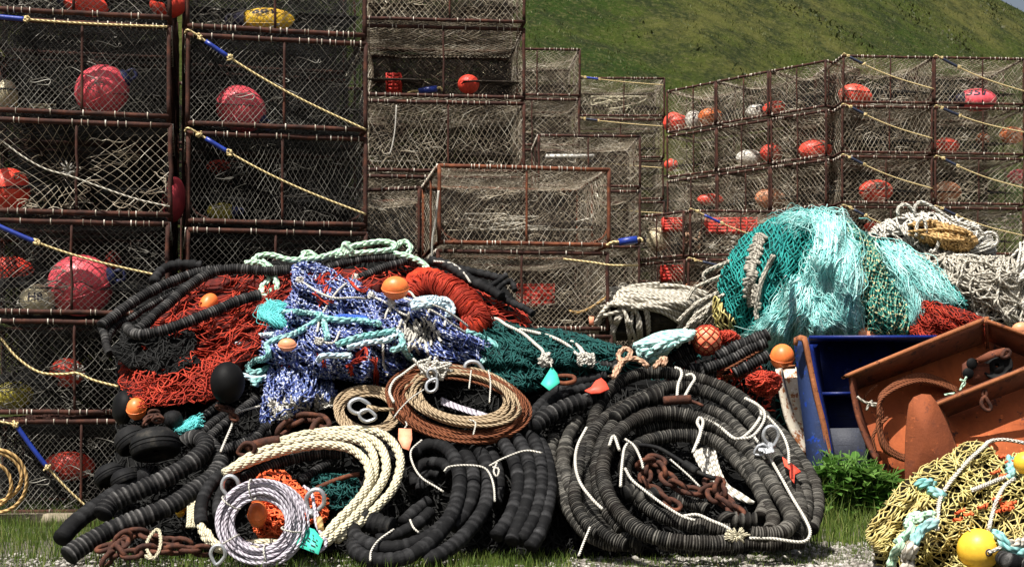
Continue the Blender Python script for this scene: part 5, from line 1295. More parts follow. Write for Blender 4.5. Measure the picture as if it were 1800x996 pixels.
mb = MB(); thimble(mb, cpt('c7', 800, 248, .46), 0, .15, .016); part('thimble', mb, M['galv'], t)
mb = MB(); thimble(mb, cpt('c7', 838, 292, .48), .2, .12, .013); part('thimble', mb, M['galv'], t)
mb = MB(); mb.tube(np.array([cpt('c7', 835, 252, .46), cpt('c7', 885, 262, .45)]), .02, 10); mb.tube(np.array([cpt('c7', 885, 262, .45), cpt('c7', 960, 262, .44)]), .013, 8); part('ferrule', mb, M['cable_tan'], t)
mb = MB(); chain(mb, path3('c7', [(450,350),(500,310),(560,300),(610,310),(635,335),(600,350)], .30, step=.02), .16, .02); solo('shackle', mb, M['rust'], 'rusty shackle and links at the hem of the blue net', 'shackle')
t = thing('plastic_tag', 'faded orange tag above the smooth black coil', 'tag', tuple(cpt('c7', 1010, 455, .5)), 'plastic tags')
mb = MB(); mb.plate(np.array([cpt('c7', 982, 350, .52), cpt('c7', 1042, 352, .52), cpt('c7', 1045, 400, .51), cpt('c7', 1030, 452, .5), cpt('c7', 1000, 440, .5), cpt('c7', 980, 400, .51)]), .006); part('tag_plate', mb, M['tag_orange'], t, False)
mb = MB(); mb.tube(path3('c7', [(1010,350),(1020,335),(1015,320)], .52, step=.01), .006, 5); part('string', mb, M['line'], t)

# ---- smooth black coils in the middle
hose_thing('hose_coil', 'coil of smooth black hose in the front centre', [
    ('c7', [(1050,480),(1090,440),(1160,428),(1225,465),(1262,550),(1262,650),(1230,750),(1160,830),(1060,885),(950,908),(850,892),(785,855),(770,820)], [.20,.26,.32,.36,.42,.44,.40,.30]),
    ('c7', [(770,880),(790,930),(870,962),(970,960),(1060,930),(1140,870),(1215,780),(1260,690)], [.34,.44,.48,.48,.42,.34]),
    ('c7', [(1200,440),(1270,450),(1318,520),(1330,600),(1320,680),(1280,760),(1220,820)], [.10,.20,.28,.30,.28]),
    ('c7', [(1300,450),(1350,450),(1392,520),(1402,610),(1385,710),(1330,800),(1250,885),(1160,945),(1100,965)], [.12,.22,.32,.36,.36,.40,.38]),
    ('c7', [(1060,620),(1055,570),(1085,525),(1140,510),(1195,520),(1235,570)], [.10,.16,.22,.26,.26], .042), ('c7', [(1080,640),(1090,585),(1130,560),(1180,570)], .14, .034),
    ('c7', [(880,870),(960,850),(1060,800),(1130,740)], .18, .045), ('c7', [(1000,790),(1060,735),(1120,690)], .08, .045)], 'disc_smooth', .052, .06, jit=.02, sides=18, groove=.92)
hose_thing('footrope', 'stub of wide black discs lying inside the smooth coil', [('c7', [(790,770),(840,785),(900,800),(965,815)], .26, .074)], 'rubber', .07, .045, jit=.08, sides=20)
hose_thing('hose_coil', 'four black hoses bent side by side right of the smooth coil', [
    ('c8', [(-75,420),(-30,410),(10,445),(55,520),(78,620),(62,720),(25,800),(-20,860)], [.16,.24,.32,.38,.38,.36]), ('c8', [(-30,400),(25,395),(80,440),(118,520),(130,620),(112,720),(80,810),(40,900)], [.14,.22,.30,.36,.38,.36]),
    ('c8', [(30,400),(80,380),(140,425),(172,520),(180,640),(160,750),(120,830),(75,895)], [.08,.16,.26,.34,.36,.34]), ('c8', [(90,395),(130,400),(185,470),(212,560),(218,650),(205,740),(180,830),(145,890),(125,915)], [.06,.14,.24,.32,.32,.30]), ('c8', [(-110,450),(-80,440),(-50,480),(-20,560),(-10,640),(-25,720)], [.1,.16,.2])], 'disc_smooth', .050, .06, jit=.025, sides=18, groove=.92)
for q, k, lab in (([(1195,550),(1215,530),(1290,522),(1370,530),(1405,560),(1425,620),(1430,690)], 'c7', 'white cord tied across the smooth black coil'), ([(1405,525),(1470,490),(1570,455),(1650,465)], 'c7', 'white cord tied across the four bent hoses'), ([(1440,510),(1425,550),(1440,575),(1448,540),(1420,530)], 'c7', 'knot ends of white cord on the bent hoses'),
                  ([(1090,405),(1040,455),(1050,520),(1090,580),(1160,625),(1190,645)], 'c7', 'white cord looping at the left of the smooth black coil'), ([(850,965),(855,920),(890,870),(960,820)], 'c7', 'pale cord at the bottom left of the smooth coil'), ([(1035,775),(1050,810),(1075,835)], 'c7', 'short white lashing on the lowest smooth hose')):
    mb = MB(); mb.tube(path3(k, q, .53, step=.02), .0075, 6); solo('cord', mb, M['line'], lab, 'cord', 'white cords over the pile')

# ---- the great coil on the right
L8 = [([(390,600),(385,500),(400,410),(425,310),(475,222),(560,162),(660,137),(780,147),(900,172),(1000,212),(1090,272),(1170,342),(1245,415),(1310,500),(1368,590),(1398,680),(1396,760),(1370,830)], [.14,.16,.2,.2,.2,.16,.1,.1,.1,.14], .050),
      ([(345,345),(295,430),(278,520),(292,600),(330,690),(380,770),(440,835),(520,885),(620,905)], [.1,.14,.18,.22,.24], .050),
      ([(240,420),(222,480),(230,560),(262,660),(312,760),(372,840),(460,888),(540,900)], [.02,.06,.10,.14,.16], .047),
      ([(400,640),(380,540),(400,430),(450,355),(520,302),(600,262),(680,222),(760,202),(850,207),(940,237),(1020,282),(1100,352),(1180,450),(1250,560),(1308,680),(1328,780),(1300,870)], [.2,.22,.24,.26,.26,.22,.22,.24,.26], .052),
      ([(1020,885),(940,892),(820,887),(720,872),(630,842),(560,792),(500,722),(462,640),(452,560),(472,480),(522,402),(592,352),(670,322),(760,317),(850,332),(930,362),(1010,412),(1090,482),(1152,560),(1212,650),(1262,730),(1288,795),(1240,842),(1150,852),(1095,845)], [.50,.52,.54,.54,.50,.46,.44,.42,.40,.40,.42,.44,.46], .052),
      ([(1015,835),(930,822),(830,805),(740,780),(660,740),(600,690),(562,640),(550,560),(575,495),(625,450),(700,425),(800,415),(900,425),(975,455),(1040,520),(1100,590),(1145,660),(1170,720),(1150,775)], [.40,.42,.42,.42,.38,.34,.32,.30,.30,.32], .050),
      ([(440,850),(380,800),(330,700),(345,560),(375,450),(430,350)], [.26,.26,.24,.2], .048), ([(560,900),(480,860),(420,780),(390,690),(420,560)], .30, .048),
      ([(1340,880),(1200,892),(1080,890)], .2, .05), ([(480,790),(520,860),(620,890)], .3, .046), ([(600,400),(700,372),(800,370),(880,385)], .26, .045), ([(900,300),(980,330),(1060,400),(1140,500),(1220,620),(1290,740)], .32, .048), ([(780,700),(860,720),(920,745)], .2, .045), ([(420,700),(402,560),(432,430),(505,330),(610,275)], .17, .048), ([(1180,385),(1262,485),(1332,620),(1352,740),(1322,850),(1250,893)], .2, .050), ([(540,835),(472,745),(432,640),(428,540),(455,440),(500,370)], .38, .05), ([(1060,500),(1122,600),(1162,700),(1205,785),(1190,835)], .34, .048), ([(700,885),(820,908),(960,912),(1070,902)], .30, .048), ([(300,480),(262,590),(290,700),(350,800),(430,870)], .12, .046)]
hose_thing('footrope', 'great coil of black disc hose leaning at the right of the pile', [('c8', q, o_, r_) for q, o_, r_ in L8], 'disc_brown', .05, .0175, jit=.07, sides=16, groove=.80)
hose_thing('footrope', 'black hoses curving in behind the red fish shaped tag', [('c8', [(120,350),(190,265),(280,205),(380,172),(470,150)], .12, .042), ('c8', [(170,330),(250,250),(350,212),(450,195)], .2, .042), ('c8', [(20,290),(110,300),(130,360)], .06, .04)], 'disc_smooth', .042, .05, jit=.03)
hose_thing('footrope', 'hose of big loose discs at the left shoulder of the great coil', [('c8', [(140,385),(190,340),(250,305),(310,280),(370,262)], .30, .062), ('c8', [(300,300),(420,240),(470,232)], .26, .05)], 'disc', .06, .05, jit=.12, sides=18, groove=.6)
hose_thing('footrope', 'hose of big discs across the top of the great coil', [('c8', [(500,345),(560,295),(620,262),(690,240),(725,235)], .40, .056), ('c8', [(660,250),(700,238),(735,236)], .40, .075)], 'disc_brown', .06, .04, jit=.08, sides=20, groove=.7)
hose_thing('footrope', 'stub of big rubber discs at the left inside the great coil', [('c8', [(545,680),(590,665),(640,690),(690,672)], .48, .06), ('c8', [(990,785),(1060,790),(1130,790)], .44, .055), ('c8', [(985,770),(1010,800)], .44, .062)], 'disc_brown', .06, .045, jit=.12, sides=20, groove=.6)
mb = MB(); p = path3('c8', [(720,262),(780,258),(840,255)], .46, step=.02); mb.tube(p, .034, 14); mb.tube(path3('c8', [(830,258),(870,272),(895,285)], .46, step=.02), .012, 6); solo('steel_ferrule', mb, M['rust'], 'rusty ferrule end beside the white loop on the great coil', 'ferrule')
mb = MB(); chain(mb, path3('c8', [(640,540),(680,520),(715,570),(760,625),(830,655),(910,660),(950,620),(990,690),(1030,740)], .34, step=.02), .14, .018); chain(mb, path3('c8', [(960,640),(940,690),(1000,720),(1040,750)], .42, step=.02), .13, .018); chain(mb, path3('c8', [(650,560),(640,620),(690,670),(760,720)], .28, step=.02), .13, .017)
solo('chain', mb, M['rust'], 'rusty chain lying inside the great black coil', 'chain', 'rusty chains')
mb = MB()
for k in range(11): mb.tube(path3('c8', [(852+k*9,485-k*3),(880+k*8,545),(930+k*7,610+k*2),(1000+k*6,672),(1100+k*2,712)], .22+.02*math.sin(k*2), step=.02), .011, 6)
solo('rope_tangle', mb, M['white_rope'], 'fan of white strands inside the great black coil', 'rope')
for q, lab, r_ in (([(780,240),(785,190),(800,150),(795,125),(770,115)], 'white loop over the top of the great coil', .012), ([(815,240),(840,195),(858,165),(845,145),(820,150)], 'second white loop over the top of the great coil, nearer the tag', .012),
                   ([(850,490),(870,440),(895,360),(880,335),(870,360),(885,395),(870,450)], 'white cord knotted round the inner loop of the great coil', .012), ([(890,335),(960,370),(1040,430),(1100,400),(1150,330),(1140,285),(1080,250)], 'doubled white cord along the upper right of the great coil', .013),
                   ([(1040,430),(1110,420),(1160,360),(1165,310),(1130,275)], 'white cord beside the doubled one on the great coil', .011), ([(480,460),(500,415),(525,480)], 'white cord looped over the left of the inner coil', .011),
                   ([(550,430),(590,460),(620,520),(630,560)], 'white cord dropping into the great coil', .009), ([(530,640),(535,560),(545,480),(560,450)], 'pale cord down the left inside of the great coil', .010),
                   ([(550,560),(580,610),(640,660),(720,720),(800,770),(860,790)], 'pale cord along the lower inside of the great coil', .010), ([(380,380),(340,460),(330,540),(350,620),(400,690),(450,740)], 'grey white cord between the outer loops of the great coil', .011),
                   ([(1120,420),(1180,500),(1240,600),(1290,690),(1350,790),(1368,850),(1330,885),(1200,870),(1100,868)], 'long white cord down the right of the great coil', .011), ([(345,945),(370,880),(395,820)], 'white cord end on the grass below the great coil', .008),
                   ([(810,770),(870,765),(930,790),(990,815),(1020,835)], 'white cord ends by the frayed knot in the great coil', .012), ([(1180,330),(1240,400),(1270,470),(1275,540)], 'white cord at the right shoulder of the great coil', .010), ([(750,520),(830,590),(880,640)], 'thin steel grey line inside the great coil', .007)):
    mb = MB(); mb.tube(path3('c8', q, .60 if 'top' not in lab and 'right of' not in lab else .46, step=.02), r_, 7); solo('cord', mb, M['line'], lab, 'cord', 'white cords over the pile')
mb = MB(); p = path3('c8', [(610,455),(690,468),(760,505),(830,550),(880,580),(950,605)], .44, step=.02); mb.tube(p, .015, 8); mb.tube(p[len(p)*6//10:len(p)*8//10], .030, 12); solo('wire_cable', mb, M['rubber'], 'dark wire cable with a clamped ferrule inside the great coil', 'cable')
mb = MB()
for k in range(60):
    c = cpt('c8', 1045, 855, .60); a = random.random()*6.28; L = random.uniform(.03, .09)
    mb.tube(spline(np.array([c, c+np.array((math.cos(a)*L*.5, -.03, math.sin(a)*L*.3)), c+np.array((math.cos(a)*L, -.02, math.sin(a)*L*.6))]), .01), .007, 5)
solo('frayed_rope_end', mb, M['cream_rope'], 'frayed cream rope knot at the foot of the great coil', 'rope end')
mb = MB(); thimble(mb, cpt('c8', 1195, 420, .58), 1.5, .15, .014); thimble(mb, cpt('c8', 1150, 480, .56), 2.6, .1, .01)
for k in range(8): mb.tube(spline(np.array([cpt('c8', 1180+random.uniform(-40, 30), 470+random.uniform(-25, 25), .58) for _ in range(4)]), .01), .009, 5)
solo('thimble', mb, M['galv'], 'steel thimble tied at the right of the great coil', 'thimble')
def fishtag(k, pts, off, label):
    t = thing('plastic_tag', label, 'tag', tuple(cpt(k, *pts[0], off)), 'plastic tags')
    mb = MB(); mb.plate(np.array([cpt(k, x, y, off+.01*math.sin(x)) for x, y in pts]), .012); part('tag_plate', mb, M['tag_red'], t, False)
    return t
fishtag('c8', [(372,215),(400,200),(420,172),(445,160),(465,178),(480,208),(440,225),(400,228)], .40, 'red fish shaped tag at the left top of the great coil')
fishtag('c8', [(1245,508),(1290,540),(1328,572),(1300,585),(1298,625),(1280,600),(1275,560),(1255,550)], .42, 'red fish shaped tag at the right of the great coil')
t = thing('plastic_tag', 'teal tag hanging below the dark green net', 'tag', tuple(cpt('c8', 230, 215, .5)), 'plastic tags')
mb = MB(); mb.plate(np.array([cpt('c8', 225, 110, .46), cpt('c8', 250, 140, .48), cpt('c8', 262, 180, .48), cpt('c8', 215, 215, .5), cpt('c8', 178, 185, .48), cpt('c8', 200, 150, .48)]), .006); part('tag_plate', mb, M['tag_green'], t, False)
mb = MB(); mb.tube(path3('c8', [(225,112),(222,95),(228,80)], .5, step=.01), .006, 5); part('string', mb, M['line'], t)
mb = MB(); mb.tube(path3('c8', [(240,160),(270,152),(320,155),(325,175),(280,185),(245,175)], .44, closed=True, step=.02), .017, 8, True); solo('iron_ring', mb, M['rust_bright'], 'rusty ring by the teal tag', 'ring')
hose_thing('footrope', 'rough disc hose under the dark green net', [('c8', [(330,150),(380,120),(430,110),(500,105),(520,130)], .1, .04), ('c8', [(0,250),(60,255),(120,285)], .1, .04)], 'disc', .04, jit=.1)
mb = MB()
_q = ([(500,160),(530,100),(520,60),(550,30),(575,50),(550,85),(520,75)], [(540,85),(580,75),(620,85),(650,110)], [(500,160),(510,120),(540,95)], [(680,115),(710,80),(730,75),(720,105)])
rope_set('rope', 'pinkish rope knotted above the great coil', [path3('c8', q, .40, step=.01) for q in _q], 'pink_rope', .022)

# ---- between the green net and the doors
def yb(y): return 13.0+(640-np.asarray(y, float))*.004
wr = Heap(cc('d1', [(60,560),(120,500),(200,465),(270,430),(330,425),(450,440),(560,450),(650,490),(630,560),(560,650),(420,680),(300,700),(180,700),(100,640)]), lambda y: 16.6+0*y, .5, 2.2, ((10, 22, .05, 3),), .5)
t = thing('rope_heap', 'heap of weathered grey white rope behind the dark green net', 'rope heap', tuple(P(1120, 600, 16.4)), 'heaps of rope')
part('rope_mass', wr.core(.97, .04), M['rope_core'], t)
mb = MB()
ap = np.array((1105.0, 508.0))
for k in range(64):
    e = np.array((1025+random.random()*120, random.uniform(590, 625))) if k % 5 < 1 else np.array((1262+random.uniform(-14, 16), random.uniform(512, 625)))
    s0 = ap+np.array((random.uniform(-60, 30), random.uniform(-6, 60)*(random.random()**2))); md = (s0+e)/2+np.array(((e[0]-ap[0])*.14, -16))
    wr.sweep(mb, spline(np.array([s0, md, e]), 4), .021, random.uniform(.0, .09), 1.28, 7, .006, k)
for q in ([(270,410),(340,425),(430,440),(540,455),(640,490)], [(275,430),(360,440),(480,470),(600,500)], [(260,420),(280,405),(300,425),(280,440),(330,420)], [(370,440),(390,500),(410,570),(415,650)]): mb.rope(path3('d1', q, .06, on(wr), step=.02), .02)
part('ropes', mb, M['grey_rope'], t)
rope_set('rope', 'straw rope ends trailing left from the grey rope heap', [path3('d1', q, .0, lambda x, y: 16.2+0*y, step=.03) for q in ([(30,560),(90,540),(150,505),(200,470)], [(0,545),(60,552),(130,520)])], 'tan_rope', .014, laid=False)
mb = MB()
_q = ([(560,640),(600,575),(650,510),(720,475),(780,445),(800,440)], [(605,500),(640,435),(700,400),(770,372),(850,330)], [(700,390),(692,360),(720,335),(790,305),(870,275),(900,262)], [(580,655),(640,600),(700,560),(740,500),(800,460)], [(620,640),(680,590),(720,560),(745,540)], [(640,560),(680,520),(740,480),(790,455)], [(560,600),(620,540),(690,490),(770,450)], [(610,620),(660,560),(720,520),(760,500)])
rope_set('rope', 'long grey rope loops draped left of the turquoise mound', [path3('d1', q, random.uniform(.2, .45), lambda x, y: 16.5+0*y, step=.02) for q in _q], 'grey_rope', .022)
pt_ = Heap(cc('d1', [(310,720),(380,690),(470,660),(540,645),(630,650),(650,690),(600,700),(540,740),(460,790),(400,835),(360,800)]), lambda y: 12.62+0*y, .25, 2, ((-20, 18, .05, 3),), .3)
t = thing('rope_heap', 'fan of pale turquoise rope above the great coil', 'rope heap', tuple(P(1140, 640, 13)), 'heaps of rope')
part('rope_mass', pt_.core(.97, .04), M['rope_core'], t)
mb = MB()
for k in range(26):
    a = k/25; e = cc('d1', [(330+120*a+random.uniform(-10, 10), 720+110*a)])[0]; s0 = cc('d1', [(640+random.uniform(-60, 10), 655+random.uniform(-8, 30))])[0]
    pt_.sweep(mb, spline(np.array([s0, (s0+e)/2+np.array((-4, -7)), e]), 3), .020, random.uniform(.0, .08), 1.12, 7, .006, k)
for k in range(14): pt_.loose(mb, 1, .019, (40, 90), .05, .03, k, 6, theta=60, spread=25, curl=.1)
part('ropes', mb, M['pale_teal_rope'], t)
yv = lambda x, y: 12.75+0*y
hose_thing('footrope', 'black disc hoses curving under the netted orange float', [('d1', [(410,835),(460,770),(530,725),(620,705)], .0, .046, yv), ('d1', [(470,845),(530,790),(600,750),(660,735)], .06, .046, yv), ('d1', [(540,850),(600,800),(660,770)], .03, .042, yv)], 'disc', .045, .020)
hose_thing('footrope', 'three straight disc hoses under the turquoise fibres', [('d1', [(765,785),(850,738),(940,700),(1030,665)], .22, .056, yv), ('d1', [(700,845),(760,825),(850,785),(930,740),(1020,705)], .24, .050, yv), ('d1', [(850,865),(930,825),(1030,770)], .24, .050, yv), ('d1', [(620,850),(660,835),(700,870),(760,880)], .16, .04, yv)], 'disc', .05, .024)
mb = MB()
_q = ([(640,860),(760,880),(880,880),(1000,850)], [(750,880),(860,820),(1000,740)], [(780,920),(870,860),(960,800)])
rope_set('iron_cable', 'rusty cables between the hoses under the turquoise fibres', [path3('d1', q, .08, yv, step=.03) for q in _q], 'cable_rust', .014, 'cable', None, False)
t = buoy(1242, 598, 12.65, 26, 26, 'f_peach', 'orange ball float held in a dark mesh above the great coil', 'net floats on the pile', name='net_float')
mb = MB(); c = P(1242, 598, 12.65); rr = 26/FPX*12.65*1.03
for k in range(9):
    for s_ in (1, -1):
        a = np.linspace(.12, PI-.12, 24); lon = k/9*2*PI+s_*a*1.1
        mb.tube(c+rr*np.stack([np.sin(a)*np.cos(lon), np.sin(a)*np.sin(lon), np.cos(a)], -1), .0055, 4, caps=False)
part('net_cover', mb, M['red_net'], t)
rn = Heap(cc('d1', [(690,640),(720,615),(780,640),(850,650),(890,690),(850,720),(790,720),(730,680)]), lambda y: 12.9+0*y, .2, 2, (), .2)
mb = MB(); rn.net(mb, 20, 30, 7, .006, 14, 40, .0, .06, 3.5, seed=5); rn.loose(mb, 140, .006, (15, 50), .05, .08); solo('fishing_net', mb, M['red_net'], 'scraps of red net beside the netted orange float', 'fishing net', 'heaps of fishing net')
rb = Heap(cc('d1', [(905,910),(930,870),(1000,850),(1080,870),(1100,920),(1060,980),(980,985),(930,950)]), lambda y: 12.3+0*y, .25, 2, ((0, 18, .05, 3),), .3)
t = thing('fishing_net', 'bundle of bright red net left of the white door edge', 'fishing net', tuple(P(1340, 695, 12.3)), 'heaps of fishing net')
part('net_mass', rb.core(.97, .03), M['red_core'], t); mb = MB(); rb.net(mb, 10, 28, 6, .0065, 14, 40, .01, .05, 3.5, seed=5); rb.loose(mb, 150, .006, (15, 50), .04, .07, theta=0, spread=40); part('netting', mb, M['red_net'], t)
dk = Heap(cc('p', [(1200,640),(1290,625),(1340,640),(1362,680),(1366,760),(1360,820),(1300,800),(1200,740),(1150,690)]), lambda y: 12.95+0*y, .2, 2, ((0, 30, .05, 3),), .4)
t = thing('fishing_net', 'shaded dark net under the three straight hoses', 'fishing net', tuple(P(1300, 820, 12.9)), 'heaps of fishing net')
part('net_mass', dk.core(.98, .03), M['black_core'], t); mb = MB(); dk.net(mb, 20, 30, 11, .006, 14, 40, .01, .05, 4, seed=5); part('netting', mb, M['black_net'], t)
mb = MB(); dk.loose(mb, 90, .007, (20, 60), .08, .08); solo('fishing_net', mb, M['red_net'], 'shreds of red net trailing among the straight hoses', 'fishing net', 'heaps of fishing net')

# ---- dark net under the mound and the rope heaps, down to the ground
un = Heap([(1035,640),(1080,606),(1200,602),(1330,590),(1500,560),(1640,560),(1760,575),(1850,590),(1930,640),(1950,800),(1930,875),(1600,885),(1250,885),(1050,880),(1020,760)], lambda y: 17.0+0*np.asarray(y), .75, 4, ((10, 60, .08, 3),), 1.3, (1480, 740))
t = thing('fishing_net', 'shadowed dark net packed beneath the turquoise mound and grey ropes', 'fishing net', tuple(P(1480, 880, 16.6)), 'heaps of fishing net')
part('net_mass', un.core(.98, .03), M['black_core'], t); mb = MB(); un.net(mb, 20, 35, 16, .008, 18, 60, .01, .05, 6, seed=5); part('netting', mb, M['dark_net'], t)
# ---- the turquoise mound
tm = Heap(cc('p', [(1345,388),(1390,370),(1432,366),(1480,382),(1530,412),(1570,440),(1600,490),(1622,560),(1610,610),(1400,615),(1310,598),(1268,545),(1262,490),(1290,432),(1318,405)]), lambda y: 16.6-(np.asarray(y)-370)*.0018, .85, 2.3, ((95, 40, .13, 2), (60, 70, .13, 9)), .7)
t = thing('fishing_net', 'tall mound of teal net with frayed turquoise fibre', 'fishing net', tuple(P(1440, 640, 16)), 'heaps of fishing net')
part('net_mass', tm.core(.985, .04), M['teal_core'], t)
mb = MB(); reg = lambda pts: [q for q in np.split(pts, np.flatnonzero(np.diff((pts[:, 0] < 1470+.25*(pts[:, 1]-400)).astype(int)))+1) if len(q) > 3 and q[0, 0] < 1470+.25*(q[0, 1]-400)]
reg2 = lambda pts: [q for q in np.split(pts, np.flatnonzero(np.diff((pts[:, 0] < 1470+.25*(pts[:, 1]-400)).astype(int)))+1) if len(q) > 3 and q[0, 0] >= 1470+.25*(q[0, 1]-400)]
tm.net(mb, 100, 34, 6.5, .0082, 8, 80, .012, .012, 3, seed=3, region=reg); tm.net(mb, 100, 24, 14, .0080, 14, 60, .035, .03, 3.5, seed=5, region=reg, keep=.5); part('netting', mb, M['teal_net'], t)
mb = MB(); tm.net(mb, 62, 26, 7.0, .0085, 10, 65, .012, .018, 3.5, seed=8, region=reg2); tm.net(mb, 70, 34, 11, .0085, 14, 55, .04, .04, 3.5, seed=12, region=reg2, keep=.8); part('straw_netting', mb, M['tan_green_net'], t)
mb = MB()
G1 = [[(1446,400),(1444,440),(1428,490),(1385,540),(1330,585),(1296,612)], [(1450,392),(1458,440),(1442,490),(1400,550),(1370,600),(1352,650)], [(1456,390),(1474,440),(1460,495),(1430,555),(1405,612)], [(1462,395),(1484,440),(1482,490),(1465,550),(1440,605)], [(1466,400),(1494,450),(1500,505),(1490,550),(1495,592)]]
tm.flow(mb, G1, 850, .0062, (.03, .18), 6, ends=(0, .45), wav=15, clump=16)
tm.flow(mb, [[(1445,430),(1430,480),(1440,520)], [(1470,425),(1462,480),(1475,530)], [(1490,440),(1488,490),(1510,530)]], 420, .006, (.06, .2), 6, ends=(0, .3), wav=16, clump=9)
G2 = [[(1400,495),(1372,540),(1330,580),(1290,600)], [(1405,500),(1390,560),(1360,610),(1345,660)], [(1420,505),(1420,560),(1410,610)], [(1440,520),(1470,560),(1520,600)]]
tm.flow(mb, G2, 700, .0062, (.08, .24), 6, ends=(0, .4), wav=13, clump=13)
G3 = [[(1440,385),(1410,372),(1370,378),(1335,400)], [(1450,390),(1420,385),(1390,395),(1360,420)], [(1440,380),(1480,378),(1520,400),(1550,425)]]
tm.flow(mb, G3, 150, .005, (.0, .14), 8, ends=(.2, .5), wav=13)
G4 = [[(1480,525),(1490,550),(1480,575),(1475,600)], [(1500,530),(1512,555),(1515,590)]]
tm.flow(mb, G4, 300, .0065, (.08, .18), 4, ends=(0, .25), wav=6)
part('frayed_fibre', mb, M['fibre'], t)
mb = MB()
for q in ([(1055,260),(1020,330),(990,400),(975,480),(965,560),(970,590)], ): mb.rope(path3('d1', q, .10, on(tm), step=.02), .030)
for k in range(34):
    y = 160+k*11; x = 985-50*math.sin(k/33*2.4)+random.uniform(-10, 10)
    mb.tube(path3('d1', [(x-28, y+random.uniform(-8, 8)),(x,y-8),(x+30, y+random.uniform(-2, 12))], .07, on(tm), step=.02), .020, 6)
part('grey_lacing', mb, M['lace_grey'], t)
tf = Heap(cc('p', [(1540,425),(1585,432),(1640,468),(1700,528),(1690,545),(1640,545),(1620,570),(1590,600),(1575,540),(1555,480)]), lambda y: 16.25-(np.asarray(y)-420)*.002, .30, 2, ((60, 30, .05, 2),), .5)
t = thing('fishing_net', 'second tuft of pale turquoise fibre right of the teal mound', 'fishing net', tuple(P(1620, 600, 16)), 'heaps of fishing net')
part('net_mass', tf.core(.96, .05), M['teal_core'], t)
mb = MB(); tf.flow(mb, [[(1552,440),(1578,490),(1592,540),(1600,600)], [(1560,435),(1600,490),(1612,540),(1598,580)], [(1570,438),(1615,490),(1640,520),(1660,540)], [(1580,440),(1625,475),(1665,510),(1702,538)]], 560, .0062, (.0, .14), 6, ends=(0, .45), wav=14, clump=12); part('frayed_fibre', mb, M['fibre'], t)
mb = MB(); tf.net(mb, 45, 28, 7, .009, 12, 45, .0, .05, 3.5, seed=4); part('netting', mb, M['teal_net'], t)
st = Heap(cc('d1', [(740,480),(770,470),(810,540),(860,600),(840,640),(780,645),(745,600)]), lambda y: 15.9+0*y, .2, 2, ((90, 18, .05, 3),), .3)
t = thing('fishing_net', 'yellowish net fringe at the lower left of the teal mound', 'fishing net', tuple(P(1270, 580, 15.9)), 'heaps of fishing net')
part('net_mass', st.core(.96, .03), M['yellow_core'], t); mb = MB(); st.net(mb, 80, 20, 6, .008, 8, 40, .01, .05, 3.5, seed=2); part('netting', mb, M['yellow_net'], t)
# red net right
rr_ = Heap(cc('p', [(1588,612),(1600,560),(1625,525),(1665,535),(1710,548),(1765,580),(1770,620),(1680,625)]), lambda y: 15.75+0*y, .3, 2.2, ((30, 24, .06, 3),), .5)
t = thing('fishing_net', 'red net spilling behind the rusty trawl door', 'fishing net', tuple(P(1680, 625, 15.8)), 'heaps of fishing net')
part('net_mass', rr_.core(.97, .04), M['red_core'], t); mb = MB(); rr_.net(mb, 35, 20, 6.5, .0055, 14, 40, .012, .05, 3.5, seed=3); rr_.loose(mb, 120, .0052, (20, 60), .04, .06, theta=35, spread=40); part('netting', mb, M['red_net'], t)
# white rope heaps at the right
def rope_heap(outline, Y, bulge, n, r, mat, label, theta, spread, seed, lens=(60, 190), curl=.10, core='rope_core'):
    h = Heap(cc('p', outline), Y, bulge, 2.2, ((theta, 26, .06, seed),), .6)
    x, y = (h.lo+h.hi)/2
    t = thing('rope_heap', label, 'rope heap', tuple(P(x, h.hi[1], float(h.Y0(h.hi[1])))), 'heaps of rope')
    part('rope_mass', h.core(.97, .05), M[core], t); mb = MB()
    for k in range(n): h.loose(mb, 1, r, lens, random.uniform(.0, .12), .010, k+seed, 7, 1.02, theta=theta+180*(k % 2), spread=spread, curl=curl)
    part('ropes', mb, M[mat], t); return h
YQ = lambda y: 17.6+0*np.asarray(y)
h1 = rope_heap([(1528,415),(1560,388),(1610,375),(1660,378),(1715,395),(1745,425),(1740,470),(1690,480),(1620,455),(1560,440)], YQ, .5, 190, .0125, 'white_rope', 'heap of white rope with loops on top behind the turquoise mound', 15, 45, 3, curl=.15)
h2 = rope_heap([(1595,450),(1650,440),(1720,450),(1790,460),(1800,520),(1830,600),(1770,600),(1720,570),(1670,520),(1620,490)], lambda y: 17.0+0*np.asarray(y), .5, 290, .0125, 'grey_rope', 'wide heap of tangled grey white rope at the right', 30, 70, 7, curl=.22)
h3 = rope_heap([(1765,470),(1785,435),(1812,420),(1850,430),(1860,560),(1800,600),(1775,540)], lambda y: 17.2+0*np.asarray(y), .5, 95, .016, 'white_rope', 'bundle of white rope cut by the right edge', -55, 18, 9)
tr = Heap(cc('d2', [(640,210),(690,165),(770,150),(850,170),(960,200),(1050,270),(1000,330),(880,350),(800,310),(700,270)]), lambda y: 17.05+0*np.asarray(y), .25, 2, ((20, 18, .04, 3),), .3)
t = thing('rope_heap', 'tan rope bundle lying across the white rope heap', 'rope heap', tuple(P(1660, 445, 17)), 'heaps of rope')
part('rope_mass', tr.core(.95, .04), M['rope_core'], t); mb = MB()
for k in range(85): tr.loose(mb, 1, .0155, (60, 140), random.uniform(.02, .10), .008, k, 6, 1.02, theta=18, spread=22, curl=.08)
for k in range(14): tr.loose(mb, 1, .019, (20, 50), .1, .01, k+80, 6, 1.02, theta=70, spread=25, curl=.08)
part('ropes', mb, M['tan_rope'], t)
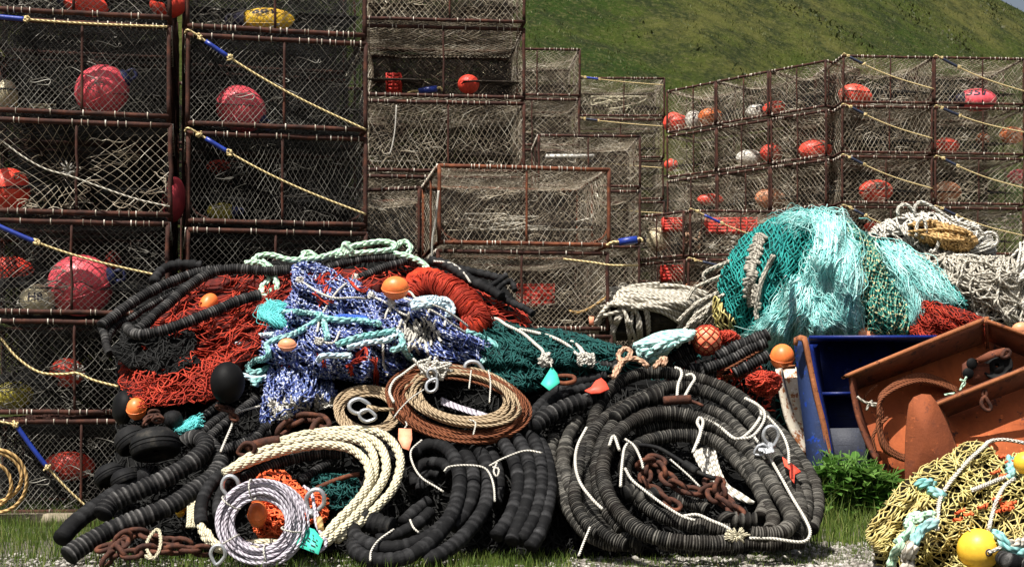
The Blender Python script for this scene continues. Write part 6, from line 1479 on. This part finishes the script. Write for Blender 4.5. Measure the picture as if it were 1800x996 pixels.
for q, lab in (([(595,130),(590,95),(610,70),(640,65),(670,85),(695,120)], 'small upright loop of white rope on the heap'), ([(690,120),(690,80),(720,50),(770,65),(840,110),(920,160),(1000,185),(1060,205),(1090,240)], 'long white rope arching over the top of the heap'),
               ([(1095,245),(1110,230),(1140,228),(1170,250),(1170,290),(1140,310)], 'curl of white rope at the right end of the heap'), ([(700,250),(705,180),(725,150),(750,165),(755,220),(735,260)], 'white loop hanging over the tan rope'), ([(690,120),(705,135),(690,128)], 'knot of white rope at the top of the heap'),
               ([(880,370),(960,360),(1060,370),(1160,420),(1230,480),(1280,550)], 'grey rope arching over the tangled heap at the right'), ([(820,250),(830,290),(800,340),(780,330)], 'loose white loop below the tan rope')):
    mb = MB(); mb.rope(path3('d2', q, .0, lambda x, y: 16.72+0*y, step=.02), .021); solo('rope', mb, M['white_rope'], lab, 'rope', 'ropes over the pile')
# ================================================================ trawl doors
def m_door(name, base, base2, chip, chipf=.62, rough=.6, sc_=5):
    m, nt, b = newmat(name); co = objco(nt)
    f = noise(nt, co, 1.6, 5, .6); g = noise(nt, co, sc_, 7, .72)
    c = ramp(nt, f, [(.35, base2), (.62, base)])
    mp = nd(nt, 'ShaderNodeMapping'); mp.inputs['Scale'].default_value = (9, 9, 1.1); nt.links.new(co, mp.inputs[0])
    st = noise(nt, mp.outputs[0], 1.0, 4, .6)
    c = mix(nt, ramp(nt, st, [(.48, (0,0,0)), (.75, (.5,.5,.5))]), c, tuple(x*.5 for x in base2))
    c = mix(nt, ramp(nt, g, [(chipf-.035, (0,0,0)), (chipf, (1,1,1))]), c, chip)
    g2 = noise(nt, co, sc_*1.9, 7, .75); c = mix(nt, ramp(nt, g2, [(.60, (0,0,0)), (.66, (.8,.8,.8))]), c, tuple(min(1, x*1.7) for x in base))
    mq = nd(nt, 'ShaderNodeMapping'); mq.inputs['Rotation'].default_value = (.4, .3, .5); mq.inputs['Scale'].default_value = (2, 60, 40); nt.links.new(co, mq.inputs[0])
    c = mix(nt, ramp(nt, noise(nt, mq.outputs[0], 1.0, 3, .5), [(.66, (0,0,0)), (.72, (.6,.6,.6))]), c, tuple(x*.45 for x in base2))
    nt.links.new(c, b.inputs['Base Color']); b.inputs['Roughness'].default_value = rough; b.inputs['Specular IOR Level'].default_value = .3
    bump(nt, b, noise(nt, co, 38, 5, .65), .45, .008); return m
M['door_rust'] = m_door('rust orange steel', (.44,.11,.030), (.30,.068,.020), (.07,.024,.018), .62, .8)
M['door_flange'] = m_door('brown rusted flange', (.19,.058,.026), (.10,.030,.016), (.05,.019,.014), .60, .8, 9)
M['door_blue'] = m_door('blue painted steel', (.007,.022,.18), (.004,.012,.09), (.015,.014,.016), .66, .45, 9)
M['door_bluegrey'] = m_door('scuffed grey blue steel', (.025,.045,.13), (.020,.028,.06), (.012,.05,.33), .60, .5, 7)
M['door_foot'] = m_door('scuffed grey steel', (.045,.05,.07), (.025,.028,.04), (.012,.03,.16), .64, .6, 7)
M['door_nose'] = m_door('dull rust brown steel', (.24,.062,.020), (.15,.038,.014), (.14,.038,.016), .62, .85, 7)
M['door_white'] = m_door('flaking white paint', (.78,.74,.66), (.66,.58,.46), (.30,.11,.04), .56, .6, 9)
M['door_edge'] = m_door('rusty door edge', (.36,.13,.05), (.24,.08,.03), (.10,.035,.02), .62, .8, 12)
def strip(mb, A, B, YA, YB, th):
    """A plate between two photo edge lines A and B (same count), thickened by th."""
    a = spline(np.c_[np.array(A, float), np.broadcast_to(np.asarray(YA, float), (len(A),))], 12) if len(A) > 2 else np.c_[np.array(A, float), np.broadcast_to(np.asarray(YA, float), (len(A),))]
    b_ = spline(np.c_[np.array(B, float), np.broadcast_to(np.asarray(YB, float), (len(B),))], 12) if len(B) > 2 else np.c_[np.array(B, float), np.broadcast_to(np.asarray(YB, float), (len(B),))]
    n = max(len(a), len(b_), 2); f = lambda q: np.stack([np.interp(np.linspace(0, 1, n), np.linspace(0, 1, len(q)), q[:, k]) for k in range(3)], 1)
    a, b_ = f(a), f(b_); pa = P(a[:, 0], a[:, 1], a[:, 2]); pb = P(b_[:, 0], b_[:, 1], b_[:, 2])
    t = np.gradient(pa, axis=0); nn = np.cross(t, pb-pa); nn /= np.linalg.norm(nn, axis=1, keepdims=True)
    nn[nn[:, 1] < 0] *= -1
    v = np.vstack([pa, pb, pa+nn*th, pb+nn*th]); q = []
    for i in range(n-1):
        q += [(i, i+1, n+i+1, n+i), (2*n+i, 3*n+i, 3*n+i+1, 2*n+i+1), (i, 2*n+i, 2*n+i+1, i+1), (n+i, n+i+1, 3*n+i+1, 3*n+i)]
    q += [(0, n, 3*n, 2*n), (n-1, 3*n-1, 4*n-1, 2*n-1)]
    mb.raw(v, q)
def d3(*p): return [tuple(x) for x in cc('d3', p)]
# white door, farthest left
t = thing('trawl_door', 'white trawl door edge with flaking rusty paint, behind the blue one', 'trawl door', tuple(P(1400, 850, 14.6)), 'trawl doors')
mb = MB(); strip(mb, d3((60,358),(75,470),(110,640),(160,760),(228,862)), d3((86,352),(110,470),(160,640),(205,740),(240,800)), 14.30, 14.42, .03); part('edge', mb, M['door_white'], t, False)
mb = MB(); mb.plate(P(*np.array(d3((86,352),(160,345),(215,430),(240,800),(205,740),(160,640),(110,470))).T, 14.75), .03); part('plate', mb, M['door_white'], t, False)
mb = MB(); strip(mb, d3((80,352),(160,346)), d3((84,362),(160,358)), 14.4, 14.7, .02); part('top_bar', mb, M['door_edge'], t, False)
# blue door
t = thing('trawl_door', 'blue trawl door standing open like a trough, with rusty edge', 'trawl door', tuple(P(1500, 880, 14.2)), 'trawl doors')
mb = MB(); mb.plate(P(*np.array(d3((240,205),(985,200),(985,520),(620,1000),(560,1000),(330,1000))).T, np.array([14.95,14.95,14.95,14.75,14.75,14.75])), .03); part('back_plate', mb, M['door_blue'], t, False)
mb = MB(); strip(mb, d3((240,182),(985,180)), d3((240,206),(985,204)), 14.25, 14.95, .03); part('top_flange', mb, M['door_blue'], t, False)
mb = MB(); strip(mb, d3((318,512),(520,508)), d3((318,528),(520,526)), 14.45, 14.85, .03); part('shelf', mb, M['door_blue'], t, False)
mb = MB(); strip(mb, d3((152,200),(160,300),(178,480),(200,650),(228,900),(240,1000)), d3((225,175),(245,300),(275,470),(305,620),(350,860),(365,960)), [14.12,14.1,14.08,14.05,14.02,14.0], [13.98,13.97,13.95,13.92,13.88,13.86], .03); part('side_flange', mb, M['door_bluegrey'], t, False)
mb = MB(); strip(mb, d3((152,215),(153,185),(170,164),(200,160),(228,176),(262,340),(300,520),(345,700),(392,960)), d3((172,225),(172,200),(182,186),(193,184),(204,196),(234,340),(272,520),(314,700),(358,960)), 13.90, 13.90, .06); part('edge_bar', mb, M['door_edge'], t, False)
mb = MB(); strip(mb, d3((240,215),(262,340),(300,520),(345,700),(392,960)), d3((300,215),(310,340),(340,520),(370,700),(410,960)), [13.98,13.97,13.95,13.92,13.88], 14.9, .02); part('inner_side', mb, M['door_blue'], t, False)
mb = MB(); mb.plate(P(*np.array(d3((330,705),(620,700),(700,1000),(380,1000))).T, 14.6), .03); part('foot_plate', mb, M['door_foot'], t, False)
mb = MB(); mb.tube(spline(P(*np.array(d3((455,400),(450,370),(468,358),(480,380),(478,410))).T, 14.8), .02), .014, 6); part('lug', mb, M['door_blue'], t)
# rear rusty door
t = thing('trawl_door', 'rust orange trawl door holding a coil of rusty cable', 'trawl door', tuple(P(1640, 870, 13.9)), 'trawl doors')
A, B = d3((488,392),(1258,82)), d3((515,482),(1270,205))
mb = MB(); mb.plate(P(*np.array(d3((515,470),(1275,190),(1600,330),(1620,1200),(760,1200),(620,880),(560,640))).T, np.array([14.35,14.75,14.85,14.1,13.95,14.05,14.2])), .03); part('back_plate', mb, M['door_rust'], t, False)
mb = MB(); strip(mb, A, B, [13.95, 14.35], [14.33, 14.73], .03); part('top_flange', mb, M['door_flange'], t, False)
mb = MB(); strip(mb, d3((486,390),(497,372),(1245,66),(1262,80)), d3((490,400),(505,392),(1250,92),(1266,96)), [13.93,13.93,14.34,14.34], [13.93,13.93,14.34,14.34], .05); part('flange_lip', mb, M['door_edge'], t, False)
mb = MB(); strip(mb, d3((1272,82),(1500,165),(1700,240)), d3((1280,195),(1500,290),(1700,370)), [14.36,14.4,14.45], [14.74,14.8,14.85], .03); part('right_flange', mb, M['door_flange'], t, False)
mb = MB(); strip(mb, d3((1262,70),(1275,66),(1505,148),(1700,220)), d3((1268,96),(1280,92),(1505,170),(1700,246)), 14.35, 14.35, .04); part('flange_lip', mb, M['door_edge'], t, False)
mb = MB(); strip(mb, d3((1262,85),(1276,240)), d3((1284,90),(1292,235)), [14.34,14.72], [14.34,14.72], .02); part('corner_post', mb, M['door_flange'], t, False)
mb = MB(); strip(mb, d3((486,395),(500,500),(530,640),(580,780),(640,900)), d3((512,400),(525,490),(562,640),(612,780),(668,890)), [13.94,13.94,13.93,13.90,13.86], [14.1,14.1,14.08,14.02,13.96], .03); part('side_flange', mb, M['door_flange'], t, False)
# its cable coil
mb = MB()
for k in range(6):
    o_ = k*9
    q = [(1100+o_*.2,470+o_*.6),(1000,415+o_*.95),(900,392+o_),(800,408+o_*1.05),(710,455+o_*.9),(655,525+o_*.6),(640-o_*.35+24,620),(640-o_*.5+22,720),(690-o_*.3,800+o_*.6),(760,855+o_*.6),(818,868+o_*.5)]
    q = [(x+random.uniform(-5, 5), y+random.uniform(-5, 5)) for x, y in q]
    Yc = np.interp([x for x, y in q], [600, 1100], [14.05, 14.5])-np.interp([y for x, y in q], [400, 900], [0, .22])
    pp = P(*np.array(d3(*q)).T, Yc-k*.012); mb.tube(spline(pp, .03), .017, 8, u0=k*3)
mb.tube(spline(P(*np.array(d3((700,640),(640,700),(612,760),(625,830),(610,860))).T, 13.95), .03), .016, 8)
mb.tube(spline(P(*np.array(d3((560,540),(580,500),(620,465),(640,455))).T, 14.1), .03), .012, 8)
t = thing('cable_coil', 'coil of rusty cable hanging inside the rust orange door', 'cable coil', tuple(P(1600, 800, 13.9)), 'coils of wire cable'); part('coils', mb, M['cable_rust'], t)
mb = MB()
for q in ([(520,520),(560,550),(600,560),(635,562)], [(575,600),(590,560),(610,545)], [(600,570),(630,575)]): mb.tube(spline(P(*np.array(d3(*q)).T, 13.86), .02), .012, 6)
part('lashing', mb, M['grey_rope'], t)
mb = MB()
for q in ([(1160,405),(1140,440),(1120,485)], [(1120,420),(1150,440),(1130,470)], [(1030,510),(1060,505),(1090,500)]): mb.tube(spline(P(*np.array(d3(*q)).T, 14.05), .02), .012, 6)
part('twine', mb, M['green_rope'], t)
# towing block bolted on the rusty door
t = thing('towing_block', 'steel bracket with a black sheave on the rusty door', 'pulley block', tuple(P(1735, 680, 14.2)))
mb = MB(); mb.plate(P(*np.array(d3((1140,330),(1165,312),(1210,310),(1290,330),(1300,420),(1230,455),(1180,450),(1135,400))).T, 14.25), .04)
mb.plate(P(*np.array(d3((1215,300),(1300,255),(1380,235),(1415,250),(1400,285),(1330,290),(1250,325))).T, 14.18), .05); part('bracket', mb, M['door_flange'], t, False)
mb = MB(); c = P(*d3((1335,345))[0], 14.3); mb.lathe([(.02,.07),(.06,.07),(.07,.05),(.10,.05),(.13,.07),(.145,.07),(.145,.04),(.10,.02),(.10,-.02),(.145,-.05),(.02,-.06)], c, (-.25, -.9, .2), 28); part('sheave', mb, M['bobbin'], t)
for x, y in ((1190, 328), (1168, 385)):
    mb = MB(); mb.lathe([(.001,.008),(.05,.008),(.055,.0)], P(*d3((x, y))[0], 14.22), (0, -1, 0), 20); part('pin_hole', mb, M['bobbin'], t)
mb = MB(); mb.tube(spline(P(*np.array(d3((1365,285),(1385,250),(1410,255),(1405,280),(1380,292))).T, 14.1), .02, True), .02, 8, True); part('shackle', mb, M['rust'], t)
# front rusty door
t = thing('trawl_door', 'nearest rust orange trawl door with rounded nose and hanging ring', 'trawl door', tuple(P(1700, 880, 13.3)), 'trawl doors')
mb = MB(); mb.plate(P(*np.array(d3((1040,625),(1300,520),(1650,390),(1650,1200),(1120,1200),(1100,840))).T, np.array([13.75,13.85,13.95,13.3,13.25,13.5])), .03); part('back_plate', mb, M['door_rust'], t, False)
mb = MB(); strip(mb, d3((985,562),(1650,300)), d3((1042,640),(1650,410)), [13.38, 13.6], [13.72, 13.92], .03); part('top_flange', mb, M['door_flange'], t, False)
mb = MB(); strip(mb, d3((978,566),(990,552),(1650,288)), d3((992,578),(1000,572),(1650,312)), 13.37, 13.37, .05); part('flange_lip', mb, M['door_edge'], t, False)
mb = MB(); strip(mb, d3((985,560),(1020,640),(1060,740),(1100,840),(1130,1000)), d3((1030,610),(1060,680),(1090,770),(1120,850),(1150,1000)), [13.38,13.38,13.37,13.35,13.3], [13.6,13.6,13.58,13.55,13.5], .02); part('side_flange', mb, M['door_edge'], t, False)
mb = MB(); q = np.array(d3((814,620),(824,562),(852,522),(898,504),(948,508),(985,552),(1035,650),(1075,750),(1108,860),(1125,1000),(1125,1200),(815,1200),(800,1000),(800,880),(803,780),(808,680))); mb.plate(P(q[:, 0], q[:, 1], 13.36+(985-q[:, 0])*.0006), .03); part('nose_plate', mb, M['door_nose'], t, False)
mb = MB(); mb.tube(spline(P(*np.array(d3((1262,520),(1245,555),(1262,592),(1292,600),(1300,580),(1282,545))).T, 13.40), .015, True), .018, 8, True); mb.tube(spline(P(*np.array(d3((1262,480),(1250,500),(1262,525),(1275,505))).T, 13.40), .015, True), .014, 7, True); part('ring', mb, M['rust'], t)

# ================================================================ yellow net in the front right corner
YY = lambda y: 9.85+(1000-np.asarray(y, float))*.0030
yn = Heap(cc('p', [(1530,965),(1522,930),(1548,890),(1580,850),(1620,818),(1660,800),(1700,772),(1735,776),(1760,800),(1790,795),(1840,800),(1870,900),(1870,1040),(1700,1045),(1560,1035),(1540,1000)]), YY, .62, 2.4, ((-35, 46, .12, 2), (40, 60, .10, 5), (-40, 22, .05, 7)), .4, (1700, 930))
t = thing('fishing_net', 'heap of coarse yellow net in the front right corner', 'fishing net', tuple(P(1700, 1000, 9.6)), 'heaps of fishing net')
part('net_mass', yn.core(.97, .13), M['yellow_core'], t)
mb = MB(); yn.net(mb, -30, 26, 9.5, .0044, 16, 60, .0, .05, 4, seed=3, sides=5); yn.net(mb, 35, 24, 16, .0044, 22, 60, .05, .07, 4, seed=9, sides=5, keep=.85); yn.loose(mb, 120, .005, (25, 90), .06, .09, sides=5, curl=.3)
part('netting', mb, M['yellow_net'], t)
yl = Heap(cc('d4', [(548,760),(570,690),(640,610),(720,540),(820,480),(930,470),(1020,510),(1055,560),(960,600),(860,640),(800,720),(740,830),(690,930),(620,880),(560,820)]), lambda y: YY(y)-.46, .20, 2, ((-45, 22, .06, 4),), .25, cc('d4', [(740,660)])[0])
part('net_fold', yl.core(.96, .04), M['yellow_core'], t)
mb = MB(); yl.net(mb, -40, 13, 6.4, .0056, 9, 55, .01, .02, 3.5, seed=5, sides=5); yl.net(mb, -35, 22, 12, .0054, 12, 50, .035, .04, 3.5, seed=9, sides=5, keep=.7); part('fold_netting', mb, M['yellow_net'], t)
yc = Heap(cc('d4', [(1045,530),(1080,520),(1110,600),(1130,700),(1150,800),(1200,900),(1240,980),(1160,990),(1090,920),(1060,780),(1040,640)]), lambda y: YY(y)-.52, .12, 2, ((85, 14, .05, 4),), .2)
mb = MB(); yc.net(mb, 82, 12, 6, .0054, 6, 40, .0, .05, 3.5, seed=15, sides=5); part('hanging_netting', mb, M['yellow_net'], t)
mb = MB()
for k in range(15):
    x, y = cc('d4', [(random.choice((random.uniform(1140, 1380), random.uniform(1430, 1634), random.uniform(1400, 1520))), random.choice((random.uniform(600, 690), random.uniform(530, 600), random.uniform(240, 380))))])[0]
    yn.sweep(mb, np.array([(x+j*2+random.uniform(-1, 1), y-j*1.1*random.uniform(-.2, 1)) for j in range(9)]), .010, .10, 1.1, 5, .05, k)
part('orange_yarn', mb, M['orange_net'], t)
on_y = on(yn)
mb = MB()
_q = ([(1040,690),(985,705),(930,745),(895,800),(870,850)], [(990,480),(1040,490),(1080,520)], [(900,440),(950,420),(1010,425)], [(1420,770),(1480,800),(1510,860),(1570,890),(1650,905)], [(1540,250),(1535,320),(1550,380)])
rope_set('rope', 'thick turquoise rope worked into the yellow net', [path3('d4', q, (.40 if q[0][0] < 1060 and q[0][1] > 600 else .12), on_y, step=.02) for q in _q], 'teal_rope', .036)
mb = MB(); mb.rope(path3('d4', [(875,850),(850,890),(840,950),(835,1010)], .42, on_y, step=.02), .045); mb.rope(path3('d4', [(1480,830),(1540,845),(1600,830),(1650,815)], .12, on_y, step=.02), .035)
solo('rope', mb, M['grey_rope'], 'dirty white rope end continuing the turquoise rope', 'rope', 'ropes over the pile')
mb = MB()
for q in ([(920,640),(860,660),(840,710),(870,740),(820,790),(770,820),(800,850),(760,890),(740,940),(720,1000)], [(1010,640),(950,650),(900,680)]): mb.rope(path3('d4', q, .36, on_y, step=.02), .032)
solo('rope', mb, M['green_rope'], 'knotted pale green rope in the hollow of the yellow net', 'rope', 'ropes over the pile')
for q, lab, r_ in (([(1390,140),(1350,180),(1260,260),(1180,350),(1110,440),(1060,530),(1045,620),(1040,740)], 'white cord running down the yellow net', .015), ([(1380,150),(1420,130),(1500,125),(1600,140),(1650,150)], 'white cord over the top of the yellow net', .014), ([(1570,390),(1500,440),(1450,530),(1420,620),(1400,700),(1390,760)], 'second white cord down the yellow net to the ball', .014), ([(1280,470),(1380,430),(1480,390),(1560,375)], 'white cord across the middle of the yellow net', .016)):
    mb = MB(); mb.rope(path3('d4', q, .11, on_y, step=.02), r_); solo('cord', mb, M['line'], lab, 'cord', 'white cords over the pile')
def ball_float(x, y, Y, R, label, hole):
    c = P(x, y, Y); R = R/FPX*Y; t = thing('net_float', label, 'float', tuple(c-np.array((0, 0, R))), 'net floats on the pile')
    mb = MB(); mb.ball(c, R, 40, 26); part('body', mb, M['f_amber'], t)
    d = np.array(hole, float); d /= np.linalg.norm(d)
    mb = MB(); mb.lathe([(R*.10, .0), (R*.17, .004), (R*.19, -.004)], c+d*R*.985, d, 20); part('hole_rim', mb, M['ink'], t)
    mb = MB(); mb.rope(spline(np.array([c+d*R*.9, c+d*R*1.12+np.array((.01, 0, .01)), c+d*R*1.15+np.array((.08, 0, .05)), c+np.array((R*1.02, -R*.4, R*.45))]), .01), .013); part('line', mb, M['line'], t)
ball_float(1720, 965, 9.18, 37, 'yellow ball float with a threaded hole at the foot of the yellow net', (.18, -.95, -.05))
ball_float(1802, 813, 9.75, 20, 'smaller yellow ball float cut by the right edge', (.9, -.3, .2))
hose_thing('footrope', 'black hose showing under the yellow net at the corner', [('d4', [(1480,930),(1540,960),(1620,985),(1680,990)], .30, .05, on_y)], 'disc', .05)
# grey half float on the grass
mb = MB(); c = P(1560, 893, 13.2); R = 30/FPX*13.2
mb.lathe([(R, 0), (R*1.04, .01), (R*.97, .03), (R*.86, R*.5), (R*.6, R*.78), (R*.25, R*.93), (.005, R*.96)], c-np.array((0, 0, .08)), (-.1, -.25, .95), 28)
solo('grey_dish', mb, m_rough('grey plastic', [(.3, (.30,.30,.31)), (.7, (.48,.48,.49))], 9, .4, .2, 60, .5), 'grey plastic half float lying in the grass', 'float')
